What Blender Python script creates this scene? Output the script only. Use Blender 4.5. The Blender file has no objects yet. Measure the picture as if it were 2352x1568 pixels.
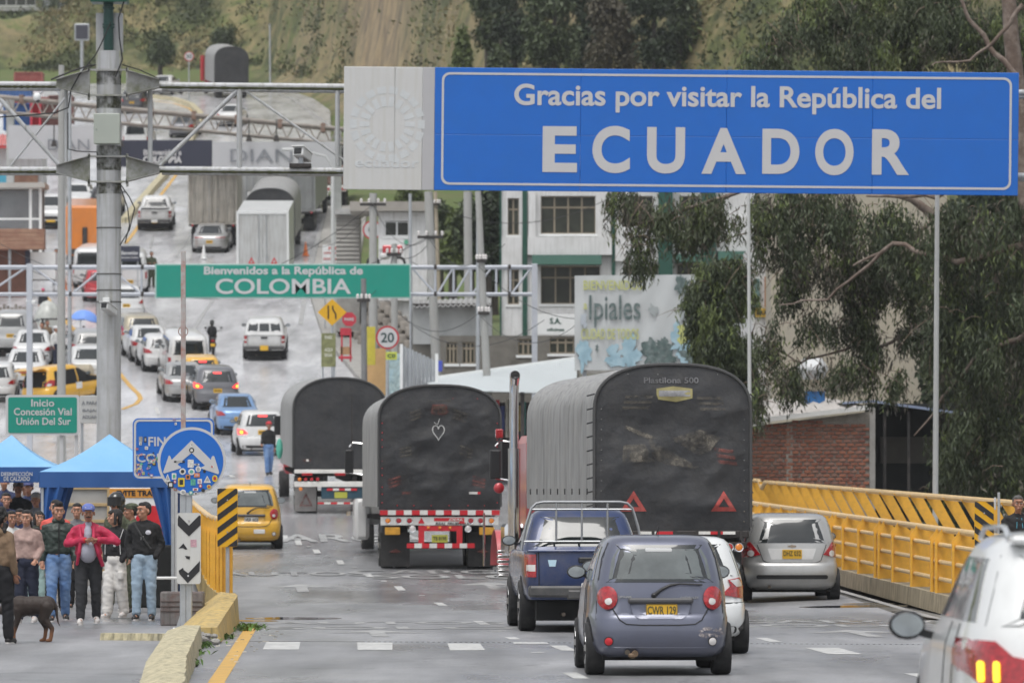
import bpy,bmesh,math,random
import numpy as np
from mathutils import Vector,Matrix,noise
random.seed(7);np.random.seed(7)
SC=bpy.context.scene
COL=SC.collection
R=math.radians
FPX,X0,Y0,EYE=13000.0,1176.0,1135.0,1.9
cam_d=bpy.data.cameras.new('camera');cam=bpy.data.objects.new('camera',cam_d);COL.objects.link(cam)
cam_d.sensor_width=36.0;cam_d.lens=36.0*FPX/2352.0
cam.location=(0,0,EYE);cam.rotation_euler=(R(90),0,0)
cam_d.shift_y=(Y0-784.0)/2352.0
cam_d.clip_start=0.5;cam_d.clip_end=4000
cam_d.dof.use_dof=True;cam_d.dof.focus_distance=72.0;cam_d.dof.aperture_fstop=5.0
SC.camera=cam
W=bpy.data.worlds.new('World');SC.world=W;W.use_nodes=True
nt=W.node_tree;nt.nodes.clear()
sky=nt.nodes.new('ShaderNodeTexSky');sky.sky_type='NISHITA';sky.sun_disc=False
sky.sun_elevation=R(68);sky.sun_rotation=R(200);sky.air_density=1.0;sky.dust_density=3.0;sky.ozone_density=1.0
hs=nt.nodes.new('ShaderNodeHueSaturation');hs.inputs['Saturation'].default_value=0.22
bg=nt.nodes.new('ShaderNodeBackground');bg.inputs['Strength'].default_value=0.15
wo=nt.nodes.new('ShaderNodeOutputWorld')
nt.links.new(sky.outputs[0],hs.inputs['Color']);nt.links.new(hs.outputs[0],bg.inputs[0]);nt.links.new(bg.outputs[0],wo.inputs[0])
sl=bpy.data.lights.new('sun','SUN');sl.energy=1.1;sl.angle=R(30);sl.color=(1.0,0.975,0.94)
so=bpy.data.objects.new('sun',sl);COL.objects.link(so)
_e,_a=R(68),R(200)
so.rotation_euler=Vector((-math.sin(_a)*math.cos(_e),-math.cos(_a)*math.cos(_e),-math.sin(_e))).to_track_quat('-Z','Y').to_euler()
SC.view_settings.view_transform='Standard';SC.view_settings.look='None'
SC.view_settings.exposure=0.42;SC.view_settings.gamma=1.0;SC.view_settings.use_curve_mapping=False
SC.cycles.use_denoising=True;SC.cycles.max_bounces=6;SC.cycles.transparent_max_bounces=8
SC.cycles.caustics_reflective=False;SC.cycles.caustics_refractive=False
_PD=[0,100,120,134,150,173,190,205,217,228,241,260,277,295,310,342,382,419,464,520,700]
_PZ=[0,0,.3,.62,1.35,2.2,2.75,3.6,4.6,5.9,7.6,9.8,12.0,14.4,16.2,20.6,26.3,31.2,35.6,37,38]
_dd=np.linspace(-100,800,1801)
_zz=np.interp(_dd,_PD,_PZ)
_k=np.hanning(21);_k/=_k.sum()
_zz=np.convolve(np.pad(_zz,10,mode='edge'),_k,mode='valid')
def prof(y):return float(np.interp(y,_dd,_zz))
def sm(a,b,v):
 t=min(1,max(0,(v-a)/(b-a)));return t*t*(3-2*t)
def zg(x,y):
 f=1-sm(3.2,6.3,x)*(1-sm(165,205,y))
 return prof(y)*f+(1-f)*max(0.0,.0085*(y-88))
def fx(y):return 6.95-.03*(y-88)
def fz(y):return .0085*(y-88)
def P(X,Y,d):return Vector(((X-X0)*d/FPX,d,EYE+(Y0-Y)*d/FPX))
def gp(X,Y,lift=0.0):
 last=None
 for i in range(40,1300):
  d=i*0.5
  p=P(X,Y,d)
  f=p.z-zg(p.x,d)-lift
  if f<=0:
   if last is None:return p
   t=last/(last-f);d=d-0.5+0.5*t
   return P(X,Y,d)
  last=f
 return P(X,Y,600)
_mats={}
def M(key,col=(.5,.5,.5),rough=.6,metal=0.0,var=.12,vs=2.5,bump=0.0,bs=25.0,coat=0.0,spec=.5,emit=None,es=1.0,
      dirt=None,dscale=1.5,damt=.5,island=0.0,streak=None,alpha=1.0,trans=0.0,rvar=0.0,anoise=None):
 if key in _mats:return _mats[key]
 m=bpy.data.materials.new(key);m.use_nodes=True;_mats[key]=m
 n=m.node_tree.nodes;L=m.node_tree.links
 b=n['Principled BSDF']
 b.inputs['Roughness'].default_value=rough;b.inputs['Metallic'].default_value=metal
 b.inputs['Specular IOR Level'].default_value=spec
 if coat:b.inputs['Coat Weight'].default_value=coat;b.inputs['Coat Roughness'].default_value=.08
 if trans:b.inputs['Transmission Weight'].default_value=trans
 tc=n.new('ShaderNodeTexCoord')
 src=None
 def rgb(c):return(c[0],c[1],c[2],1)
 if var or dirt or island or streak:
  nz=n.new('ShaderNodeTexNoise');nz.inputs['Scale'].default_value=vs;nz.inputs['Detail'].default_value=6
  nz.inputs['Roughness'].default_value=.62
  L.new(tc.outputs['Object'],nz.inputs['Vector'])
  mr=n.new('ShaderNodeMapRange');mr.inputs['From Min'].default_value=.3;mr.inputs['From Max'].default_value=.7
  mr.inputs['To Min'].default_value=1-var;mr.inputs['To Max'].default_value=1+var
  L.new(nz.outputs['Fac'],mr.inputs['Value'])
  fac=mr.outputs[0]
  if island:
   g=n.new('ShaderNodeNewGeometry');mi=n.new('ShaderNodeMapRange')
   mi.inputs['To Min'].default_value=1-island;mi.inputs['To Max'].default_value=1+island
   L.new(g.outputs['Random Per Island'],mi.inputs['Value'])
   mm=n.new('ShaderNodeMath');mm.operation='MULTIPLY';L.new(fac,mm.inputs[0]);L.new(mi.outputs[0],mm.inputs[1]);fac=mm.outputs[0]
  vm=n.new('ShaderNodeVectorMath');vm.operation='SCALE';vm.inputs[0].default_value=col[:3]
  L.new(fac,vm.inputs['Scale']);src=vm.outputs[0]
  if dirt:
   d1=n.new('ShaderNodeTexNoise');d1.inputs['Scale'].default_value=dscale;d1.inputs['Detail'].default_value=8;d1.inputs['Roughness'].default_value=.7
   L.new(tc.outputs['Object'],d1.inputs['Vector'])
   dr=n.new('ShaderNodeMapRange');dr.inputs['From Min'].default_value=.45;dr.inputs['From Max'].default_value=.72
   dr.inputs['To Max'].default_value=damt
   L.new(d1.outputs['Fac'],dr.inputs['Value'])
   mx=n.new('ShaderNodeMix');mx.data_type='RGBA';mx.inputs['B'].default_value=rgb(dirt)
   L.new(dr.outputs[0],mx.inputs['Factor']);L.new(src,mx.inputs['A']);src=mx.outputs['Result']
  if streak:
   mp=n.new('ShaderNodeMapping');mp.inputs['Scale'].default_value=(9,9,.5)
   L.new(tc.outputs['Object'],mp.inputs['Vector'])
   d2=n.new('ShaderNodeTexNoise');d2.inputs['Scale'].default_value=1.6;d2.inputs['Detail'].default_value=5
   L.new(mp.outputs[0],d2.inputs['Vector'])
   dr=n.new('ShaderNodeMapRange');dr.inputs['From Min'].default_value=.47;dr.inputs['From Max'].default_value=.68
   dr.inputs['To Max'].default_value=.75
   L.new(d2.outputs['Fac'],dr.inputs['Value'])
   mx=n.new('ShaderNodeMix');mx.data_type='RGBA';mx.inputs['B'].default_value=rgb(streak)
   L.new(dr.outputs[0],mx.inputs['Factor']);L.new(src,mx.inputs['A']);src=mx.outputs['Result']
  L.new(src,b.inputs['Base Color'])
 else:
  b.inputs['Base Color'].default_value=rgb(col)
 if bump:
  bn=n.new('ShaderNodeTexNoise');bn.inputs['Scale'].default_value=bs;bn.inputs['Detail'].default_value=4
  L.new(tc.outputs['Object'],bn.inputs['Vector'])
  bp=n.new('ShaderNodeBump');bp.inputs['Strength'].default_value=bump;bp.inputs['Distance'].default_value=.02
  L.new(bn.outputs['Fac'],bp.inputs['Height']);L.new(bp.outputs[0],b.inputs['Normal'])
 if rvar:
  rn=n.new('ShaderNodeTexNoise');rn.inputs['Scale'].default_value=vs*.6;rn.inputs['Detail'].default_value=3
  L.new(tc.outputs['Object'],rn.inputs['Vector'])
  rr=n.new('ShaderNodeMapRange');rr.inputs['From Min'].default_value=.35;rr.inputs['From Max'].default_value=.65
  rr.inputs['To Min'].default_value=max(.03,rough-rvar);rr.inputs['To Max'].default_value=min(1,rough+rvar)
  L.new(rn.outputs['Fac'],rr.inputs['Value']);L.new(rr.outputs[0],b.inputs['Roughness'])
 if emit:
  b.inputs['Emission Color'].default_value=rgb(emit);b.inputs['Emission Strength'].default_value=es
 if anoise:
  an=n.new('ShaderNodeTexNoise');an.inputs['Scale'].default_value=anoise;an.inputs['Detail'].default_value=8;an.inputs['Roughness'].default_value=.75
  L.new(tc.outputs['Object'],an.inputs['Vector']);ar=n.new('ShaderNodeMapRange');ar.inputs['From Min'].default_value=.40;ar.inputs['From Max'].default_value=.62
  ar.inputs['To Max'].default_value=alpha;L.new(an.outputs['Fac'],ar.inputs['Value']);L.new(ar.outputs[0],b.inputs['Alpha'])
 elif alpha<1:b.inputs['Alpha'].default_value=alpha
 return m
class MB:
 def __init__(s):s.v=[];s.f=[];s.m=[]
 def add(s,vs,fs,mi=0):
  o=len(s.v);s.v+=[tuple(p)for p in vs];s.f+=[tuple(i+o for i in f)for f in fs];s.m+=[mi]*len(fs);return s
 def box(s,x0,x1,y0,y1,z0,z1,mi=0):
  vs=[(x0,y0,z0),(x1,y0,z0),(x1,y1,z0),(x0,y1,z0),(x0,y0,z1),(x1,y0,z1),(x1,y1,z1),(x0,y1,z1)]
  return s.add(vs,[(0,3,2,1),(4,5,6,7),(0,1,5,4),(1,2,6,5),(2,3,7,6),(3,0,4,7)],mi)
 def rbox(s,x0,x1,y0,y1,z0,z1,b=.02,mi=0):
  def ring(z,i):return[(x0+i,y0+b,z),(x0+b,y0+i,z),(x1-b,y0+i,z),(x1-i,y0+b,z),
        (x1-i,y1-b,z),(x1-b,y1-i,z),(x0+b,y1-i,z),(x0+i,y1-b,z)]
  rs=[ring(z0,b*.6),ring(z0+b,0),ring(z1-b,0),ring(z1,b*.6)]
  vs=sum(rs,[]);fs=[]
  for k in range(3):
   for i in range(8):fs.append((k*8+i,k*8+(i+1)%8,k*8+8+(i+1)%8,k*8+8+i))
  fs.append(tuple(range(7,-1,-1)));fs.append(tuple(24+i for i in range(8)))
  return s.add(vs,fs,mi)
 def bar(s,p0,p1,w,h,mi=0,up=(0,0,1)):
  p0=Vector(p0);p1=Vector(p1);t=(p1-p0).normalized();u=Vector(up)
  a=t.cross(u)
  if a.length<1e-4:a=t.cross(Vector((0,1,0)))
  a.normalize();c=a.cross(t).normalized();a*=w/2;c*=h/2
  vs=[p0-a-c,p0+a-c,p0+a+c,p0-a+c,p1-a-c,p1+a-c,p1+a+c,p1-a+c]
  return s.add(vs,[(3,2,1,0),(4,5,6,7),(0,1,5,4),(1,2,6,5),(2,3,7,6),(3,0,4,7)],mi)
 def tube(s,pts,r,n=8,mi=0,caps=True):
  pts=[Vector(p)for p in pts]
  if len(pts)<2:return s
  rs=r if isinstance(r,(list,tuple))else[r]*len(pts)
  vs=[];fs=[];prev=None
  for i,p in enumerate(pts):
   t=(pts[min(i+1,len(pts)-1)]-pts[max(i-1,0)])
   if t.length<1e-9:t=Vector((0,0,1))
   t.normalize()
   if prev is None:
    a=t.cross(Vector((0,0,1)))
    if a.length<1e-3:a=t.cross(Vector((0,1,0)))
   else:a=prev-t*prev.dot(t)
   a.normalize();prev=a;c=t.cross(a)
   for k in range(n):
    w=2*math.pi*k/n
    vs.append(p+(a*math.cos(w)+c*math.sin(w))*rs[i])
  for i in range(len(pts)-1):
   for k in range(n):
    fs.append((i*n+k,i*n+(k+1)%n,(i+1)*n+(k+1)%n,(i+1)*n+k))
  if caps:
   fs.append(tuple(range(n-1,-1,-1)));fs.append(tuple((len(pts)-1)*n+k for k in range(n)))
  return s.add(vs,fs,mi)
 def cyl(s,p0,p1,r0,r1=None,n=16,mi=0):return s.tube([p0,p1],[r0,r0 if r1 is None else r1],n,mi)
 def ell(s,c,r,n=12,mi=0,rot=None):
  c=Vector(c);r=(r,r,r)if not isinstance(r,(tuple,list))else r
  vs=[];fs=[];h=n//2
  for i in range(h+1):
   a=math.pi*i/h
   for k in range(n):
    b=2*math.pi*k/n
    q=Vector((r[0]*math.sin(a)*math.cos(b),r[1]*math.sin(a)*math.sin(b),r[2]*math.cos(a)))
    if rot is not None:q=rot@q
    vs.append(c+q)
  for i in range(h):
   for k in range(n):
    fs.append((i*n+k,(i+1)*n+k,(i+1)*n+(k+1)%n,i*n+(k+1)%n))
  return s.add(vs,fs,mi)
 def cap(s,p0,p1,r0,r1,n=10,mi=0):
  s.tube([p0,p1],[r0,r1],n,mi);s.ell(p0,r0,n,mi);s.ell(p1,r1,n,mi);return s
 def prism(s,poly,axis,a,b,mi=0):
  def mk(p,t):
   return{'x':(t,p[0],p[1]),'y':(p[0],t,p[1]),'z':(p[0],p[1],t)}[axis]
  n=len(poly);vs=[mk(p,a)for p in poly]+[mk(p,b)for p in poly]
  fs=[tuple(range(n)),tuple(range(2*n-1,n-1,-1))]+[(i,i+n,(i+1)%n+n,(i+1)%n)for i in range(n)]
  return s.add(vs,fs,mi)
 def lathe(s,prof_,c,axis='z',n=20,mi=0):
  vs=[];fs=[];c=Vector(c)
  for(r,t)in prof_:
   for k in range(n):
    w=2*math.pi*k/n;a,b=r*math.cos(w),r*math.sin(w)
    vs.append(c+Vector({'z':(a,b,t),'x':(t,a,b),'y':(a,t,b)}[axis]))
  for i in range(len(prof_)-1):
   for k in range(n):fs.append((i*n+k,i*n+(k+1)%n,(i+1)*n+(k+1)%n,(i+1)*n+k))
  return s.add(vs,fs,mi)
 def grid(s,fn,nu,nv,mi=0):
  vs=[fn(i/nu,j/nv)for j in range(nv+1)for i in range(nu+1)]
  fs=[(j*(nu+1)+i,j*(nu+1)+i+1,(j+1)*(nu+1)+i+1,(j+1)*(nu+1)+i)for j in range(nv)for i in range(nu)]
  return s.add(vs,fs,mi)
 def obj(s,name,mats,parent=None,smooth=28,fix=True,loc=None):
  me=bpy.data.meshes.new(name);me.from_pydata(s.v,[],s.f)
  if not isinstance(mats,(list,tuple)):mats=[mats]
  for m in mats:me.materials.append(m)
  if len(mats)>1:me.polygons.foreach_set('material_index',s.m)
  if fix:
   bm=bmesh.new();bm.from_mesh(me);bmesh.ops.recalc_face_normals(bm,faces=bm.faces);bm.to_mesh(me);bm.free()
  if smooth:
   me.polygons.foreach_set('use_smooth',[True]*len(me.polygons))
   try:me.set_sharp_from_angle(angle=R(smooth))
   except Exception:pass
  me.update()
  o=bpy.data.objects.new(name,me);COL.objects.link(o)
  if parent is not None:o.parent=parent
  if loc is not None:o.location=loc
  return o
def tag(o,label=None,cat=None,group=None,kind=None):
 if label:o['label']=label
 if cat:o['category']=cat
 if group:o['group']=group
 if kind:o['kind']=kind
 return o
def thing(name,label,cat,loc=(0,0,0),rz=0.0,group=None,rx=0.0,ry=0.0):
 o=bpy.data.objects.new(name,None);COL.objects.link(o);o.empty_display_size=.2
 o.location=loc;o.rotation_euler=(rx,ry,rz)
 return tag(o,label,cat,group)
def copy_tree(o,parent=None):
 c=o.copy();COL.objects.link(c)
 if parent is not None:c.parent=parent
 for ch in[k for k in _kids.get(o.name,[])]:copy_tree(ch,c)
 return c
_kids={}
def index_kids(o):
 _kids[o.name]=list(o.children)
 for c in o.children:index_kids(c)
def dup(o,loc,rz=None,label=None,scale=None):
 index_kids(o);c=copy_tree(o);c.location=loc
 if rz is not None:c.rotation_euler=(c.rotation_euler[0],c.rotation_euler[1],rz)
 if label:c['label']=label
 if scale:c.scale=scale
 return c
_side=bpy.data.scenes.new('workbench')
def baked(o):
 _side.collection.objects.link(o);vl=_side.view_layers[0]
 with bpy.context.temp_override(scene=_side,view_layer=vl):dg=bpy.context.evaluated_depsgraph_get();dg.update()
 me=bpy.data.meshes.new_from_object(o.evaluated_get(dg));_side.collection.objects.unlink(o);return me
def text(body,size,mat,parent=None,loc=(0,0,0),align='CENTER',bold=.0,width=None,height=None,depth=.004,name='lettering',plane='xz',spacing=1.0,shear=0.0,fnmap=None,rot=None,flip=False):
 cu=bpy.data.curves.new('lettering_curve','FONT');cu.body=body;cu.size=1;cu.offset=bold;cu.extrude=depth/2 if not fnmap else 0
 cu.align_x=align;cu.space_character=spacing;cu.shear=shear;cu.resolution_u=8 if(height or 0)>.3 else 3
 to=bpy.data.objects.new('tmp',cu);me=baked(to)
 bpy.data.objects.remove(to);bpy.data.curves.remove(cu)
 n=len(me.vertices);co=np.empty(n*3);me.vertices.foreach_get('co',co);co=co.reshape(-1,3)
 if n==0:return None
 mn,mx=co.min(0),co.max(0)
 sx=size;sy=size
 if height:sy=height/(mx[1]-mn[1]);sx=sy
 if width:sx=width/(mx[0]-mn[0])
 if width and not height:sy=size if size else sx
 cx=(mn[0]+mx[0])/2 if align=='CENTER' else mn[0]
 cy=(mn[1]+mx[1])/2
 q=np.empty_like(co);q[:,0]=(co[:,0]-cx)*sx*(-1 if flip else 1)
 v=(co[:,1]-cy)*sy
 if plane=='xz':q[:,1]=-co[:,2];q[:,2]=v
 else:q[:,1]=v;q[:,2]=co[:,2]
 if rot:
  c_,s_=math.cos(rot),math.sin(rot);a=q[:,0].copy();k=2 if plane=='xz' else 1
  b=q[:,k].copy();q[:,0]=a*c_-b*s_;q[:,k]=a*s_+b*c_
 if fnmap:q=np.array([fnmap(p)for p in q])
 me.vertices.foreach_set('co',q.astype(np.float32).ravel());me.materials.clear();me.materials.append(mat);me.update()
 me.name=name
 o=bpy.data.objects.new(name,me);COL.objects.link(o);o.location=loc
 if parent is not None:o.parent=parent
 return o
def rrect(x0,x1,z0,z1,r,n=5):
 pts=[]
 for cx,cz,a0 in((x1-r,z1-r,0),(x0+r,z1-r,90),(x0+r,z0+r,180),(x1-r,z0+r,270)):
  for i in range(n+1):
   a=R(a0+90*i/n);pts.append((cx+r*math.cos(a),cz+r*math.sin(a)))
 return pts
def ringplate(mb,outer,inner,y0,y1,mi=0):
 n=len(outer)
 vs=[(p[0],y0,p[1])for p in outer]+[(p[0],y0,p[1])for p in inner]+[(p[0],y1,p[1])for p in outer]+[(p[0],y1,p[1])for p in inner]
 fs=[]
 for i in range(n):
  j=(i+1)%n
  fs+=[(i,j,n+j,n+i),(2*n+i,3*n+i,3*n+j,2*n+j),(i,2*n+i,2*n+j,j),(n+i,n+j,3*n+j,3*n+i)]
 mb.add(vs,fs,mi)
def disc(cx,cz,r,n=24,rz=None):
 rz=r if rz is None else rz
 return[(cx+r*math.cos(2*math.pi*i/n),cz+rz*math.sin(2*math.pi*i/n))for i in range(n)]
GALV=M('galvanised',(.42,.44,.46),.45,.55,.12,6)
PAINTW=M('white_paint',(.72,.73,.72),.45,0,.05,2)
BLACK=M('black_plastic',(.012,.012,.013),.45,0,.1)
RUBBER=M('rubber',(.018,.018,.019),.8,0,.25,9,dirt=(.09,.085,.08),dscale=6,damt=.4)
GLASS=M('car_glass',(.012,.016,.017),.04,0,0,spec=.75,coat=.0)
CHROME=M('chrome',(.75,.75,.75),.12,1.0,.05)
REDL=M('red_lens',(.36,.010,.016),.15,0,.5,26,spec=.6,coat=.6)
AMBL=M('amber_lens',(.75,.22,.02),.15,0,.1,8,spec=.6,coat=.6)
CLRL=M('clear_lens',(.65,.62,.6),.12,0,.1,8,spec=.7,coat=.6)
LITR=M('lit_brake_lamp',(.6,.02,.03),.3,0,0,emit=(1,.05,.04),es=1.6)
LITY=M('lit_lamp_core',(.9,.5,.05),.3,0,0,emit=(1,.55,.03),es=2.2)
PLY=M('plate_yellow',(.72,.42,.03),.4,0,.06)
PLW=M('plate_white',(.7,.7,.68),.4,0,.06)
INK=M('black_ink',(.015,.015,.018),.5,0,0)
REDREF=M('red_reflective',(.55,.02,.03),.35,0,.1)
WHTREF=M('white_reflective',(.75,.74,.7),.35,0,.1,dirt=(.25,.22,.2),damt=.4)
UNDER=M('underbody',(.012,.012,.012),.9,0,.1)
# ================================================================ vehicles
BODY={
 'hatch':dict(L=3.55,W=1.5,H=1.5,n=(7,4.5),belt=.98,wb=(.58,2.92),wr=.285,lay=[
   (.20,.64,.16,3.40),(.25,.70,.07,3.48),(.33,.735,.01,3.53),(.46,.75,0,3.55),(.60,.748,.005,3.53),(.655,.742,.035,3.50),
   (.67,.738,.06,3.49),(.80,.733,.075,3.43),(.88,.728,.085,3.25),(.93,.722,.095,3.0),(.975,.712,.105,2.76),(1.02,.70,.115,2.6),
   (1.12,.675,.15,2.42),(1.24,.642,.195,2.22),(1.34,.61,.24,2.05),(1.42,.575,.29,1.93),(1.465,.535,.36,1.82),(1.49,.47,.47,1.68),(1.50,.36,.65,1.5)]),
 'sedan':dict(L=4.4,W=1.7,H=1.46,n=(7,4.5),belt=.98,wb=(.92,3.5),wr=.31,lay=[
   (.20,.73,.18,4.2),(.28,.82,.03,4.36),(.45,.85,0,4.4),(.60,.848,.01,4.38),(.70,.84,.04,4.33),(.82,.832,.06,4.12),(.90,.82,.10,3.8),
   (.95,.80,.22,3.45),(.985,.78,.50,3.2),(1.02,.765,.66,3.05),(1.12,.73,.80,2.85),(1.24,.69,.98,2.62),(1.34,.65,1.14,2.42),(1.41,.60,1.32,2.25),(1.445,.53,1.5,2.1),(1.46,.42,1.7,1.95)]),
 'suv':dict(L=4.3,W=1.82,H=1.66,n=(7,5),belt=1.08,wb=(.85,3.45),wr=.35,lay=[
   (.26,.78,.2,4.1),(.34,.87,.05,4.22),(.5,.91,0,4.3),(.68,.908,.01,4.28),(.74,.90,.06,4.25),(.9,.89,.08,4.15),(1.0,.88,.10,3.8),
   (1.06,.86,.12,3.45),(1.12,.84,.14,3.2),(1.22,.81,.2,3.0),(1.36,.77,.28,2.75),(1.48,.73,.36,2.52),(1.57,.685,.44,2.35),(1.62,.63,.54,2.2),(1.65,.54,.68,2.05),(1.66,.42,.9,1.85)]),
 'van':dict(L=4.9,W=1.75,H=1.98,n=(10,7),belt=1.12,wb=(.95,3.9),wr=.33,lay=[
   (.25,.76,.12,4.7),(.34,.84,.02,4.82),(.5,.865,0,4.9),(.7,.87,.01,4.88),(.9,.87,.03,4.75),(1.02,.865,.04,4.55),(1.12,.855,.05,4.3),
   (1.3,.84,.06,4.05),(1.5,.82,.08,3.85),(1.7,.79,.1,3.65),(1.84,.75,.14,3.5),(1.93,.68,.22,3.35),(1.97,.58,.36,3.2),(1.98,.44,.6,3.0)]),
 'pickup':dict(L=5.15,W=1.8,H=1.76,n=(14,9),belt=1.16,wb=(1.05,4.1),wr=.37,lay=[
   (.46,.84,.09,4.95),(.55,.885,.05,5.05),(.7,.90,.04,5.12),(.9,.905,.04,5.1),(1.05,.90,.045,4.95),(1.10,.895,.05,4.7),(1.135,.885,.05,4.2),(1.145,.84,.08,3.9)]),
}
CAB=[(1.12,.86,1.62,3.85),(1.2,.84,1.66,3.7),(1.32,.80,1.74,3.48),(1.45,.76,1.82,3.28),(1.58,.715,1.92,3.08),(1.66,.67,2.0,2.95),(1.715,.60,2.1,2.82),(1.74,.5,2.25,2.65),(1.75,.4,2.45,2.5)]
class Shell:
 def __init__(s,lay,n,k=(1,1,1)):
  a=np.array(lay,float);s.z=a[:,0]*k[2];s.w=a[:,1]*k[0];s.r=a[:,2]*k[1];s.f=a[:,3]*k[1]
  s.n0,s.n1=n
  zz=np.linspace(s.z[0],s.z[-1],41);s.zf=zz
 def at(s,z):
  w=np.interp(z,s.z,s.w);r=np.interp(z,s.z,s.r);f=np.interp(z,s.z,s.f)
  t=(z-s.z[0])/(s.z[-1]-s.z[0]);n=s.n0+(s.n1-s.n0)*t
  return w,r,f,n
 def ry(s,x,z):
  w,r,f,n=s.at(z);yc=(r+f)/2;l=(f-r)/2
  u=min(.995,abs(x)/w);return yc-l*(1-u**n)**(1/n)
 def fy(s,x,z):
  w,r,f,n=s.at(z);yc=(r+f)/2;l=(f-r)/2
  u=min(.995,abs(x)/w);return yc+l*(1-u**n)**(1/n)
 def sx(s,y,z):
  w,r,f,n=s.at(z);yc=(r+f)/2;l=(f-r)/2
  u=min(.995,abs(y-yc)/l);return w*(1-u**n)**(1/n)
 def mesh(s,q=14):
  mb=MB();zs=list(s.z);P4=[]
  for side in range(4):
   for i in range(q):
    t=-1+2*i/q
    t=math.sin(t*math.pi/2)
    P4.append([(t,-1),(1,t),(-t,1),(-1,-t)][side])
  N=len(P4)
  vs=[]
  for z in zs:
   w,r,f,n=s.at(z);yc=(r+f)/2;l=(f-r)/2
   for(u,v)in P4:
    k=(abs(u)**n+abs(v)**n)**(-1/n);vs.append((w*u*k,yc+l*v*k,z))
  fs=[]
  for i in range(len(zs)-1):
   for k in range(N):fs.append((i*N+k,i*N+(k+1)%N,(i+1)*N+(k+1)%N,(i+1)*N+k))
  fs.append(tuple(range(N-1,-1,-1)));fs.append(tuple((len(zs)-1)*N+k for k in range(N)))
  return mb.add(vs,fs)
 def patch(s,side,outline,off=.004,back=.012,rings=4,sub=1,dome=0.0):
  """outline in (x,z) on the rear/front or (y,z) on a side, laid on the shell and standing off it"""
  o=[];sz=max(p[0]for p in outline)-min(p[0]for p in outline);stp=min(.09,max(.025,sz/8))
  if sz<.5 and sub:rings=6
  for i in range(len(outline)):
   a,b=outline[i],outline[(i+1)%len(outline)]
   L=math.hypot(a[0]-b[0],a[1]-b[1]);m=max(1,int(L/stp))if sub else 1
   for k in range(m):o.append((a[0]+(b[0]-a[0])*k/m,a[1]+(b[1]-a[1])*k/m))
  cx=sum(p[0]for p in o)/len(o);cz=sum(p[1]for p in o)/len(o)
  def pos(a,z,d):
   if side=='rear':return(a,s.ry(a,z)-d,z)
   if side=='front':return(a,s.fy(a,z)+d,z)
   if side=='left':return(-s.sx(a,z)-d,a,z)
   return(s.sx(a,z)+d,a,z)
  mb=MB();N=len(o);vs=[pos(cx,cz,off+dome)]
  for k in range(1,rings+1):
   t=k/rings
   for p in o:vs.append(pos(cx+(p[0]-cx)*t,cz+(p[1]-cz)*t,off+dome*(1-t*t)))
  for p in o:vs.append(pos(p[0],p[1],-back))
  fs=[(0,1+i,1+(i+1)%N)for i in range(N)]
  for k in range(rings):
   for i in range(N):
    j=(i+1)%N;fs.append((1+k*N+i,1+(k+1)*N+i,1+(k+1)*N+j,1+k*N+j))
  return mb.add(vs,fs)
 def line(s,side,pts,r=.006,off=.001):
  mb=MB();q=[]
  for i in range(len(pts)-1):
   a,b=pts[i],pts[i+1];m=max(1,int(math.hypot(a[0]-b[0],a[1]-b[1])/.06))
   for k in range(m+(i==len(pts)-2)):q.append((a[0]+(b[0]-a[0])*k/m,a[1]+(b[1]-a[1])*k/m))
  out=[]
  for(a,z)in q:
   out.append({'rear':lambda:(a,s.ry(a,z)-off,z),'front':lambda:(a,s.fy(a,z)+off,z),'left':lambda:(-s.sx(a,z)-off,a,z),'right':lambda:(s.sx(a,z)+off,a,z)}[side]())
  return mb.tube(out,r,6)
def mir(pts):return[(-p[0],p[1])for p in pts]
def paint(key,col,metal=.35,rough=.38,**k):
 return M('paint_'+key,col,rough,metal,k.pop('var',.05),k.pop('vs',1.2),coat=.7,dirt=k.pop('dirt',(.10,.095,.085)),dscale=1.8,damt=k.pop('damt',.22),**k)
def wheel(parent,x,y,r,w=.19,rimmat=None,big=False,n=26):
 t=MB();h=w/2
 t.lathe([(r*.6,-h),(r*.93,-h),(r*.985,-h*.82),(r,-h*.5),(r,h*.5),(r*.985,h*.82),(r*.93,h),(r*.6,h),(r*.6,-h)],(0,0,0),'x',n)
 o=t.obj('wheel',RUBBER,parent,loc=(x,y,r))
 sgn=1 if x>0 else-1
 m=MB();m.lathe([(0.001,sgn*h*.55),(r*.2,sgn*h*.75),(r*.25,sgn*h*.5),(r*.55,sgn*h*.55),(r*.62,sgn*h*.95),(r*.66,sgn*h*.9),(r*.62,-sgn*h*.9),(.001,-sgn*h*.9)],(0,0,0),'x',18)
 for k in range(5):
  a=k*2*math.pi/5
  m.bar((sgn*h*.72,r*.15*math.cos(a),r*.15*math.sin(a)),(sgn*h*.9,r*.6*math.cos(a),r*.6*math.sin(a)),.07*r/.3,.03,0,(1,0,0))
 m.obj('rim',rimmat or M('alloy_rim',(.4,.4,.41),.35,.7,.2),o)
 return o
def lettering_on_plate(pl,txt,h,w,col=INK,name='lettering',z=0,y=-.006):
 return text(txt,1,col,pl,(0,y,z),width=w,height=h,bold=.012,depth=.003,name=name)
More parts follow.
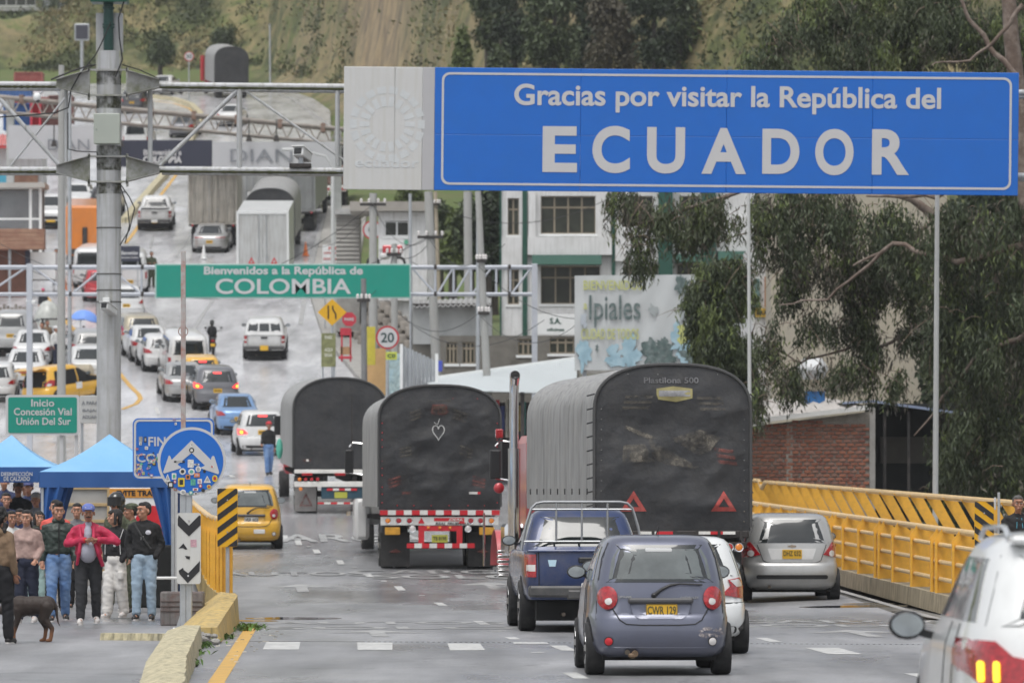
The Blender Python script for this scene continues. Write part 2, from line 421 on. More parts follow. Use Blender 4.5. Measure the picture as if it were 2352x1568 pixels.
def car(kind,label,loc,rz,pm,plate='y',group=None,L=None,Wd=None,H=None,brake=False,face='rear',win=None,lamps='side',detail=False,txt=None,trim=True,name=None,cat='car',rails=False,stripe=None,third=False,tint=None,rz_only=False):
 B=BODY[kind];k=((Wd or B['W'])/B['W'],(L or B['L'])/B['L'],(H or B['H'])/B['H'])
 sh=Shell(B['lay'],B['n'],k);LL=B['L']*k[1];WW=B['W']*k[0]/2;HH=B['H']*k[2];belt=B['belt']*k[2]
 slope=math.atan((zg(loc[0],loc[1]+3)-zg(loc[0],loc[1]))/3.0)
 if face=='front':
  t=thing(name or 'car',label,cat,Vector(loc)+Vector((0,LL*.98,zg(loc[0],loc[1]+LL)-zg(loc[0],loc[1]))),rz+math.pi,group,rx=-slope)
 else:
  t=thing(name or 'car',label,cat,loc,rz,group,rx=slope)
 t.rotation_mode='XYZ'
 if detail is not None:pass
 sh.mesh(16 if detail else 10).obj('body',pm,t,smooth=50)
 G=tint or GLASS
 kx,ky,kz=k
 c=sh
 if kind=='pickup':
  c=Shell(CAB,(8,5),k);c.mesh(10).obj('cab',pm,t,smooth=50)
  b=MB();b.box(-.74*kx,.74*kx,.12,1.55*ky,1.146*kz,1.152*kz);b.obj('bed_liner',UNDER,t)
  b=MB();b.rbox(-.86*kx,.86*kx,.02,.10,1.13*kz,1.165*kz,.012);b.obj('tailgate_rail',pm,t)
  wz0,wz1,ww0,ww1=1.20*kz,1.62*kz,.78*kx,.66*kx
  rw=[(-ww0,wz0),(ww0,wz0),(ww1,wz1),(-ww1,wz1)]
  c.patch('rear',rw,.004).obj('rear_window',G,t)
  for sd in('left','right'):
   c.patch(sd,[(1.86*ky,1.22*kz),(2.6*ky,1.22*kz),(2.6*ky,1.60*kz),(2.1*ky,1.60*kz)],.003).obj('side_window',G,t)
   c.patch(sd,[(2.68*ky,1.22*kz),(3.5*ky,1.22*kz),(3.0*ky,1.60*kz),(2.68*ky,1.60*kz)],.003).obj('side_window',G,t)
  c.patch('front',[(-.76*kx,1.2*kz),(.76*kx,1.2*kz),(.62*kx,1.64*kz),(-.62*kx,1.64*kz)],.004).obj('windshield',G,t)
  tz0,tz1=.78*kz,1.1*kz
  for s in(-1,1):
   sh.patch('rear',[(s*(WW-.16),tz0),(s*(WW-.015),tz0),(s*(WW-.015),tz1),(s*(WW-.16),tz1)],.012).obj('tail_light',REDL if not brake else LITR,t)
   sh.patch('rear',[(s*(WW-.15),tz0+.08),(s*(WW-.03),tz0+.08),(s*(WW-.03),tz0+.17),(s*(WW-.15),tz0+.17)],.016).obj('reverse_light',CLRL,t)
  sh.line('rear',[(-WW+.2,.66*kz),(-WW+.19,1.13*kz)],.007).obj('tailgate_seam',BLACK,t)
  sh.line('rear',[(WW-.2,.66*kz),(WW-.19,1.13*kz)],.007).obj('tailgate_seam',BLACK,t)
  b=MB();b.rbox(-.14,.14,-.005,.04,.98*kz,1.06*kz,.015);b.obj('tailgate_handle',BLACK,t)
  b=MB();b.rbox(-WW+.05,WW-.05,-.12,.1,.5*kz,.66*kz,.03);b.rbox(-.3,.3,-.14,.0,.47*kz,.6*kz,.02)
  b.obj('bumper',M('bumper_dark',(.06,.06,.062),.5,.3,.2,5,dirt=(.2,.19,.17)),t)
  pz,py=.56*kz,-.15
 else:
  n1=(HH-belt)
  if kind=='sedan':rw=[(-.70*kx,1.02*kz),(.70*kx,1.02*kz),(.58*kx,1.385*kz),(-.58*kx,1.385*kz)]
  elif kind=='hatch':rw=[(-.655*kx,1.0*kz),(.655*kx,1.0*kz),(.63*kx,1.1*kz),(.545*kx,1.40*kz),(-.545*kx,1.40*kz),(-.63*kx,1.1*kz)]
  elif kind=='suv':rw=[(-.76*kx,1.13*kz),(.76*kx,1.13*kz),(.65*kx,1.53*kz),(-.65*kx,1.53*kz)]
  else:rw=[(-.76*kx,1.2*kz),(.76*kx,1.2*kz),(.7*kx,1.78*kz),(-.7*kx,1.78*kz)]
  if win:rw=win
  zt=max(p[1]for p in rw);zb=min(p[1]for p in rw)
  sh.patch('rear',rw,.004).obj('rear_window',G,t)
  w_,r_,f_,_=sh.at((zb+zt)/2);y0,y1=sh.at(zb)[1],sh.at(zb)[2];yt0,yt1=sh.at(zt)[1],sh.at(zt)[2]
  m0=(y0+y1)/2-.1
  for sd in('left','right'):
   sh.patch(sd,[(y0+.38,zb+.02),(m0,zb+.02),(m0,zt-.02),(yt0+.34,zt-.02)],.003).obj('side_window',G,t)
   sh.patch(sd,[(m0+.07,zb+.02),(y1-.25,zb+.02),(yt1-.1,zt-.02),(m0+.07,zt-.02)],.003).obj('side_window',G,t)
  fw=.9
  sh.patch('front',[(-w_*.93,zb+.02),(w_*.93,zb+.02),(sh.at(zt)[0]*.86,zt-.01),(-sh.at(zt)[0]*.86,zt-.01)],.004).obj('windshield',G,t)
  if lamps=='round':
   pass
  elif lamps=='high':
   for s in(-1,1):
    sh.patch('rear',[(s*(WW-.14),.75*kz),(s*(WW-.03),.75*kz),(s*(WW-.05),1.15*kz),(s*(WW-.11),1.15*kz)],.01).obj('tail_light',REDL if not brake else LITR,t)
  elif lamps=='tri':
   for s in(-1,1):
    sh.patch('rear',[(s*(WW-.30),.80*kz),(s*(WW-.03),.74*kz),(s*(WW-.02),.96*kz),(s*(WW-.13),1.02*kz)],.012).obj('tail_light',REDL,t)
    sh.patch('rear',disc(s*(WW-.14),.82*kz,.055,14),.02).obj('reverse_light',CLRL,t)
  elif lamps=='bar':
   for s in(-1,1):
    sh.patch('rear',[(s*.32,.83*kz),(s*(WW-.04),.82*kz),(s*(WW-.04),.87*kz),(s*.32,.86*kz)],.01).obj('tail_light',REDL,t)
  else:
   zl=.70*kz if kind!='suv' else .86*kz
   if kind=='van':
    for s in(-1,1):
     sh.patch('rear',[(s*(WW-.13),.75*kz),(s*(WW-.03),.75*kz),(s*(WW-.03),1.08*kz),(s*(WW-.13),1.08*kz)],.012).obj('tail_light',REDL if not brake else LITR,t)
   else:
    for s in(-1,1):
     o=sh.patch('rear',[(s*(WW-.34),zl+.06),(s*(WW-.03),zl),(s*(WW-.025),zl+.2),(s*(WW-.2),zl+.19)],.012).obj('tail_light',REDL if not brake else LITR,t)
     if brake:sh.patch('rear',disc(s*(WW-.13),zl+.1,.05,12),.02).obj('lamp_core',LITY,o)
  if third or brake:
   sh.patch('rear',rrect(-.16,.16,zt-.085,zt-.03,.012,2),.012).obj('third_brake_light',LITR if brake else REDL,t)
  if trim:
   b=sh.patch('rear',rrect(-WW+.16,WW-.16,.27*kz,.36*kz,.03,3),.006);b.obj('bumper_insert',BLACK,t)
   sh.line('rear',[(-WW+.04,.66*kz),(-.35,.655*kz),(.35,.655*kz),(WW-.04,.66*kz)],.006).obj('bumper_seam',BLACK,t)
  for sd in('left','right'):
   sh.line(sd,[(y0+.9,.3*kz),(y0+.95,zb)],.005).obj('door_seam',BLACK,t)
   sh.line(sd,[(m0+.035,.25*kz),(m0+.035,zb)],.005).obj('door_seam',BLACK,t)
  pz,py=(.80*kz if kind in('suv','hatch')else .5*kz),None
  if kind=='sedan':pz=.62*kz
  if kind=='van':pz=.62*kz
 hz=.68*kz
 for s in(-1,1):
  sh.patch('front',[(s*(WW-.42),hz),(s*(WW-.05),hz+.02),(s*(WW-.05),hz+.13),(s*(WW-.38),hz+.11)],.01).obj('head_light',CLRL,t)
 sh.patch('front',rrect(-.38,.38,hz-.12,hz+.06,.03,3),.01).obj('grille',BLACK,t)
 if face=='front':
  b=MB();b.rbox(-.24,.24,0,.02,0,.12,.004);b.obj('license_plate',PLY,t,loc=(0,LL+.02,.42*kz))
 r=B['wr']*kz;track=WW-.082
 mx=.012
 for yy in B['wb']:
  for s in(-1,1):
   wheel(t,s*track,yy*ky,r,.2 if kind!='pickup' else .23)
   a=[(yy*ky+(r+.055)*math.cos(q),r+(r+.055)*math.sin(q))for q in np.linspace(-.5,math.pi+.5,22)]
   a=[(p[0],max(p[1],sh.z[0]+.01))for p in a]
   sh.patch('right' if s>0 else 'left',a,.002,0,3,0).obj('wheel_arch',UNDER,t)
 for s in(-1,1):
  pass
 zm=belt+.10;ym=LL*(.64 if kind!='van' else .76)
 if kind=='pickup':ym=3.35*ky;zm=1.27*kz
 for s in(-1,1):
  w_=(c.sx(ym,zm))
  b=MB();b.ell((s*(w_+.15),ym,zm),(.105,.055,.075),14);b.bar((s*(w_-.02),ym,zm-.06),(s*(w_+.1),ym,zm-.03),.05,.04)
  o=b.obj('wing_mirror',BLACK if kind in('hatch','pickup','suv')else pm,t)
  b=MB();b.lathe([(.001,-.002),(.06,-.001),(.062,.004)],(0,0,0),'y',16);g=b.obj('mirror_glass',M('mirror_glass',(.42,.46,.48),.12,.7,0),o,loc=(s*(w_+.15),ym-.056,zm));g.scale=(1.45,1,.95)
 b=MB();b.box(-WW*.8,WW*.8,.25,LL-.3,.16,.34*kz+.1);b.obj('underbody',UNDER,t)
 b=MB();b.cyl((-.35*kx,.02,.25),(-.35*kx,.35,.25),.028,n=10);b.obj('exhaust_pipe',M('exhaust',(.12,.1,.08),.5,.6,.3),t)
 if plate:
  w_=.34 if plate!='wide' else .46
  b=MB();b.prism(rrect(-w_/2,w_/2,-.08,.08,.012,2),'y',-.004,.006)
  yy=(sh.ry(0,pz)-.016)if py is None else py-.006
  pl=b.obj('license_plate',{'y':PLY,'w':PLW,'wide':PLW}[plate],t,loc=(0,yy,pz))
  if txt:lettering_on_plate(pl,txt,.075,.29 if plate=='y' else .29,INK)
  else:
   q=MB()
   for i in range(6):q.rbox(-.135+i*.047,-.103+i*.047,-.0065,-.0042,-.03,.035,.003)
   q.obj('lettering',INK,pl)
 if rails:
  for s in(-1,1):
   xx=sh.at(HH-.06)[0]-.06
   MB().tube([(s*xx,.7,HH-.03),(s*xx,1.0,HH+.03),(s*xx,2.3,HH+.02),(s*xx,2.6,HH-.05)],.018,6).obj('roof_rail',CHROME,t)
 t['_L']=LL
 del t['_L']
 return t,sh,(kx,ky,kz,WW,LL,HH)
# ================================================================ the setting: terrain, road, markings, kerbs
def yedge(x):return float(np.interp(x,[-60,-30,-21,-12,-3.5,6,14,45],[472,470,462,405,335,300,282,235]))
def xright(y):return float(np.interp(y,[-60,165,182,200,232,250,275,325,360,405,470,700],[8.6,4.8,3.5,0,-6.2,-8.3,-9.9,-10.6,-11.5,-13,-21,-40]))
def fbm(x,y,s,o=4):return noise.fractal(Vector((x*s,y*s,3.7)),1.0,2.0,o)
def terrain(x,y):
 ye=yedge(x);yy=min(y,ye)
 p=prof(yy)
 rv=float(np.interp(y,[-60,100,145,170,205,235,300],[-5,-5,-2.5,.6,3.2,6.8,prof(300)]))
 k=sm(7.6,11,x)if y<165 else sm(0,3,x-xright(y)-.6)
 if y<300 and x>-9:p=p*(1-k)+min(rv,p+5)*k
 z=p
 if y>ye:
  d=y-ye;left=sm(-39,-33.5,x)
  cut=15+5*fbm(x,0,.06)
  z+=.19*min(d,cut)
  d2=max(0,d-cut)
  hgt=(4.6+27*left)+(.8+2.2*left)*fbm(x+31,y,.03)
  steep=.95+.25*fbm(x,y,.04)
  z+=min(d2*steep,hgt)+max(0,d2*steep-hgt)*(.02+.23*left)
  z+=(1.5*fbm(x,y,.12)+.7*fbm(x,y,.45))*min(1,d2/6)*(.4+.6*left)
 return z
def build_terrain():
 xs=np.concatenate([np.arange(-420,-90,22.),np.arange(-90,-52,4.),np.arange(-52,60,1.15),np.arange(60,100,5),np.arange(100,421,22.)])
 ys=np.concatenate([np.arange(-400,-60,28.),np.arange(-60,240,4.),np.arange(240,540,1.8),np.arange(540,900,12.)])
 mb=MB();nx=len(xs)
 for y in ys:
  for x in xs:
   z=terrain(x,y)
   inroad=(x<xright(y)+.3)and(y<yedge(x))
   mb.v.append((x,y,z-(.35 if inroad else 0.0)))
 for j in range(len(ys)-1):
  for i in range(nx-1):
   mb.f.append((j*nx+i,j*nx+i+1,(j+1)*nx+i+1,(j+1)*nx+i));mb.m.append(0)
 m=M('hill_ground',(.05,.06,.025),.95,0,.3,.35,bump=.8,bs=3)
 n=m.node_tree.nodes;L=m.node_tree.links;b=n['Principled BSDF']
 geo=n.new('ShaderNodeNewGeometry');sx=n.new('ShaderNodeSeparateXYZ');L.new(geo.outputs['Position'],sx.inputs[0])
 sn=n.new('ShaderNodeSeparateXYZ');L.new(geo.outputs['Normal'],sn.inputs[0])
 def rng(src,a,b_,lo=0,hi=1):
  r=n.new('ShaderNodeMapRange');r.inputs['From Min'].default_value=a;r.inputs['From Max'].default_value=b_
  r.inputs['To Min'].default_value=lo;r.inputs['To Max'].default_value=hi;L.new(src,r.inputs['Value']);return r.outputs[0]
 def mix(f,A,B_):
  mx=n.new('ShaderNodeMix');mx.data_type='RGBA'
  L.new(f,mx.inputs['Factor'])
  for k,c in(('A',A),('B',B_)):
   if isinstance(c,tuple):mx.inputs[k].default_value=(*c,1)
   else:L.new(c,mx.inputs[k])
  return mx.outputs['Result']
 def nz(sc,det=6,zs=1.0):
  mp=n.new('ShaderNodeMapping');mp.inputs['Scale'].default_value=(1,1,zs);L.new(geo.outputs['Position'],mp.inputs['Vector'])
  t=n.new('ShaderNodeTexNoise');t.inputs['Scale'].default_value=sc;t.inputs['Detail'].default_value=det;t.inputs['Roughness'].default_value=.65
  L.new(mp.outputs[0],t.inputs['Vector']);return t.outputs['Fac']
 veg=mix(rng(nz(.16),.44,.56),(.060,.072,.028),(.22,.185,.09))
 veg=mix(rng(nz(.7),.47,.6),veg,(.12,.14,.045))
 veg=mix(rng(nz(.35),.55,.68),veg,(.022,.026,.014))
 dirt=mix(rng(nz(.7,6,.6),.4,.6),(.33,.25,.14),(.16,.125,.08))
 cut=rng(nz(.09,4),.52,.6)
 s1=n.new('ShaderNodeMath');s1.operation='ABSOLUTE'
 s0=n.new('ShaderNodeMath');s0.operation='ADD';s0.inputs[1].default_value=9.5;L.new(sx.outputs[0],s0.inputs[0]);L.new(s0.outputs[0],s1.inputs[0])
 scar=rng(s1.outputs[0],4.4,1.2)
 sc2=n.new('ShaderNodeMath');sc2.operation='MAXIMUM'
 cutm=n.new('ShaderNodeMath');cutm.operation='MULTIPLY';L.new(cut,cutm.inputs[0]);cutm.inputs[1].default_value=.5
 L.new(scar,sc2.inputs[0]);L.new(cutm.outputs[0],sc2.inputs[1])
 hill=mix(sc2.outputs[0],veg,dirt)
 grass=mix(rng(nz(.35),.4,.65),(.085,.125,.03),(.12,.13,.05))
 flat=rng(sn.outputs[2],.93,.975)
 col=mix(flat,hill,grass)
 low=rng(sx.outputs[1],262,232)
 col=mix(low,col,mix(rng(nz(.8),.4,.6),(.13,.125,.11),(.2,.19,.175)))
 L.new(col,b.inputs['Base Color'])
 tag(mb.obj('terrain',m,None,smooth=180,fix=False),kind='structure')
build_terrain()
def asphalt_mat():
 m=M('wet_asphalt',(.1,.1,.1),.4,0,0)
 n=m.node_tree.nodes;L=m.node_tree.links;b=n['Principled BSDF']
 geo=n.new('ShaderNodeNewGeometry')
 def nz(sc,det=6,stretch=(1,1,1),ro=.6):
  mp=n.new('ShaderNodeMapping');mp.inputs['Scale'].default_value=stretch;L.new(geo.outputs['Position'],mp.inputs['Vector'])
  t=n.new('ShaderNodeTexNoise');t.inputs['Scale'].default_value=sc;t.inputs['Detail'].default_value=det;t.inputs['Roughness'].default_value=ro
  L.new(mp.outputs[0],t.inputs['Vector']);return t.outputs['Fac']
 def rng(src,a,b_,lo=0,hi=1):
  r=n.new('ShaderNodeMapRange');r.inputs['From Min'].default_value=a;r.inputs['From Max'].default_value=b_
  r.inputs['To Min'].default_value=lo;r.inputs['To Max'].default_value=hi;L.new(src,r.inputs['Value']);return r.outputs[0]
 def mul(a,b_):
  x=n.new('ShaderNodeMath');x.operation='MULTIPLY';L.new(a,x.inputs[0])
  if isinstance(b_,float):x.inputs[1].default_value=b_
  else:L.new(b_,x.inputs[1])
  return x.outputs[0]
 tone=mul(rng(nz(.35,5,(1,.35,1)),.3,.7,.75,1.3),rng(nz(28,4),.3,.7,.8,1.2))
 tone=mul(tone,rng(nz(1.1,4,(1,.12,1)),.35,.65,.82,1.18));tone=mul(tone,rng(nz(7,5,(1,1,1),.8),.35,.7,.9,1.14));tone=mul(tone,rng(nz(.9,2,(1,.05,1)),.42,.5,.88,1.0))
 gx=n.new('ShaderNodeSeparateXYZ');L.new(geo.outputs['Position'],gx.inputs[0]);tone=mul(tone,rng(gx.outputs[1],125,210,1,2.3))  # base colour lightens up the road: wet sky shine painted into the asphalt
 vo=n.new('ShaderNodeTexVoronoi');vo.feature='DISTANCE_TO_EDGE';vo.inputs['Scale'].default_value=.42
 wv=n.new('ShaderNodeTexNoise');wv.inputs['Scale'].default_value=1.3;wv.inputs['Detail'].default_value=5;L.new(geo.outputs['Position'],wv.inputs['Vector'])
 va=n.new('ShaderNodeVectorMath');va.operation='MULTIPLY_ADD';va.inputs[1].default_value=(1.6,1.6,0);L.new(wv.outputs['Color'],va.inputs[0]);L.new(geo.outputs['Position'],va.inputs[2]);L.new(va.outputs[0],vo.inputs['Vector'])
 ck=rng(vo.outputs['Distance'],.004,.016,.62,1.0);cm=rng(nz(.12,2),.47,.56);mxk=n.new('ShaderNodeMix');mxk.inputs['A'].default_value=1.0;L.new(cm,mxk.inputs['Factor']);L.new(ck,mxk.inputs['B']);tone=mul(tone,mxk.outputs['Result'])
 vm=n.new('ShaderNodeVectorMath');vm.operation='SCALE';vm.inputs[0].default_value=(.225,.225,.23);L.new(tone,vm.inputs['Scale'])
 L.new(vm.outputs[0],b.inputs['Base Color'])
 sx=n.new('ShaderNodeSeparateXYZ');L.new(geo.outputs['Position'],sx.inputs[0])
 wet=n.new('ShaderNodeMath');wet.operation='ADD'
 L.new(nz(.22,4,(1,.3,1)),wet.inputs[0]);L.new(rng(sx.outputs[1],80,200,0,.24),wet.inputs[1])
 L.new(rng(wet.outputs[0],.42,.66,.5,.17),b.inputs['Roughness'])
 b.inputs['Specular IOR Level'].default_value=.55
 bn=nz(45,3);bp=n.new('ShaderNodeBump');bp.inputs['Strength'].default_value=.25;bp.inputs['Distance'].default_value=.008
 L.new(bn,bp.inputs['Height']);L.new(bp.outputs[0],b.inputs['Normal'])
 return m
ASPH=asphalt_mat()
def build_road():
 ys=list(np.arange(-60,475,2.0));mb=MB();cols=46
 for y in ys:
  xr=xright(y)
  for i in range(cols+1):
   t=i/cols;x=-62+(xr+62)*(1-(1-t)**1.5)
   yy=min(y,yedge(x)+1)
   mb.v.append((x,yy,zg(x,yy)))
 for j in range(len(ys)-1):
  for i in range(cols):mb.f.append((j*(cols+1)+i,j*(cols+1)+i+1,(j+1)*(cols+1)+i+1,(j+1)*(cols+1)+i));mb.m.append(0)
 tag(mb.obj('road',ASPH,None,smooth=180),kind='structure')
build_road()
RMW=M('road_paint_white',(.54,.54,.52),.5,0,.12,5,dirt=(.22,.22,.215),dscale=6,damt=.8)
RMF=M('road_paint_faded',(.37,.37,.36),.5,0,.08,3,dirt=(.13,.13,.13),dscale=2.5,damt=.95)
RMY=M('road_paint_yellow',(.62,.36,.06),.5,0,.08,3,dirt=(.2,.15,.09),dscale=4,damt=.6)
def LF(y):return .004 if y<112 else .013
def marking(name,polys,mat,sub=1.5):
 """polygons given by their four corners on the picture, laid on the road and split so they follow it"""
 mb=MB()
 for q in polys:
  a,b,c,d=[gp(*p)for p in q]
  n=max(1,int((a-d).length/sub));rows=[]
  for i in range(n+1):
   t=i/n;l=a.lerp(d,t);r=b.lerp(c,t)
   rows.append((Vector((l.x,l.y,zg(l.x,l.y)+LF(l.y))),Vector((r.x,r.y,zg(r.x,r.y)+LF(r.y)))))
  vs=[p for rr in rows for p in rr]
  mb.add(vs,[(2*i,2*i+1,2*i+3,2*i+2)for i in range(n)])
 return tag(mb.obj(name,mat,None,smooth=0),kind='structure')
def gline(pts,w,sub=1.5):
 out=[]
 for i in range(len(pts)-1):
  a,b=Vector(pts[i][:2]),Vector(pts[i+1][:2]);n=max(1,int((b-a).length/sub))
  for k in range(n+(i==len(pts)-2)):out.append(a.lerp(b,k/n))
 vs=[]
 for i,p in enumerate(out):
  t=(out[min(i+1,len(out)-1)]-out[max(0,i-1)]).normalized();nn=Vector((-t.y,t.x))*w/2
  for s in(1,-1):
   q=p+nn*s;vs.append((q.x,q.y,zg(q.x,q.y)+LF(q.y)))
 return vs,[(2*i,2*i+1,2*i+3,2*i+2)for i in range(len(out)-1)]
def dash(X,Y,w=.15,L=2.0,ux=-.055):
 c=gp(X,Y);q=[]
 u=Vector((ux,1)).normalized();v=Vector((u.y,-u.x))*w/2
 return gline([(c.x-u.x*L/2,c.y-u.y*L/2),(c.x+u.x*L/2,c.y+u.y*L/2)],w)
mb=MB()
for(X,Y,L_)in[(1192,2171,0)][:0]:pass
for xz,yz,L_ in[(470,432,2.2),(575,470,2.4),(718,540,2.6),(905,625,2.6),(1125,725,2.6),(1370,825,2.5),(1690,950,2.4),(2010,1095,2.4),(2255,1217,1.2)]:
 mb.add(*dash((900+xz/1.96)/1.7415,(1931+yz/1.96)/1.7415,.15,L_))
for xz,yz in[(655,503),(800,577),(1018,665),(1245,770),(1542,880),(1857,1012),(2172,1158)]:
 mb.add(*dash((900+xz/1.96)/1.7415,(1931+yz/1.96)/1.7415,.11,.28))
for X,Y,L_ in[(1322,1551,2.0),(1765,1469,2.0),(2120,1553,2.0),(1235,1498,.3),(1140,1449,.3)]:mb.add(*dash(X,Y,.16,L_))
for X,Y in[(361,943),(532,1094),(395,985),(450,1030)]:mb.add(*dash(X,Y,.14,2.6,-.1))
tag(mb.obj('lane_marking',RMW,None,smooth=0),kind='structure')
def zz7(x,y):return((900+x/1.96)/1.7415,(1931+y/1.96)/1.7415)
def zz6(x,y):return((2896+x/1.96)/1.7415,(1931+y/1.96)/1.7415)
marking('crossing_marking',[[zz7(295,1305),zz7(578,1305),zz7(592,1245),zz7(325,1245)],[zz7(1040,1308),zz7(1312,1308),zz7(1314,1250),zz7(1036,1250)],
  [zz7(1765,1312),zz7(2040,1310),zz7(2000,1258),zz7(1742,1257)],[zz6(820,1342),zz6(1090,1342),zz6(900,1292),zz6(635,1292)],
  [(1180,1478),(1262,1478),(1254,1474),(1178,1474)],[(1290,1494),(1325,1494),(1300,1482),(1262,1482)]],RMW)
def pts_of(l):return[(gp(*p).x,gp(*p).y)for p in l]
mb=MB()
mb.add(*gline([(fx(y)-.45,y)for y in(30,60,88,110,135,160)],.14))
mb.add(*gline(pts_of([(690,745),(705,650),(726,560),(750,485),(766,440)]),.22))
mb.add(*gline(pts_of([(318,688),(338,712),(357,731),(400,790)]),.16))
mb.add(*gline(pts_of([(489,690),(466,722),(443,760),(428,800)]),.16))
mb.add(*gline(pts_of([(405,590),(438,540),(470,500),(500,455)]),.16))
mb.add(*gline(pts_of([(580,196),(640,215),(700,248),(760,290)]),.2))
mb.add(*gline(pts_of([(345,570),(352,545)]),.16))
tag(mb.obj('edge_marking',RMF,None,smooth=0),kind='structure')
mb=MB()
mb.add(*gline(pts_of([(495,1600),(497,1566),(527,1520),(552,1480),(571,1450),(577,1438)]),.17))
mb.add(*gline(pts_of([(104,680),(140,725),(190,778)]),.22))
mb.add(*gline(pts_of([(268,850),(300,888),(318,905),(323,916),(312,928),(280,940)]),.2))
mb.add(*gline(pts_of([(412,392),(372,445),(330,500),(288,560)]),.2))
mb.add(*gline(pts_of([(352,232),(400,238),(435,250),(452,266),(446,290)]),.2))
tag(mb.obj('yellow_line_marking',RMY,None,smooth=0),kind='structure')
def road_word(txt,X,Y,w,L_,ux=-.05):
 c=gp(X,Y)
 def f(p):
  x=c.x+p[0]+ux*p[1];y=c.y+p[1];return(x,y,zg(x,y)+LF(y)+.001)
 o=text(txt,1,RMF,None,(0,0,0),width=w,height=L_,bold=.015,plane='xy',fnmap=f,name='road_lettering')
 if o:o.location=(0,0,0);tag(o,kind='structure')
for t_,X,Y,w_,l_ in[('SOLO',900,1441.5,3.6,1.5),('AUTOS',885,1430,3.6,1.5),('SOLO',1912,1436.5,3.3,1.5),('CARGA',1935,1427,3.5,1.6),
                      ('SOLO',1040,1325,3.3,2.6),('CARGA',1020,1314,3.9,2.4),('AUTOS',668,1318,3.2,2.6),('CARGA',770,1236,4.5,3.5)]:
 road_word(t_,X,Y,w_,l_)
def arrow(X,Y,L_=3.6,w=1.35,ux=-.05):
 c=gp(X,Y);mb=MB()
 sh=[(-.11,-L_/2),(.11,-L_/2),(.11,L_*.12),(w/2,L_*.05),(0,L_/2),(-w/2,L_*.05),(-.11,L_*.12)]
 vs=[(c.x+a+ux*b,c.y+b,zg(c.x+a,c.y+b)+LF(c.y)+.001)for a,b in sh]
 mb.add(vs,[(0,1,2,6),(2,3,4),(6,2,4),(6,4,5)]);tag(mb.obj('arrow_marking',RMF,None,smooth=0),kind='structure')
arrow(867,1454);arrow(693,1350,4.6);arrow(1128,1345,4.6);arrow(1975,1454,3.8)
jy=gp(1176,1472).y
mb=MB();mb.prism([(-3.4,jy-.01),(6.9,jy-1.9),(6.9,jy-1.78),(-3.4,jy+.11)],'z',-.02,.002);tag(mb.obj('bridge_joint',M('joint_rubber',(.02,.02,.018),.8,0,.3,8,dirt=(.1,.09,.06)),None),kind='structure')
mb=MB();x=-1.9
while x<5.2:
 yj=jy-.184*(x+3.4)*1.0;mb.box(x,x+.035,yj-.05,yj+.03,.0,.005);x+=.07
tag(mb.obj('joint_teeth',GALV,None,smooth=0),kind='stuff')
mb=MB();mb.add(*gline([(-3.5,jy-1.6),(-1.5,jy-1.65)],.05));tag(mb.obj('worn_line_marking',RMF,None,smooth=0),kind='structure')
PUD=M('puddle',(.03,.032,.035),.03,0,0,spec=.8)
def puddle(X,Y,rx,ry,seed):
 c=gp(X,Y);mb=MB();vs=[(c.x,c.y,zg(c.x,c.y)+.003)]
 for i in range(30):
  a=2*math.pi*i/30;k=1+.35*fbm(math.cos(a)+seed,math.sin(a),.9)
  x,y=c.x+rx*k*math.cos(a),c.y+ry*k*math.sin(a);vs.append((x,y,zg(x,y)+.003))
 mb.add(vs,[(0,1+i,1+(i+1)%30)for i in range(30)]);tag(mb.obj('puddle',PUD,None,smooth=0),kind='structure')
puddle(672,1420,.75,.9,1);puddle(560,1425,.5,.5,9);puddle(1960,1392,1.0,.8,4);puddle(1990,1386,.5,.4,7)
YC=M('yellow_concrete',(.55,.39,.13),.75,0,.12,5,bump=.4,bs=14,dirt=(.30,.26,.18),dscale=4,damt=.75,streak=(.11,.10,.06))
YCK=M('worn_yellow_kerb_paint',(.54,.48,.31),.8,0,.15,6,bump=.5,bs=14,dirt=(.28,.26,.2),dscale=7,damt=.9,streak=(.07,.07,.05))
CONC=M('concrete',(.32,.31,.29),.85,0,.12,3,bump=.4,bs=18,dirt=(.17,.16,.14),dscale=2,damt=.6)
def sweep(name,pts,prof_,mat,label=None,cat=None,kind=None,wob=.01,smooth=40):
 """pts: list of (x, y, base z, height factor); profile: (offset, height)"""
 mb=MB();n=len(prof_);out=[]
 for i in range(len(pts)-1):
  a,b=np.array(pts[i],float),np.array(pts[i+1],float);m=max(1,int(np.hypot(*(b-a)[:2])/.5))
  for k in range(m+(i==len(pts)-2)):out.append(a+(b-a)*k/m)
 for i,p in enumerate(out):
  q0,q1=out[max(0,i-1)],out[min(len(out)-1,i+1)];t=Vector((q1[0]-q0[0],q1[1]-q0[1])).normalized();nn=Vector((t.y,-t.x))
  for j,(o,h)in enumerate(prof_):
   w=wob*noise.noise(Vector((p[0]*3,p[1]*3,j*3.1)))
   mb.v.append((p[0]+nn.x*(o+w),p[1]+nn.y*(o+w),p[2]+h*p[3]+w))
 for i in range(len(out)-1):
  for j in range(n-1):mb.f.append((i*n+j,i*n+j+1,(i+1)*n+j+1,(i+1)*n+j));mb.m.append(0)
 mb.f.append(tuple(range(n)));mb.f.append(tuple((len(out)-1)*n+j for j in range(n)));mb.m+=[0,0]
 o=mb.obj(name,mat,None,smooth=smooth)
 return tag(o,label,cat,None,kind)
sweep('kerb',[(-2.75,36,0,1),(-3.0,50,0,1),(-3.42,57.5,0,1),(-4.02,71,0,1)],[(.14,0),(.11,.26),(-.1,.27),(-.3,.2),(-.3,0)],YCK,
      'worn pale yellow concrete kerb running up to the chevron sign','kerb',wob=.02)
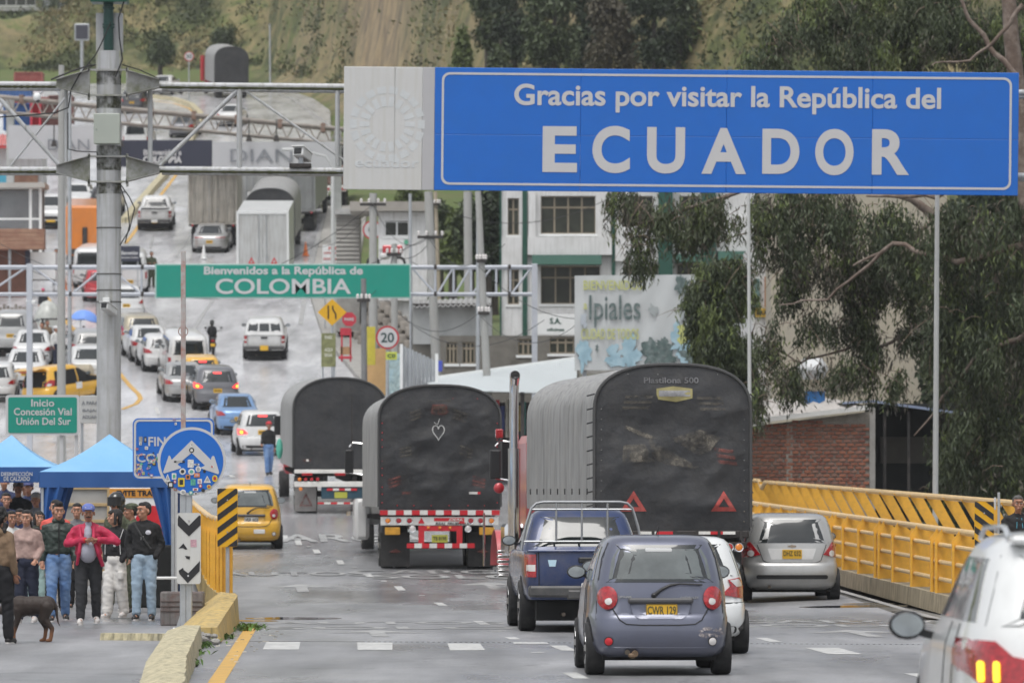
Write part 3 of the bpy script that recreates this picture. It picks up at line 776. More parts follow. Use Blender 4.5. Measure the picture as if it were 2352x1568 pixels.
sweep('barrier',[(-3.93,72.2,0,.45),(-4.05,78,0,.8),(-4.12,81.5,0,1.0),(-4.22,83.2,0,1.05)],[(.2,0),(.16,.43),(-.06,.45),(-.42,.2),(-.42,0)],YC,
      'yellow painted concrete barrier end below the striped panel on the left','barrier',wob=.03)
sweep('barrier',[(-4.22,83.5,0,1.0),(-4.9,93,0,.95),(-9.0,151,prof(151)*.8,.9)],[(.18,0),(.15,.42),(-.1,.42),(-.12,0)],YC,
      'long yellow concrete base carrying the railing on the left of the road','barrier')
sweep('kerb',[(-5.35,74,0,1),(-4.15,73.6,0,1)],[(.1,0),(.08,.09),(-.08,.09),(-.1,0)],YCK,'low mossy yellow kerb strip in front of the rusty concrete block','kerb')
def rubble():
 mb=MB()
 for i in range(60):
  x=-3.95+random.gauss(0,.08);y=71.6+random.gauss(0,.3);s=random.uniform(.02,.07)
  mb.ell((x,y,random.uniform(0,.13)),(s,s*random.uniform(.6,1.2),s*.7),6,rot=Matrix.Rotation(random.random()*3,3,'X'))
 tag(mb.obj('rubble',CONC,None),kind='stuff')
rubble()
def med(pts,w=.3,h=.28):return[(gp(*p).x,gp(*p).y,zg(gp(*p).x,gp(*p).y),1)for p in pts]
sweep('median_kerb',med([(286,512),(315,478),(350,437),(395,388),(430,340),(450,300)]),[(.25,0),(.2,.3),(-.2,.3),(-.25,0)],YCK,kind='structure')
sweep('median_kerb',med([(350,226),(400,232),(440,246),(460,266),(455,286)]),[(.25,0),(.2,.28),(-.2,.28),(-.25,0)],YCK,kind='structure')
sweep('pavement',[(xright(y)+1.1,y,zg(xright(y),y),1)for y in range(206,330,4)],[(-1.1,0),(-1.08,.16),(1.2,.16),(1.3,-.4)],CONC,kind='structure')
BK=M('bridge_kerb',(.40,.33,.22),.85,0,.15,5,bump=.4,bs=14,dirt=(.2,.18,.13),dscale=3,damt=.6,streak=(.05,.055,.035))
sweep('bridge_kerb',[(fx(y),y,max(-.02,fz(y)),1)for y in(30,60,88,120,150,168)],[(-.12,0),(-.1,.3),(.22,.3),(.24,-.9)],BK,kind='structure',wob=.006)
sweep('footway',[(fx(y)+1.0,y,fz(y),1)for y in(30,88,120,150,205)],[(-.8,-.6),(-.8,.12),(.62,.12),(.64,.38),(.95,.38),(.96,-.9)],CONC,kind='structure',wob=.004)
YP=M('yellow_railing_paint',(.76,.41,.045),.42,0,.08,4,coat=.15,dirt=(.36,.19,.05),dscale=3.5,damt=.5)
YPL=M('pale_yellow_tube_paint',(.78,.54,.24),.42,0,.06,4,coat=.15,dirt=(.4,.25,.12),dscale=6,damt=.45)
def road_fence(label,fxn,fzn,ya,yb,H,step,side=1,w=.32):
 t=thing('bridge_fence',label,'fence',(fxn(ya),ya,fzn(ya)));O=Vector((fxn(ya),ya,fzn(ya)))
 post=None;n=int((yb-ya)/step)
 def at(y,dx=0,z=0):return Vector((fxn(y)+dx,y,fzn(y)+z))-O
 for i in range(n+1):
  dbl=(i%3==0)
  for dy in((-.22*step,.0)if dbl else(0,)):
   y=ya+i*step+dy
   if y<ya:continue
   if post is None:
    m=MB()
    m.prism([(-.06,0),(w-.06,0),(w-.06,H-.12),(.14,H-.02),(.05,H-.02),(-.06,H-.16)],'y',-.012,.012)
    m.box(-.085,-.045,-.05,.05,0,H-.17);m.bar((-.065,0,H-.19),(.07,0,H),.1,.035,0,(0,1,0));m.box(w-.07,w-.045,-.03,.03,0,H-.1)
    post=m.obj('post',[YP],t,smooth=0);post.location=at(y)
   else:
    c=post.copy();COL.objects.link(c);c.location=at(y)
 for z in(.27,.60,.93):
  MB().tube([at(ya+k*(yb-ya)/8,.0,z*H/1.2)for k in range(9)],.037,10).obj('rail',YPL,t)
 MB().tube([at(ya-.4+k*(yb-ya)/8,.08,H+.01)for k in range(9)],.052,12).obj('top_rail',YPL,t)
 return t
def foot_fence(label,fxn,fzn,ya,yb,H,step):
 """bent post blades leaning towards the road, tubes through them, handrail on top"""
 t=thing('footway_fence',label,'fence',(fxn(ya),ya,fzn(ya)));O=Vector((fxn(ya),ya,fzn(ya)));post=None
 def at(y,dx=0,z=0):return Vector((fxn(y)+dx,y,fzn(y)+z))-O
 for i in range(int((yb-ya)/step)+1):
  y=ya+i*step
  if post is None:
   m=MB();w=.13
   m.prism([(-.02,0),(w-.02,0),(.24+w,.52*H),(w-.12,H),(-.18,H),(.20,.52*H)],'y',-.012,.012)
   m.bar((w+.0,0,0),(.25+w,0,.52*H),.07,.02,0,(0,1,0));m.bar((.25+w,0,.52*H),(w-.10,0,H),.07,.02,0,(0,1,0))
   post=m.obj('post',YP,t,smooth=0);post.location=at(y)
  else:
   c=post.copy();COL.objects.link(c);c.location=at(y)
 for z,dx in((.12,.1),(.50,.28)):
  MB().tube([at(ya+k*(yb-ya)/8,dx,z*H)for k in range(9)],.034,8).obj('rail',YPL,t)
 y1=150
 MB().tube([at(ya,-.1,H),at(120,-.1,H),at(y1,-.1,H),at(y1+1.2,-.1,H-.17),at(y1+2.2,-.1,H+.02),at(yb,-.1,H+.02)],.055,10).obj('handrail',YPL,t)
 return t
road_fence('yellow steel road fence of flat posts and tubes behind the silver hatchback',fx,lambda y:fz(y)+.3,72,165,1.0,3.25)
foot_fence('outer yellow footway fence with slanting bent blades in front of the brick shed',lambda y:fx(y)+1.72,lambda y:fz(y)+.38,74,190,1.32,3.1)
road_fence('yellow bridge fence on the left behind the round blue sign',lambda y:-4.22-.072*(y-83.4),lambda y:.40+prof(y)*.8,83.4,150,1.08,2.6,-1,.15)
def weeds():
 mb=MB()
 spots=[(-3.75,80.5,60),(-3.85,74.5,40),(-3.7,79,25),(-3.88,70.2,26),(-3.75,67,14),(-3.6,63,12),(-4.5,84,20),(7.0,112,20),(6.85,100,10),(-3.9,72,24)]
 for sx_,sy_,n in spots:
  for i in range(n*2):
   x=sx_+random.gauss(0,.09);y=sy_+random.gauss(0,.25);z=zg(x,y)
   h=random.uniform(.02,.085);a=random.random()*6.28;w=.012+random.random()*.012;lean=random.uniform(.02,.1)
   d=Vector((math.cos(a),math.sin(a),0));e=Vector((-d.y,d.x,0))*w
   p=Vector((x,y,z));mb.add([p-e*.4,p+e*.4,p+d*lean*.6+e+Vector((0,0,h*.7)),p+d*lean*1.4+Vector((0,0,h)),p+d*lean*.6-e+Vector((0,0,h*.7))],[(0,1,2,3,4)])
 tag(mb.obj('weeds',M('weed_leaf',(.09,.17,.03),.6,0,.2,9,island=.35),None,smooth=0,fix=False),kind='stuff')
weeds()
def litter():
 mb=MB()
 for i in range(45):
  x=random.uniform(-3.9,-3.1);y=random.uniform(62,80);s=random.uniform(.01,.035)
  mb.box(x,x+s*1.6,y,y+s,.002,.012)
 tag(mb.obj('litter',M('litter',(.5,.47,.4),.8,0,.2,9,island=.5),None,smooth=0),kind='stuff')
litter()
# ================================================================ vehicles in the scene
def G3(X,Y):return gp(X,Y)
P_SLATE=paint('slate_blue',(.125,.135,.185),.45,.36)
P_WHITE=paint('white',(.62,.62,.61),.0,.35)
P_PEARL=paint('pearl_white',(.70,.71,.70),.0,.3)
P_SILVER=paint('silver',(.42,.42,.41),.5,.36)
P_GREY=paint('grey',(.16,.16,.17),.5,.36)
P_DARK=paint('dark_grey',(.05,.05,.055),.4,.36)
P_BLUE=paint('dark_blue',(.012,.030,.105),.3,.38,dirt=(.16,.14,.12),damt=.35)
P_SKY=paint('light_blue',(.17,.30,.52),.3,.36)
P_TAXI=paint('taxi_yellow',(.72,.40,.035),.0,.35)
P_BEIGE=paint('beige',(.42,.37,.27),.35,.38)
P_RED=paint('red',(.45,.02,.03),.1,.38)
P_ORANGE=paint('orange',(.62,.19,.02),.0,.45)
P_TAN=paint('tan_grey',(.36,.33,.29),.2,.45)
P_PINK=paint('faded_red',(.55,.10,.11),.0,.4,dirt=(.4,.25,.22))
def small_hatch(t,sh,k,pm,rearz=True,plate_txt='CWR 129',city='CALI',badge=('SPARK','CHEVROLET'),plate_mat=PLY,damaged=True,core=True):
 """rear details of the round-lamped small hatchback"""
 kx,ky,kz,WW,LL,HH=k
 for s in(-1,1):
  o=sh.patch('rear',disc(s*.555*kx,.835*kz,.104,26,.122),.014,.01,5,0,dome=.022).obj('tail_light',REDL,t)
  sh.patch('rear',disc(s*.545*kx,.80*kz,.038,16),.034,0,2,0,dome=.006).obj('reverse_lamp',CLRL,o)
  sh.patch('rear',disc(s*.545*kx,.80*kz,.047,16),.031,0,2,0).obj('lamp_ring',REDL,o)
 sh.patch('rear',[(-.54,1.035*kz),(.54,1.035*kz),(.50,1.25*kz),(.44,1.355*kz),(-.44,1.355*kz),(-.50,1.25*kz)],.0055,.0).obj('clear_pane',M('window_inside',(.11,.125,.125),.06,0,.35,2.2,spec=.7),t)
 sh.patch('rear',rrect(-.15,.13,1.325*kz,1.365*kz,.015,3),.008,0).obj('third_brake_light',M('pale_lens',(.35,.36,.36),.3,0,0),t)
 sh.line('rear',[(-.50,.715*kz),(-.43,.60*kz),(-.36,.555*kz),(-.2,.545*kz),(.2,.545*kz),(.36,.555*kz),(.43,.60*kz),(.50,.715*kz)],.007).obj('tailgate_seam',BLACK,t)
 for s in(-1,1):
  sh.line('rear',[(s*.66,.80*kz),(s*.67,.60*kz),(s*.745,.595*kz)],.005).obj('panel_seam',BLACK,t)
  sh.line('rear',[(s*.64,1.02*kz),(s*.60,1.25*kz),(s*.53,1.42*kz)],.008).obj('window_gasket',BLACK,t)
 rec=M('recess_'+pm.name,(.0,.0,.0),.4,0,0)
 sh.patch('rear',[(-.32,.77*kz),(.32,.77*kz),(.29,.66*kz),(.22,.612*kz),(-.22,.612*kz),(-.29,.66*kz)],.004,.0).obj('plate_recess',pm,t)
 sh.line('rear',[(-.325,.775*kz),(-.30,.66*kz),(-.23,.606*kz),(.23,.606*kz),(.30,.66*kz),(.325,.775*kz)],.006,-.002).obj('recess_edge',pm,t)
 b=MB();b.rbox(-.345,.345,-.055,-.005,0,.058,.02);b.obj('tailgate_handle',M('grey_trim',(.07,.07,.075),.5,0,.1),t,loc=(0,sh.ry(0,.79*kz),.775*kz))
 b=MB();b.prism(rrect(-.165,.165,-.078,.078,.012,2),'y',-.004,.006)
 pl=b.obj('license_plate',plate_mat,t,loc=(.012,sh.ry(0,.70*kz)-.022,.690*kz))
 text(plate_txt,1,M('plate_ink',(.10,.085,.03),.5,0,0)if plate_mat==PLY else INK,pl,(0,-.0065,.012),width=.30,height=.088,bold=.02,depth=.003)
 if city:text(city,1,M('plate_ink',(.10,.085,.03),.5,0,0),pl,(0,-.0065,-.058),width=.065,height=.02,bold=.02,depth=.003)
 ringplate(b2:=MB(),rrect(-.162,.162,-.075,.075,.012,2),rrect(-.157,.157,-.070,.070,.010,2),-.0065,-.004);b2.obj('plate_border',M('plate_ink',(.10,.085,.03),.5,0,0),pl)
 if badge:
  w0=.155
  for i,(b_,x,w_)in enumerate([(badge[0],-.37,.15),(badge[1],.305,.19)]):
   q=text(b_,1,CHROME,t,(x,sh.ry(x,.845*kz)-.012,.845*kz-.008*i),width=w_,height=.023,bold=.03,depth=.008,name='badge')
 zw=.86*kz;p0=(-.07,sh.ry(-.07,zw)-.03,zw);p1=(.09,sh.ry(.09,.965*kz)-.055,.965*kz);p2=(.20,sh.ry(.2,.985*kz)-.045,.985*kz);p3=(.44,sh.ry(.44,.975*kz)-.03,.975*kz)
 b=MB();b.tube([p0,((p0[0]+p1[0])/2,(p0[1]+p1[1])/2-.01,(p0[2]+p1[2])/2+.012),p1,p2],[.022,.018,.016,.01],8);b.tube([(.1,p1[1],p1[2]+.012),p2,p3],.011,6);b.ell(p0,(.03,.03,.03),10)
 b.obj('wiper',BLACK,t)
 for s,m_,nm in((-1,REDREF,'reflector'),(1,CLRL,'reverse_light')):
  sh.patch('rear',disc(s*.545,.37*kz,.04,16),.008,.005,2,0,dome=.01).obj(nm,m_,t)
  sh.patch('rear',disc(s*.545,.37*kz,.05,16),.004,.005,2,0).obj('lamp_surround',BLACK,t)
 sh.line('rear',[(-.60,.305*kz),(.60,.305*kz)],.008,-.003).obj('bumper_crease',pm,t)
 if damaged:
  mb=MB();sc=M('scraped_paint',(.50,.45,.44),.7,0,.5,14,alpha=1,anoise=14)
  random.seed(5)
  for i in range(16):
   x=random.uniform(.42,.70);z=random.uniform(.42,.51)*kz;w_=random.uniform(.03,.13);h_=random.uniform(.008,.025)
   q=sh.patch('rear',[(x-w_/2,z),(x-w_*.1,z+h_),(x+w_/2,z+h_*.4),(x+w_*.3,z-h_),(x-w_*.2,z-h_*.7)],.002,0,1,0);mb.add(q.v,q.f)
  mb.obj('scrape_marks',sc,t)
 b=MB();b.cyl((-.27,.0,.235),(-.27,.3,.25),.034,n=14);b.ell((-.30,.02,.215),(.045,.03,.03),10);b.obj('exhaust_pipe',M('rusty_steel',(.16,.11,.07),.7,.4,.4,12),t)
 b=MB();b.bar((0,.9,HH+.0),(.02,.85,HH+.06),.01,.01);b.cyl((0,.5,HH-.03),(.0,.34,HH+.10),.004,.002,6);b.obj('aerial',BLACK,t)
g=G3(1518,1552)
t,sh,k=car('hatch','slate blue-grey small hatchback with round red tail lamps and plate CWR-129',(g.x,g.y,g.z),.034,P_SLATE,plate=None,H=1.47,lamps='round',detail=True,trim=False)
small_hatch(t,sh,k,P_SLATE)
MB().ell((-.35,1.9,1.12),(.22,.14,.24),12).obj('seat',M('seat_dark',(.02,.02,.02),.8,0,0),t)
g=G3(1557,1503)
t,sh,k=car('hatch','white hatchback half hidden in front of the slate blue hatchback',(g.x,g.y,g.z),.05,P_PEARL,plate=None,Wd=1.74,L=4.0,H=1.40,lamps=None)
kx,ky,kz,WW,LL,HH=k
for s in(-1,1):
 sh.patch('rear',[(s*(WW-.26),.95*kz),(s*(WW-.10),.98*kz),(s*(WW-.008),.86*kz),(s*(WW-.01),.76*kz),(s*(WW-.18),.77*kz)],.014).obj('tail_light',REDL,t)
 sh.patch('rear',[(s*(WW-.24),.945*kz),(s*(WW-.12),.96*kz),(s*(WW-.05),.87*kz),(s*(WW-.15),.86*kz)],.019).obj('clear_lens',CLRL,t)
 sh.patch('rear',[(s*(WW-.05),.42*kz),(s*(WW-.14),.33*kz),(s*(WW-.1),.27*kz),(s*(WW-.03),.30*kz)],.006).obj('vent_trim',BLACK,t)
g=G3(1820,1381)
t,sh,k=car('hatch','silver hatchback with dark rear window beside the yellow bridge fence',(g.x,g.y,g.z),.028,P_SILVER,plate=None,Wd=1.69,L=3.95,H=1.52,lamps='tri',trim=False,detail=True)
kx,ky,kz,WW,LL,HH=k
sh.patch('rear',rrect(-.62,.62,.385*kz,.455*kz,.03,3),.008).obj('bumper_insert',BLACK,t)
sh.patch('rear',[(-.42,.905*kz),(.42,.905*kz),(.36,.72*kz),(-.36,.72*kz)],.004).obj('plate_recess',P_WHITE,t)
b=MB();b.prism(rrect(-.17,.17,-.08,.08,.012,2),'y',-.004,.006)
pl=b.obj('license_plate',PLY,t,loc=(0,sh.ry(0,.82*kz)-.02,.81*kz));text('DHZ 032',1,M('plate_ink',(.10,.085,.03),.5,0,0),pl,(0,-.0065,.012),width=.30,height=.088,bold=.02,depth=.003)
sh.line('rear',[(-.60,.97*kz),(-.50,.70*kz),(-.42,.665*kz),(.42,.665*kz),(.50,.70*kz),(.60,.97*kz)],.006).obj('tailgate_seam',BLACK,t)
text('FAMILY',1,CHROME,t,(-.47,sh.ry(-.47,.945*kz)-.01,.945*kz),width=.16,height=.018,bold=.02,name='badge')if False else None
b=MB();b.prism([(-.07,-.012),(-.02,-.018),(-.02,-.026),(.02,-.026),(.02,-.018),(.07,-.012),(.07,.012),(.02,.018),(.02,.026),(-.02,.026),(-.02,.018),(-.07,.012)],'y',0,.01);b.obj('badge',CHROME,t,loc=(0,sh.ry(0,.95*kz)-.015,.945*kz))
g=G3(1352,1452)
t,sh,k=car('pickup','dark blue pickup with steel tube rack behind its cab beside the slate blue hatchback',(g.x,g.y,g.z),.05,P_BLUE,plate=None,H=1.72,Wd=1.76,name='pickup_truck',cat='pickup')
kx,ky,kz,WW,LL,HH=k
y_=1.5
b=MB();RK=M('rack_steel',(.35,.36,.37),.4,.7,.15,8)
zt=HH+.075
b.tube([(-WW+.03,y_,1.12),(-WW+.09,y_,1.45),(-WW+.17,y_,zt-.09),(-WW+.24,y_,zt-.02),(-WW+.34,y_,zt),(WW-.34,y_,zt),(WW-.24,y_,zt-.02),(WW-.17,y_,zt-.09),(WW-.09,y_,1.45),(WW-.03,y_,1.12)],.02,8)
b.tube([(-WW+.16,y_,HH-.03),(WW-.16,y_,HH-.03)],.016,6);b.tube([(-WW+.05,y_,1.24),(WW-.05,y_,1.24)],.018,6)
for x in(-.36,0,.36):b.tube([(x,y_,1.24),(x,y_,zt)],.016,6)
b.obj('roll_bar',RK,t)
b=MB();b.rbox(-.18,.24,2.1,2.14,HH-.075,HH-.045,.008);b.obj('third_brake_light',M('faded_red_lens',(.5,.16,.13),.4),t)
for x in(-.37,.3):MB().ell((x,2.5,1.36*kz),(.17,.06,.16),12).obj('seat',M('seat_dark',(.02,.02,.02),.8,0,0),t)
b=MB();b.prism(rrect(-.15,.15,-.085,.085,.012,2),'y',-.004,.006);pl=b.obj('license_plate',PLW,t,loc=(.04,-.155,.60));text('TP 4821',1,INK,pl,(0,-.0065,-.01),width=.27,height=.09,bold=.02,depth=.003)
MB().prism([(-.06,0),(.06,0),(.045,-.09),(-.04,-.09)],'y',0,.004).obj('sticker',M('sticker_blue',(.45,.62,.72),.5),t,loc=(-.5,sh.ry(-.5,.98)-.01,1.0))
g=P(2600,1135+EYE*FPX/31.8,31.8)
t,sh,k=car('suv','white SUV cut by the right edge of the picture with its brake lamp lit',(3.50,32.2,0),.005,P_PEARL,plate=None,L=4.45,Wd=1.86,H=1.68,lamps=None,rails=True,detail=True,
   tint=M('suv_glass',(.035,.04,.042),.05,0,0,spec=.8),third=False)
kx,ky,kz,WW,LL,HH=k
for s in(-1,1):
 o=sh.patch('rear',[(s*(WW-.40),.94*kz),(s*(WW-.2),.985*kz),(s*(WW-.01),1.0*kz),(s*(WW-.012),.90*kz),(s*(WW-.13),.79*kz),(s*(WW-.34),.78*kz)],.016).obj('tail_light',REDL,t)
 for dx in(.12,.20):
  sh.patch('rear',rrect(s*(WW-dx)-.017,s*(WW-dx)+.017,.815*kz,.935*kz,.016,3),.026,0,2,0).obj('lamp_core',M('suv_lamp_core',(.9,.6,.03),.3,0,0,emit=(1,.62,.03),es=1.6),o)
for q in t.children:
 if q.name.startswith('wing_mirror'):q.location=(-.42*(.9 if q.data.vertices[0].co.x<0 else-.9)*-1*0,-.1,-.36);q.scale=(1.10,1,1.22)
b=MB();b.rbox(-.62,.62,.42*ky,.62*ky,HH-.07,HH-.02,.02);b.obj('roof_spoiler',P_PEARL,t)
def put(kind,label,X,Y,rz,pm,**kw):
 g=gp(X,Y);return car(kind,label,(g.x,g.y,g.z),rz,pm,**kw)
t,sh,k=put('hatch','yellow taxi hatchback with round red tail lamp beside the striped panel',576,1262,.075,P_TAXI,plate=None,H=1.5,lamps='round',trim=False)
small_hatch(t,sh,k,P_TAXI,plate_txt='VER 603',city=None,badge=None,plate_mat=PLW,damaged=False)
b=MB();b.rbox(-.13,.13,-.012,.0,-.05,.05,.01);b.obj('sticker',PLW,t,loc=(.2,sh.ry(.2,.42)-.004,.43))
put('hatch','white hatchback with lit tail lamp beside the leftmost tarped truck',604,1047,.12,P_WHITE,Wd=1.74,L=3.9,H=1.56,brake=True)
put('sedan','light blue sedan in the queue behind the white hatchback',549,1000,.14,P_SKY,Wd=1.66,H=1.46)
put('suv','dark grey SUV with three lit brake lamps in the queue',500,944,.15,P_GREY,brake=True)
put('sedan','silver sedan left of the dark grey SUV in the queue',428,925,.15,P_SILVER)
put('van','white minivan with dark rear window and red corner lamps in the queue',434,882,.16,P_WHITE,brake=False)
put('hatch','yellow taxi with lit high brake lamp between white minivan and grey SUV',466,908,.15,P_TAXI,Wd=1.65,L=3.9,H=1.5,third=True,brake=True)
put('suv','small white hatchback tucked in front of the white minivan',378,856,.18,P_WHITE,Wd=1.7,L=3.9,H=1.5)
put('sedan','white sedan with plain red tail lamps behind the beige wagon',350,834,.2,P_WHITE)
put('suv','beige wagon with tall red tail lamps near the thick grey pole',328,810,.22,P_BEIGE,lamps='high',H=1.58)
put('suv','white SUV behind the thick grey pole above the beige wagon',290,742,.2,P_WHITE)
t,sh,k=put('pickup','white pickup with three-pane canopy alone in the right lane',607,829,.02,P_WHITE,name='pickup_truck',cat='pickup',H=1.72)
kx,ky,kz,WW,LL,HH=k
cs=Shell([(1.13,.84,.06,2.2),(1.3,.82,.12,2.2),(1.5,.78,.22,2.2),(1.66,.72,.3,2.2),(1.73,.64,.4,2.2),(1.75,.5,.6,2.1)],(12,9));cs.mesh(8).obj('canopy',P_WHITE,t)
for a,b_ in((-.70,-.28),(-.22,.22),(.28,.70)):
 cs.patch('rear',[(a,1.26),(b_,1.26),(b_*.93,1.58),(a*.93,1.58)],.004,sub=0).obj('canopy_window',GLASS,t)
b=MB();b.prism(rrect(-.17,.17,-.08,.08,.012,2),'y',-.004,.006);b.obj('license_plate',PLY,t,loc=(0,-.16,.60))
t,sh,k=put('pickup','white crew pickup driving uphill beside the yellow median kerb',355,532,.02,P_WHITE,name='pickup_truck',cat='pickup',L=5.3,H=1.8,Wd=1.88)
b=MB();b.prism(rrect(-.17,.17,-.08,.08,.012,2),'y',-.004,.006);b.obj('license_plate',PLW,t,loc=(0,-.16,.60))
put('sedan','low silver-white coupe sedan behind the grey container truck',481,582,-.02,P_SILVER,Wd=1.88,L=4.7,H=1.42,lamps='bar')
put('sedan','white sedan parked left of the thick pole below the blue umbrella',205,886,.12,P_WHITE)
put('suv','silver-roofed car parked ahead of the white sedan left of the thick pole',212,845,.12,P_SILVER,H=1.5)
put('sedan','white sedan with dark red lamps parked in the left market row',73,846,.05,P_WHITE)
put('suv','silver van with yellow plate at the left edge behind the market row',24,820,.0,P_SILVER,L=4.6,H=1.9)
put('sedan','white sedan roof just behind the open yellow taxi',58,893,.05,P_WHITE)
put('hatch','white car fragment at the very left edge beside the open taxi',-12,925,.05,P_WHITE,Wd=1.7,L=3.8)
put('sedan','white car facing the camera right of the glazed booth',176,487,.0,P_WHITE,face='front',L=4.3)
put('pickup','silver-white pickup facing the camera beside the glazed booth',117,528,.0,P_WHITE,face='front',name='pickup_truck',cat='pickup')
put('suv','dark blue car behind the first thick grey pole near the grey container box',240,498,.0,P_DARK)
put('van','white van at the left of the red car under the green gantry',205,664,-.05,P_WHITE)
put('hatch','red hatchback mostly behind the thick grey pole',232,694,.1,P_RED,Wd=1.65,L=3.8)
put('van','white van right of the thick grey pole below the small dark banner',298,676,.05,P_WHITE)
put('van','white ambulance van with round red lamps above the dark banner',311,352,-.05,P_WHITE)
put('suv','dark car beside the pole under the upper gantry beam',303,262,-.1,P_DARK)
put('sedan','small white car far up the road beside the median',366,219,-.2,P_WHITE)
put('sedan','white car roof far up the road above the slanting truss',523,292,-.1,P_WHITE)
put('sedan','grey car climbing beyond the dark banner',415,318,-.1,P_GREY)
g=gp(78,934)
t,sh,k=car('hatch','yellow taxi hatchback with its tailgate raised above a dark load space',(g.x,g.y,g.z),-.62,P_TAXI,plate=None,Wd=1.62,L=3.9,H=1.52,lamps='tri',trim=False,
 win=[(-.56,.74),(.56,.74),(.60,1.0),(.50,1.36),(-.50,1.36),(-.60,1.0)],tint=M('open_boot',(.006,.006,.006),.9,0,0))
kx,ky,kz,WW,LL,HH=k
b=MB();b.grid(lambda u,v:((u-.5)*1.15,.35-.75*v,HH-.02+.06*math.sin(v*1.6)-.10*v*v),8,6);b.grid(lambda u,v:((u-.5)*1.15,.35-.75*v,HH-.06+.06*math.sin(v*1.6)-.10*v*v),8,6)
b.obj('tailgate',P_TAXI,t)
MB().rbox(-.25,.25,-.45,-.38,HH-.14,HH-.10,.01).obj('tailgate_lamp',REDL,t)
b=MB();b.rbox(-.005,.005,-.18,.18,-.13,.13,.002);b.obj('door_sign',PLW,t,loc=(sh.sx(1.9,.65)+.01,1.9,.66))
TARP=M('tarp_grey',(.30,.30,.295),.62,0,.1,1.3,bump=.25,bs=60,dirt=(.33,.32,.30),dscale=.8,damt=.6,streak=(.14,.14,.135))
TARPD=M('tarp_dark',(.030,.031,.034),.72,0,.3,1.6,bump=.7,bs=9,dirt=(.062,.060,.057),dscale=2.6,damt=.6)
FRAME=M('truck_frame',(.03,.028,.028),.7,.2,.3,5,dirt=(.12,.10,.085),damt=.5)
def tarp_body(t,x0,x1,L,zb,zs,zt,ribs=11,rear_off=0.0,ex=2.6,name2='rear_tarp',seed=1,wr=.03,slack=1.0,zbf=None):
 hw=(x1-x0)/2;cx=(x0+x1)/2
 def top(u):return zs+(zt-zs)*(max(0,1-abs(u)**ex))**(1/ex)
 prof_=[(-1,v)for v in np.linspace(0,1,7)[:-1]]
 arc=[(-math.cos(a),math.sin(a))for a in np.linspace(0,math.pi,27)]
 def cs(y):
  pts=[]
  zb_=zb if zbf is None else zb+(zbf-zb)*(y/L)
  for _,v in prof_:pts.append((-hw,zb_+(zs-zb_)*v))
  for c_,s_ in arc:
   pts.append((hw*math.copysign(abs(c_)**(2/ex),c_),zs+(zt-zs)*abs(s_)**(2/ex)))
  for _,v in reversed(prof_):pts.append((hw,zb_+(zs-zb_)*v))
  return pts
 mb=MB();ny=ribs*6;n=len(cs(0))
 for j in range(ny+1):
  y=L*j/ny;ph=math.cos(2*math.pi*j/6)
  for i,(x,z)in enumerate(cs(y)):
   d=-.022*slack*(1-ph)*(.35+.65*min(1,max(0,(z-zb)/(zt-zb))))+.018*slack*noise.noise(Vector((y*4.2,z*.8+seed,x)))
   q=Vector((x,z-zs))if z>zs else Vector((x,0));q=q.normalized()if q.length>0 else q
   mb.v.append((cx+x+q.x*d,y,z+q.y*d))
 for j in range(ny):
  for i in range(n-1):mb.f.append((j*n+i,j*n+i+1,(j+1)*n+i+1,(j+1)*n+i));mb.m.append(0)
 mb.f.append(tuple(ny*n+i for i in range(n)));mb.m.append(0)
 cov=mb.obj('side_tarp',TARP,t,smooth=60)
 def face(u,v):
  uu=(u*2-1);uu=math.sin(uu*math.pi/2);zt_=top(uu*.999);z=zb-.06+v*(zt_-zb+.06);x=cx+uu*hw
  e=(1-uu**6)*min(1,v*6)*min(1,(1-v)*6)
  w1=noise.noise(Vector((x*.9+z*.6+seed,z*.8-x*.5,seed)))*.09*slack+wr*noise.ridged_multi_fractal(Vector((x*.8+z*.7+seed,z*1.1-x*.9,2.2)),1,2,4,1.0,2)*.7
  return(x,-.02-e*w1+rear_off,z)
 mb=MB();mb.grid(face,56,56);rt=mb.obj(name2,TARPD,t,smooth=180,fix=False)
 o=[(cx+x*1.004,-.03,z*1.001)for x,z in cs(0)]
 MB().tube(o,.028,6).obj('hem',M('tarp_hem',(.06,.06,.06),.6,0,.1),t)
 return face,hw,cx
def mudflap(t,x0,x1,y,z0,z1,mat=None):
 b=MB();b.grid(lambda u,v:(x0+(x1-x0)*u,y-.03*math.sin(v*2),z0+(z1-z0)*v),4,4);b.grid(lambda u,v:(x0+(x1-x0)*u,y+.02-.03*math.sin(v*2),z0+(z1-z0)*v),4,4)
 return b.obj('mudflap',mat or M('mudflap_rubber',(.03,.03,.03),.8,0,.3,4,dirt=(.10,.095,.09),damt=.6),t)
def twheel(t,x,y,r=.5,w=.28,dual=True):
 for s in((-.5,.5)if dual else(0,)):
  wheel(t,x+s*(w+.04),y,r,w,M('truck_rim',(.3,.29,.27),.6,.5,.3),n=30)
def truck_light(t,x,z,y=-.03,r=.06,mat=REDL,ring=True):
 o=MB().lathe([(.001,-.02),(r*.7,-.016),(r,0),(r,.03)],(0,0,0),'y',16).obj('tail_light',mat,t,loc=(x,y,z))
 if ring:MB().lathe([(r,-.002),(r*1.22,-.008),(r*1.25,.02),(r,.03)],(0,0,0),'y',16).obj('lamp_ring',CHROME,o)
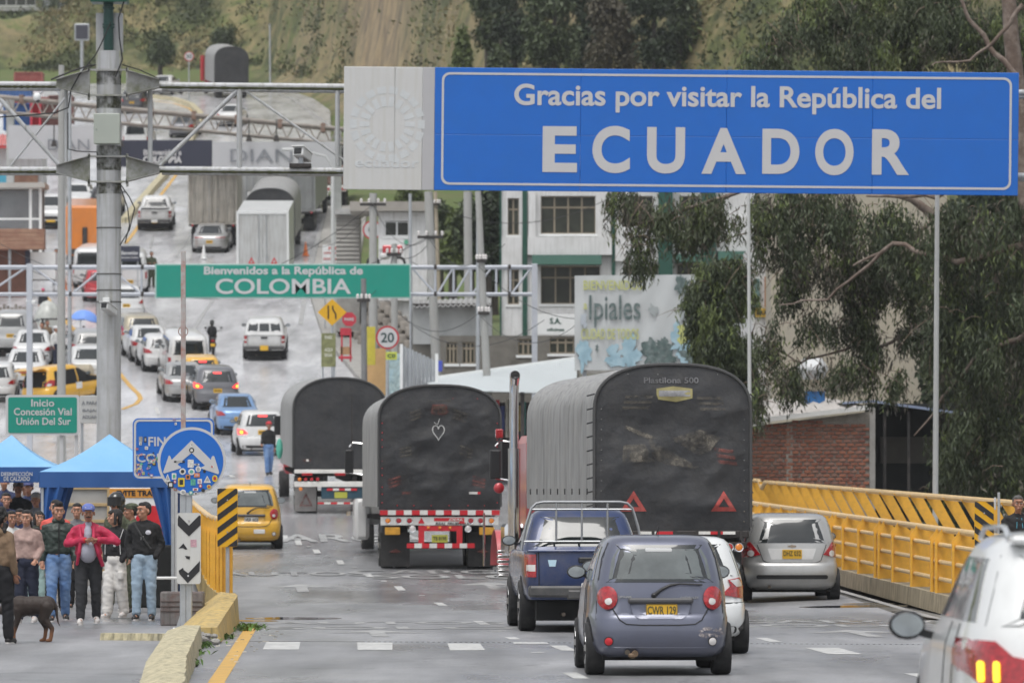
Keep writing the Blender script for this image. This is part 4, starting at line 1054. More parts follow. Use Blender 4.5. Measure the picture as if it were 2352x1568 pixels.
def chassis(t,hw,L,z=.95,axles=(1.2,2.5),r=.5,front=None,cx=0):
 b=MB();b.box(cx-.45,cx-.33,.1,L,z-.22,z);b.box(cx+.33,cx+.45,.1,L,z-.22,z)
 for y in np.arange(.2,L,1.1):b.box(cx-hw+.03,cx+hw-.03,y,y+.08,z,z+.1)
 b.obj('chassis',FRAME,t)
 for y in axles:
  for s in(-1,1):twheel(t,cx+s*(hw-.30),y,r,.26)
  MB().cyl((cx-hw+.4,y,r),(cx+hw-.4,y,r),.07,n=8).obj('axle',FRAME,t)
def striped_bar(t,x0,x1,z0,z1,y,n,name='reflective_bar',first=0,thick=.02):
 b=MB();w=(x1-x0)/n
 for i in range(n):b.box(x0+i*w,x0+(i+1)*w-.002,y-thick,y,z0,z1,(i+first)%2)
 return b.obj(name,[REDREF,WHTREF],t,smooth=0)
def ropes(t,xs,zs,y=-.03,vert=False,mat=None,r=.016):
 b=MB()
 for x in xs:
  for z in zs:b.ell((x,y,z),(r,.03,r),6)
 return tag(b.obj('eyelets',mat or REDREF,t),kind='stuff')
def triangle_sign(face,t,x,zb_,w,h,cx,hw,zlo,zhi,mat=REDREF):
 """red warning triangle painted on the tarp, following it"""
 out=[(x-w/2,zb_),(x+w/2,zb_),(x,zb_+h)];cxx,czz=x,zb_+h*.36
 inn=[(cxx+(p[0]-cxx)*.42,czz+(p[1]-czz)*.42)for p in out]
 mb=MB();mid=[]
 def sub(poly,n=8):
  r=[]
  for i in range(3):
   a,b=poly[i],poly[(i+1)%3]
   for k in range(n):r.append((a[0]+(b[0]-a[0])*k/n,a[1]+(b[1]-a[1])*k/n))
  return r
 o,i_=sub(out),sub(inn);n=len(o);rows=[[(a[0]+(b[0]-a[0])*k/3,a[1]+(b[1]-a[1])*k/3)for a,b in zip(o,i_)]for k in range(4)]
 for rr in rows:
  for p in rr:mb.v.append(on_face(face,p[0],p[1],cx,hw,.012))
 for k in range(3):
  for i in range(n):mb.f.append((k*n+i,k*n+(i+1)%n,(k+1)*n+(i+1)%n,(k+1)*n+i));mb.m.append(0)
 return mb.obj('warning_triangle',mat,t,smooth=180)
def on_face(face,x,z,cx,hw,off=.01):
 uu=max(-.999,min(.999,(x-cx)/hw));u=(math.asin(uu)/(math.pi/2)+1)/2
 lo=face(u,0)[2];hi=face(u,1)[2];v=(z-lo)/(hi-lo)
 p=face(u,max(0,min(1,v)));return(x,p[1]-off,z)
def tarp_text(face,t,txt,x,z,w,h,cx,hw,mat,rot=0,shear=0,bold=.02):
 o=text(txt,1,mat,t,(0,0,0),width=w,height=h,bold=bold,rot=rot,shear=shear,fnmap=None)
 me=o.data;
 for v in me.vertices:
  a=on_face(face,x+v.co.x,z+v.co.z,cx,hw,.012);v.co=a
 return o
def tarp_patch(face,t,poly,cx,hw,mat,name='print_patch',off=.009):
 mb=MB();n=len(poly);mx_=sum(p[0]for p in poly)/n;mz=sum(p[1]for p in poly)/n
 o=[]
 for i in range(n):
  a,b=poly[i],poly[(i+1)%n];m=max(1,int(math.hypot(a[0]-b[0],a[1]-b[1])/.08))
  for k in range(m):o.append((a[0]+(b[0]-a[0])*k/m,a[1]+(b[1]-a[1])*k/m))
 N=len(o);mb.v.append(on_face(face,mx_,mz,cx,hw,off))
 for r in range(1,5):
  for p in o:mb.v.append(on_face(face,mx_+(p[0]-mx_)*r/4,mz+(p[1]-mz)*r/4,cx,hw,off))
 mb.f+=[(0,1+i,1+(i+1)%N)for i in range(N)]
 for r in range(3):
  for i in range(N):mb.f.append((1+r*N+i,1+(r+1)*N+i,1+(r+1)*N+(i+1)%N,1+r*N+(i+1)%N))
 mb.m=[0]*len(mb.f)
 return mb.obj(name,mat,t,smooth=180)
FADE=M('faded_print',(.16,.14,.11),.7,0,.3,6,dirt=(.04,.04,.04),dscale=9,damt=.9,alpha=.9,anoise=9)
FADER=M('faded_red_print',(.30,.09,.07),.7,0,.3,6,dirt=(.06,.04,.04),dscale=9,damt=.8,alpha=.9,anoise=9)
FADEY=M('faded_yellow_print',(.34,.30,.13),.7,0,.3,6,dirt=(.12,.11,.07),dscale=12,damt=.6)
GREYP=M('grey_print',(.30,.30,.31),.7,0,.2,6,dirt=(.08,.08,.08),dscale=9,damt=.6)
DUST=M('dusty_tarp',(.16,.145,.12),.8,0,.45,5,alpha=.75,anoise=5)
def cab_mirror(t,x,y,z,s=-1):
 b=MB();b.tube([(x+.35*-s,y,z+.42),(x+.1*-s,y,z+.45),(x,y,z+.35)],.02,6);b.tube([(x+.35*-s,y,z-.3),(x,y,z-.25)],.02,6)
 o=b.obj('mirror_arm',CHROME,t)
 b=MB();b.rbox(x-.10,x+.10,y-.06,y+.03,z-.26,z+.28,.02);b.obj('mirror_housing',BLACK,t)
gx,gy=1.37,94.2
rz1=.105;c1,s1=math.cos(rz1),math.sin(rz1);hwid=1.31
ctr=Vector((gx+hwid*c1,gy+hwid*s1,zg(2.6,94)))
t1=thing('tarp_truck','largest tarp-covered truck with two red triangles beside the blue pickup','truck',ctr,rz1)
face,hw,cx=tarp_body(t1,-hwid,hwid,10.5,1.35,3.25,4.06,13,seed=3,slack=1.2,wr=.08,zbf=1.65)
chassis(t1,1.22,11.5,1.1,(1.3,2.6),.52)
tarp_text(face,t1,'Plastilona 500',-.03,3.80,.92,.10,cx,hw,GREYP)
tarp_patch(face,t1,[(-.28,3.56),(-.28,3.66),(0,3.70),(.32,3.66),(.32,3.50),(.05,3.44),(-.25,3.48)],cx,hw,FADEY)
tarp_text(face,t1,'MADERAS',.02,3.575,.5,.07,cx,hw,M('print_dark',(.10,.09,.05),.7))if False else None
tarp_patch(face,t1,[(-.24,3.53),(.28,3.53),(.28,3.63),(-.24,3.63)],cx,hw,GREYP,off=.013)
for px_,pz_,w_,h_,sh_ in[(-.62,3.42,.46,.2,.1),(.66,3.40,.42,.22,-.1)]:
 for i in range(3):tarp_patch(face,t1,[(px_-w_/2+sh_*i*.25,pz_-.1+i*.09),(px_+w_/2+sh_*i*.25,pz_-.1+i*.09),(px_+w_/2+sh_*i*.25,pz_-.055+i*.09),(px_-w_/2+sh_*i*.25,pz_-.055+i*.09)],cx,hw,FADE)
for i in range(3):tarp_patch(face,t1,[(.70+.03*(2-i),2.42+i*.1),(1.02+.03*(2-i),2.38+i*.1),(1.01+.03*(2-i),2.44+i*.1),(.69+.03*(2-i),2.48+i*.1)],cx,hw,FADER)
tarp_patch(face,t1,[(-.85,2.53),(-.83,2.72),(-.48,2.74),(-.42,2.62),(-.30,2.44),(-.85,2.44)],cx,hw,DUST)
tarp_patch(face,t1,[(-.42,2.86),(-.30,2.76),(.42,2.36),(.40,2.33),(-.1,2.40),(-.34,2.50)],cx,hw,DUST)
tarp_patch(face,t1,[(-.78,3.05),(-.25,2.84),(-.42,2.82),(-.80,3.0)],cx,hw,DUST)
tarp_patch(face,t1,[(-.06,2.83),(.45,2.98),(.80,2.84),(.62,2.62),(.44,2.55)],cx,hw,DUST)
for x in(-.66,.85):triangle_sign(face,t1,x,1.62,.44,.34,cx,hw,0,0,M('triangle_red',(.42,.07,.06),.7,0,.3,8,dirt=(.14,.06,.05),dscale=9,damt=.7))
b=MB()
for i in range(10):z=1.5+i*.23;b.tube([(-1.31,-.02,z),(-1.42,.10,z-.03)],.013,5)
for i in range(10):z=1.5+i*.23;b.tube([(1.31,-.02,z),(1.37,.10,z-.03)],.013,5)
for i in range(9):b.tube([(-1.36,.6+i*1.1,2.0),(-1.36,.6+i*1.1,1.9)],.012,5)
tag(b.obj('tie_ropes',BLACK,t1),kind='stuff')
ropes(t1,(-1.2,1.2),[1.45+i*.17 for i in range(12)],mat=CHROME,r=.013)
ropes(t1,(-.75,.75,-.25,.3),(3.9,),mat=CHROME,r=.014)
b=MB();b.rbox(-1.28,1.28,-.06,.12,1.17,1.30,.02);b.rbox(-1.25,1.25,-.03,.1,1.0,1.1,.015)
for x in np.arange(-1.1,1.2,.37):b.box(x,x+.05,-.09,-.04,1.14,1.3)
b.obj('tail_frame',FRAME,t1)
striped_bar(t1,-.55,0.0,1.235,1.285,-.065,2,first=1);striped_bar(t1,.42,1.05,1.235,1.285,-.065,3,first=1)
for i,m_ in enumerate((REDL,REDL,REDL,AMBL)):truck_light(t1,.62+i*.165,1.02,-.05,.062,m_)
for i,m_ in enumerate((AMBL,REDL,REDL,REDL)):truck_light(t1,-1.1+i*.165,1.02,-.05,.062,m_)
b=MB();b.rbox(-.45,.45,-.05,-.02,.93,1.05,.01);b.obj('name_board',WHTREF,t1)
mudflap(t1,-1.25,-.55,.6,.12,.95);mudflap(t1,.55,1.25,.6,.12,.95)
b=MB();b.rbox(-1.25,1.25,11.0,12.9,1.0,3.0,.15);b.rbox(-1.15,1.15,12.7,14.6,.95,2.0,.2);b.rbox(-1.3,1.3,12.8,14.4,.6,1.15,.15);b.obj('cab',P_PINK,t1)
b=MB();b.rbox(-1.62,-1.22,11.4,12.2,.75,1.35,.06);b.obj('fuel_tank',CHROME,t1)
b=MB();b.tube([(-1.50,10.9,.75),(-1.50,10.9,3.75),(-1.50,10.88,3.95),(-1.50,10.75,4.12)],[.085,.085,.09,.10],16);b.obj('exhaust_stack',CHROME,t1)
b=MB();b.lathe([(.001,0),(.088,0),(.001,.01)],(0,0,0),'z',16);
o=b.obj('exhaust_opening',UNDER,t1);o.location=(-1.50,10.70,4.11);o.rotation_euler=(R(70),0,0)
b=MB();b.tube([(-1.50,10.89,1.0),(-1.50,10.89,2.75)],.115,16);b.obj('heat_shield',CHROME,t1)
cab_mirror(t1,-1.78,11.6,2.45);b=MB();b.rbox(-1.78,-1.64,11.5,11.6,2.95,3.12,.02);b.obj('marker_light',REDL,t1)
b=MB();b.ell((-1.72,11.5,2.02),(.10,.06,.10),14);b.obj('round_mirror',P_RED,t1)
for yy in(13.6,):
 for s in(-1,1):twheel(t1,s*1.12,yy,.5,.28,False)
b=MB();b.grid(lambda u,v:(-1.6+.5*v,13.6-.68*math.cos(u*math.pi),.55+.68*math.sin(u*math.pi)),16,3);b.obj('fender',P_PINK,t1)
b=MB();b.cyl((-1.86,12.9,.55),(-1.86,12.9,1.55),.02,n=6)
b.obj('guard_rod',CHROME,t1)
for i in range(6):MB().rbox(-1.75,-1.5,11.35+i*.02,11.6,.35+i*.09,.41+i*.09,.01).obj('cab_step',CHROME,t1)
s_=FPX/120.0
rz2=.06
xl=(870-X0)/s_;ctr=Vector((xl+1.29,120.0,zg(-1.5,120)))
t2=thing('tarp_truck','middle tarp-covered truck with chalk heart and red and white tail bar','truck',ctr,rz2)
face,hw,cx=tarp_body(t2,-1.29,1.29,10.5,1.33,3.15,3.90,12,seed=8,slack=1.2,wr=.085,ex=2.5)
chassis(t2,1.22,11.5,1.05,(1.25,2.55),.5)
tarp_text(face,t2,'Plastilona 500',-.02,3.58,.5,.065,cx,hw,FADE)
tarp_patch(face,t2,[(-.2,3.34),(-.17,3.50),(.15,3.50),(.18,3.34),(.12,3.28),(-.14,3.28)],cx,hw,FADER);tarp_patch(face,t2,[(-.17,3.35),(-.14,3.47),(.12,3.47),(.15,3.35),(.10,3.31),(-.12,3.31)],cx,hw,FADE,off=.013)
for(x,z,a,w_,m_)in[(-.72,2.42,.25,.26,FADE),(.55,2.42,-.45,.30,FADE),(-.95,1.78,.35,.28,FADER),(.82,1.78,-.35,.28,FADER),(-.5,3.2,.4,.26,FADE),(.42,3.18,-.4,.3,FADE)]:
 for i in range(3):
  ca,sa=math.cos(a),math.sin(a);q=[(-w_/2,-.02),(w_/2,-.02),(w_/2,.025),(-w_/2,.025)]
  tarp_patch(face,t2,[(x+p[0]*ca-(p[1]+i*.075)*sa*.3,z+p[0]*sa*.8+(p[1]+i*.075))for p in q],cx,hw,m_)
for a0,b0,m_ in((-.80,-.62,FADER),(.62,.80,WHTREF),(.80,.86,REDREF)):tarp_patch(face,t2,[(a0,1.60),(b0,1.60),(b0,1.65),(a0,1.65)],cx,hw,m_)
heart=[(.13*.0+.2*(math.sin(a)**3)*.62,.011*(13*math.cos(a)-5*math.cos(2*a)-2*math.cos(3*a)-math.cos(4*a)))for a in np.linspace(0,2*math.pi,40)]
CH=M('chalk',(.5,.5,.49),.9,0,.4,20)
MB().tube([on_face(face,-.03+p[0],2.92+p[1],cx,hw,.015)for p in heart],.011,5).obj('chalk_heart',CH,t2)
MB().tube([on_face(face,x,z,cx,hw,.015)for x,z in[(-.12,3.12),(-.05,3.07),(0,3.2)]],.008,5).obj('chalk_mark',CH,t2)
ropes(t2,(-1.22,1.22),[1.42,1.6,1.75,2.0,2.15,2.3,2.6,2.75,2.9,3.1]);ropes(t2,(-.9,-.55,-.18,.2,.6,.95),(1.36,));ropes(t2,(-.8,.8,-.28,.28),(3.62,))
striped_bar(t2,-1.27,1.27,1.16,1.26,-.07,15)
b=MB();b.rbox(-1.25,1.25,-.05,.1,.94,1.12,.01);b.obj('tail_board',WHTREF,t2)
text('REAL FRUEHAUF',1,INK,t2,(.28,-.058,.975),width=.75,height=.055,bold=.02,shear=.3)
b=MB();b.box(-.12,.52,-.06,-.055,1.03,1.10);b.obj('red_name_panel',REDREF,t2)
text('DIAL',1,WHTREF,t2,(.34,-.066,1.065),width=.3,height=.05,bold=.02,shear=.3)
for x,m_ in((-1.1,AMBL),(-.87,REDL),(-.64,REDL),(.87,REDL),(1.1,AMBL)):truck_light(t2,x,1.035,-.06,.055,m_)
truck_light(t2,.66,1.035,-.06,.055,REDL)
for x in(-.46,.40):
 MB().prism([(x,.98),(x+.14,.98),(x+.07,1.11)],'y',-.062,-.056).obj('red_triangle',REDREF,t2)
b=MB();b.box(-.42,.42,-.04,0,.82,.93);b.box(-.45,-.33,-.05,.02,.55,.93);b.box(.36,.48,-.05,.02,.55,.93);b.obj('bumper_support',REDREF,t2)
for x in(-.24,0,.22):truck_light(t2,x,.89,-.05,.035,AMBL,False)
for x in(-.58,.60):truck_light(t2,x,.87,-.06,.06,CLRL)
striped_bar(t2,-.70,.74,.46,.56,-.09,9,'rear_bumper')
b=MB();b.prism(rrect(-.17,.17,-.08,.08,.012,2),'y',-.004,.006);pl=b.obj('license_plate',M('plate_green_yellow',(.42,.42,.06),.4),t2,loc=(.0,-.05,.66));text('TB 8190',1,INK,pl,(0,-.0065,0),width=.28,height=.08,bold=.02)
for s in(-1,1):
 b=MB();b.rbox(s*1.0-.16,s*1.0+.16,-.04,.02,.74,.90,.01);b.obj('amber_panel',M('amber_panel',(.6,.3,.03),.5,0,.2,9),t2)
 mudflap(t2,s*.93-.31,s*.93+.31,.35,.06,.80)
 f_=[(s*.93+p[0]*.13,.38+p[1]*.06)for p in[(-1,0),(0,1),(1,0),(0,-.6)]]
 MB().prism(f_,'y',.26,.27).obj('flap_emblem',FADER,t2)
b=MB();b.rbox(-1.2,1.2,11.2,13.2,.9,2.9,.15);b.rbox(-1.1,1.1,13.0,15.0,.9,1.8,.2);b.obj('cab',P_WHITE,t2)
cab_mirror(t2,-1.55,11.8,2.35);b=MB();b.cyl((-1.5,11.4,2.6),(-1.5,11.4,3.9),.015,n=6);b.obj('aerial',FRAME,t2)
b=MB();b.rbox(-1.46,-1.12,10.6,12.0,.55,1.5,.08);b.obj('side_box',P_WHITE,t2)
for s in(-1,1):twheel(t2,s*1.05,13.9,.5,.28,False)
b=MB();b.cyl((-1.5,12.5,1.1),(-1.5,12.5,1.2),.08,n=12);b.obj('step_lamp',CHROME,t2)
s_=FPX/151.0;rz3=.075
ctr=Vector(((781-X0)/s_,151,zg(-4.5,151)))
t3=thing('tarp_truck','leftmost of the three big tarp-covered trucks with a triangle on its mudflap','truck',ctr,rz3,None,rx=.02)
face,hw,cx=tarp_body(t3,-1.25,1.25,10.0,1.22,2.75,3.62,12,seed=15,slack=.6,wr=.015,ex=2.3)
chassis(t3,1.15,10.5,1.0,(1.2,2.5),.5)
for a0,b0,m_ in((-.98,-.90,FADER),(-.90,-.84,WHTREF),(-.84,-.76,FADER)):tarp_patch(face,t3,[(a0,1.40),(b0,1.40),(b0,1.45),(a0,1.45)],cx,hw,m_)
b=MB();b.rbox(-1.22,1.22,-.05,.08,1.08,1.18,.01);b.rbox(-1.22,1.22,-.04,.08,.72,.86,.01);b.obj('tail_frame',WHTREF,t3)
b=MB();b.rbox(-.50,.62,.0,.1,.40,.72,.02);b.obj('tow_panel',M('blue_dark',(.02,.06,.09),.5,0,.3),t3)
for i,m_ in enumerate((AMBL,REDL,REDL,REDL)):truck_light(t3,-1.08+i*.16,.92,-.05,.05,m_,False)
truck_light(t3,-1.05,.66,-.05,.05,AMBL,False)
for x in(-.88,0.0):b=MB();b.rbox(x-.14,x+.14,-.07,-.04,1.02,1.09,.005);b.obj('marker_light',REDL,t3)
striped_bar(t3,-.35,.45,.62,.68,-.01,5);striped_bar(t3,-.60,.62,.26,.31,-.02,7,'rear_bumper')
b=MB();b.prism(rrect(-.17,.17,-.08,.08,.012,2),'y',-.004,.006);b.obj('license_plate',M('plate_green_yellow',(.42,.42,.06),.4),t3,loc=(.02,-.02,.50))
mudflap(t3,-1.2,-.62,.3,.06,.74,M('pale_mudflap',(.26,.25,.24),.7,0,.2,4,dirt=(.12,.11,.1)));mudflap(t3,.62,1.2,.3,.06,.74)
tri=[(-1.08,.2),(-.72,.2),(-.9,.56)];inn=[(-1.01,.24),(-.79,.24),(-.9,.46)]
b=MB();ringplate(b,tri,inn,.225,.235);b.obj('warning_triangle',FADER,t3)
b=MB();b.rbox(-1.15,1.15,10.3,12.1,.9,2.7,.15);b.obj('cab',P_RED,t3)
for s in(-1,1):twheel(t3,s*1.05,12.8,.48,.28,False)
b=MB();b.rbox(-1.42,-1.2,10.2,10.3,2.0,2.55,.02);b.obj('mirror_housing',BLACK,t3)
def simple_tarp_truck(label,X,Y,rz,cabm,W_=2.5,H_=3.8,L=8.5,seed=2):
 g=gp(X,Y);sl=math.atan((zg(g.x,g.y+4)-zg(g.x,g.y))/4)
 t=thing('tarp_truck',label,'truck',g,rz,None,rx=sl)
 f=tarp_body(t,-W_/2,W_/2,L,1.1,H_-.95,H_,9,seed=seed,slack=.6,wr=.01,ex=2.4);chassis(t,W_/2-.1,L+1,1.0,(1.2,),.5)
 b=MB();b.rbox(-W_/2,W_/2,-.05,.08,.95,1.1,.02);b.rbox(-1.0,1.0,.1,.2,.5,.6,.02);b.obj('tail_frame',FRAME,t)
 for s in(-1,1):truck_light(t,s*1.0,1.02,-.06,.06,REDL,False);mudflap(t,s*.9-.3,s*.9+.3,.5,.1,.8)
 b=MB();b.rbox(-1.2,1.2,L+.3,L+2.3,.8,2.7,.15);b.obj('cab',cabm,t)
 b=MB();b.cyl((-1.42,L+.2,1.0),(-1.42,L+.2,2.9),.16,n=12);b.obj('exhaust_stack',cabm,t)
 for s in(-1,1):twheel(t,s*1.05,L+1.3,.5,.28,False)
 return t
simple_tarp_truck('distant tarp truck with red cab climbing beneath the green hill',531,226,.13,P_RED,L=9.5)
simple_tarp_truck('tarp truck with dark arched rear behind the white box truck',621,600,0.0,P_WHITE,H_=3.75)
BOXW=M('box_panel_white',(.52,.53,.52),.45,.1,.05,1.5,dirt=(.33,.32,.30),dscale=1.2,damt=.5,streak=(.36,.35,.33))
BOXT=M('box_panel_tan',(.47,.44,.38),.5,.2,.08,1.5,dirt=(.22,.2,.17),dscale=1.2,damt=.6,streak=(.2,.19,.17))
BOXG=M('box_panel_grey',(.30,.31,.31),.5,.2,.08,1.5,dirt=(.2,.2,.19),dscale=1.2,damt=.5)
def box_truck(label,X,Y,rz,mat,W_=2.45,H_=3.9,L=8,zb=1.0,doors=2,tri=False,ribs=True,cabm=None):
 g=gp(X,Y);sl=math.atan((zg(g.x,g.y+4)-zg(g.x,g.y))/4)
 t=thing('box_truck',label,'truck',g,rz,None,rx=sl);w=W_/2
 b=MB();b.rbox(-w,w,.06,L,zb,H_,.03);b.obj('cargo_box',mat,t)
 ringplate(b:=MB(),[(-w-.02,zb-.02),(w+.02,zb-.02),(w+.02,H_+.03),(-w-.02,H_+.03)],[(-w+.09,zb+.08),(w-.09,zb+.08),(w-.09,H_-.1),(-w+.09,H_-.1)],-.02,.08);b.obj('door_frame',PAINTW if mat==BOXW else mat,t,smooth=0)
 for s in(-1,1):
  b=MB();x0,x1=(.012,w-.1)if s>0 else(-w+.1,-.012);b.rbox(x0,x1,.02,.06,zb+.09,H_-.11,.01)
  if ribs:
   for q in np.linspace(x0+.12,x1-.16,3):b.box(q,q+.09,-.05,.02,zb+.15,H_-.15)
  d=b.obj('rear_door',mat,t)
  b=MB();xx=s*.18;b.cyl((xx,-.01,zb+.05),(xx,-.01,H_-.12),.018,n=8);b.box(xx-.04,xx+.12*s+.02,-.03,-.01,zb+.75,zb+.79);b.obj('lock_rod',GALV,d)
  if tri:
   o=[(s*.55-.17,zb+.45),(s*.55+.17,zb+.45),(s*.55,zb+.78)];i_=[(s*.55-.085,zb+.505),(s*.55+.085,zb+.505),(s*.55,zb+.66)]
   b=MB();ringplate(b,o,i_,.012,.019);b.obj('warning_triangle',REDREF,t)
 b=MB();b.box(-w,w,-.02,.1,zb-.14,zb-.03);b.box(-.9,.9,.05,.12,.45,.55);b.obj('tail_frame',FRAME,t)
 for s in(-1,1):truck_light(t,s*(w-.2),zb-.08,-.03,.06,REDL,False);mudflap(t,s*.85-.28,s*.85+.28,.5,.1,.8)
 chassis(t,w-.08,L+1,zb-.02,(1.3,2.5),.48)
 b=MB();b.rbox(-1.1,1.1,L+.3,L+2.2,.8,2.7,.15);b.obj('cab',cabm or P_WHITE,t)
 for s in(-1,1):twheel(t,s*1.02,L+1.2,.48,.26,False)
 return t
box_truck('white box truck with two red triangles on its doors above the green welcome sign',604,672,.0,BOXW,2.5,3.92,7,.95,tri=True,ribs=False)
box_truck('tan ribbed container truck behind the silver-white coupe',489,566,.02,BOXT,2.55,4.1,11,1.2)
box_truck('grey container truck right of the white box truck',672,533,-.03,BOXG,2.5,4.1,11,1.15)
box_truck('farther white container truck between the tan and grey ones',575,520,.0,BOXW,2.4,4.0,9,1.1,ribs=False)
g=gp(748,480);t=thing('flatbed_truck','dark flatbed lorry with a white and red tail beyond the grey container truck','truck',g,-.05,None,rx=.13)
b=MB();b.rbox(-1.2,1.2,0,8,1.0,1.3,.02);b.obj('load_bed',WHTREF,t);striped_bar(t,-1.2,1.2,1.1,1.2,-.01,5)
b=MB();b.rbox(-1.1,1.1,.6,7,1.35,2.0,.1);b.obj('load',M('brown_load',(.16,.10,.08),.8,0,.4,2),t)
b=MB();b.rbox(-1.15,1.15,7.6,9,1.3,3.1,.1);b.obj('cab',P_DARK,t);chassis(t,1.1,9,1.0,(1.2,2.4),.48)
g=gp(203,612);t=thing('orange_bus','orange bus half hidden by the thick grey pole in the left yard','bus',g,.05,None,rx=.1)
b=MB();b.rbox(-1.15,1.15,0,7.5,.55,3.1,.12);b.obj('body',P_ORANGE,t)
b=MB();b.rbox(-1.0,1.0,-.015,.02,2.1,2.75,.05)if False else b.rbox(-.95,.95,-.02,.02,.62,.9,.02);b.obj('bumper',FRAME,t)
for s in(-1,1):
 truck_light(t,s*.95,1.15,-.02,.07,REDL,False);b=MB();b.ell((s*1.0,.3,3.18),(.1,.1,.07),10);b.obj('beacon',AMBL,t)
 for yy in(1.5,5.8):twheel(t,s*1.0,yy,.45,.26,False)
b=MB();b.rbox(-.3,-.05,-.1,-.02,1.0,2.0,.05);b.obj('spare_gear',FRAME,t)
def motorbike(label,X,Y,rz,col,rider=None,s=1.0,face=1):
 g=gp(X,Y);sl=math.atan((zg(g.x,g.y+3)-zg(g.x,g.y))/3)
 t=thing('motorcycle',label,'motorcycle',g,rz,None,rx=sl*face)
 for yy in(.32,1.55):
  o=MB().lathe([(.2,-.05),(.29,-.055),(.31,0),(.29,.055),(.2,.05),(.2,-.05)],(0,0,0),'x',20).obj('wheel',RUBBER,t,loc=(0,yy,.31));MB().lathe([(.02,-.02),(.2,-.015),(.2,.015),(.02,.02)],(0,0,0),'x',14).obj('rim',GALV,o)
 b=MB();b.rbox(-.12,.12,.15,.9,.62,.78,.04);b.ell((0,1.05,.78),(.16,.28,.16),12);b.tube([(0,.35,.35),(0,.9,.45),(0,1.3,.8),(0,1.5,.35)],.045,8);b.ell((0,.9,.42),(.14,.22,.18),10);b.obj('body',col,t)
 b=MB();b.tube([(-.36,1.15,1.02),(-.12,1.3,.98),(.12,1.3,.98),(.36,1.15,1.02)],.016,6);b.ell((-.34,1.2,1.12),(.06,.02,.045),8);b.ell((.34,1.2,1.12),(.06,.02,.045),8);b.obj('handlebar',BLACK,t)
 b=MB();b.rbox(-.08,.08,.05,.1,.62,.7,.01);b.obj('tail_light',REDL,t);b=MB();b.rbox(-.1,.1,.0,.02,.42,.55,.005);b.obj('license_plate',PLY,t)
 return t,g,sl
motorbike('black motorcycle with yellow plate carrying a rider in black beside the minivan',489,818,.03,BLACK)
motorbike('white motorcycle parked under the blue umbrella',197,822,.4,P_WHITE);motorbike('dark motorcycle parked beside the white one under the umbrella',181,815,.2,P_DARK)
motorbike('motorcycle standing between the parked white sedans',116,828,-.3,P_GREY)
# ================================================================ gantries, signs, masts, tents
BLUE=M('sign_blue',(.002,.12,.50),.5,0,.04,1.5,dirt=(.01,.12,.42),dscale=2.5,damt=.3)
GREEN=M('sign_green',(.0,.24,.175),.55,0,.04,1.5,dirt=(.02,.24,.18),dscale=2.5,damt=.4)
LETW=M('sign_letter_white',(.50,.50,.505),.45,0,.03,3)
SIGNW=M('sign_panel_white',(.54,.545,.535),.5,0,.03,1.0,dirt=(.5,.5,.48),dscale=1.2,damt=.5,streak=(.5,.5,.47))
SIGNG=M('sign_panel_grey',(.41,.41,.42),.5,0,.03)
STEELW=M('mast_paint',(.46,.47,.48),.5,.1,.05,1.2,dirt=(.30,.30,.28),dscale=1.5,damt=.6,streak=(.28,.28,.25))
MOSSY=M('mossy_steel',(.34,.34,.33),.6,.1,.1,3,dirt=(.10,.11,.04),dscale=2.6,damt=.95)
MOSS=M('moss',(.045,.05,.022),.95,0,.4,9,bump=1,bs=40,dirt=(.10,.11,.03),dscale=7)
CABLE=M('cable',(.02,.02,.02),.7,0,.1)
def U(d):return d/FPX
class Pl:
 """vertical plane facing the camera at distance d: local metres from picture pixels"""
 def __init__(s,d,ox=None,oy=None):
  s.d=d;s.o=P(ox if ox is not None else X0,oy if oy is not None else Y0,d);s.k=d/FPX;s.ox=ox if ox is not None else X0;s.oy=oy if oy is not None else Y0
 def __call__(s,X,Y,y=0):return((X-s.ox)*s.k,y,(s.oy-Y)*s.k)
 def xz(s,X,Y):return((X-s.ox)*s.k,(s.oy-Y)*s.k)
def ground_z(X,d):return zg(P(X,0,d).x,d)
GD=115.0;pg=Pl(GD,250,1135);k=pg.k
gz=ground_z(250,GD)-EYE
mast=thing('gantry','thick grey steel gantry mast with truss arms carrying the big blue sign','gantry',pg.o)
b=MB();r=28*k;ztop=(1135-118)*k
b.lathe([(r+.03,gz),(r+.03,gz+.3),(r,gz+.32),(r,ztop)],(0,0,0),'z',28);b.obj('mast',STEELW,mast)
for Y in(525,631,668,695):b=MB();b.lathe([(r,0),(r+.012,.004),(r+.012,.022),(r,.026)],(0,0,(1135-1)*0+(1135-(1200 if 0 else Y*1.0))*k),'z',28);b.obj('band',M('band_steel',(.12,.12,.11),.6,.4,.2),mast)
for Y in(163,221,361,419):
 b=MB();b.box(-45*k,45*k,-r-.05,-r-.02,(1135-Y-2)*k,(1135-Y+2)*k);b.lathe([(r,-.02),(r+.02,-.02),(r+.02,.02),(r,.02)],(0,0,(1135-Y)*k),'z',28)
 for s in(-1,1):
  b.box(s*43*k-.015,s*43*k+.015,-r-.06,-r-.01,(1135-Y-5)*k,(1135-Y+5)*k)
 b.obj('clamp',MOSSY,mast)
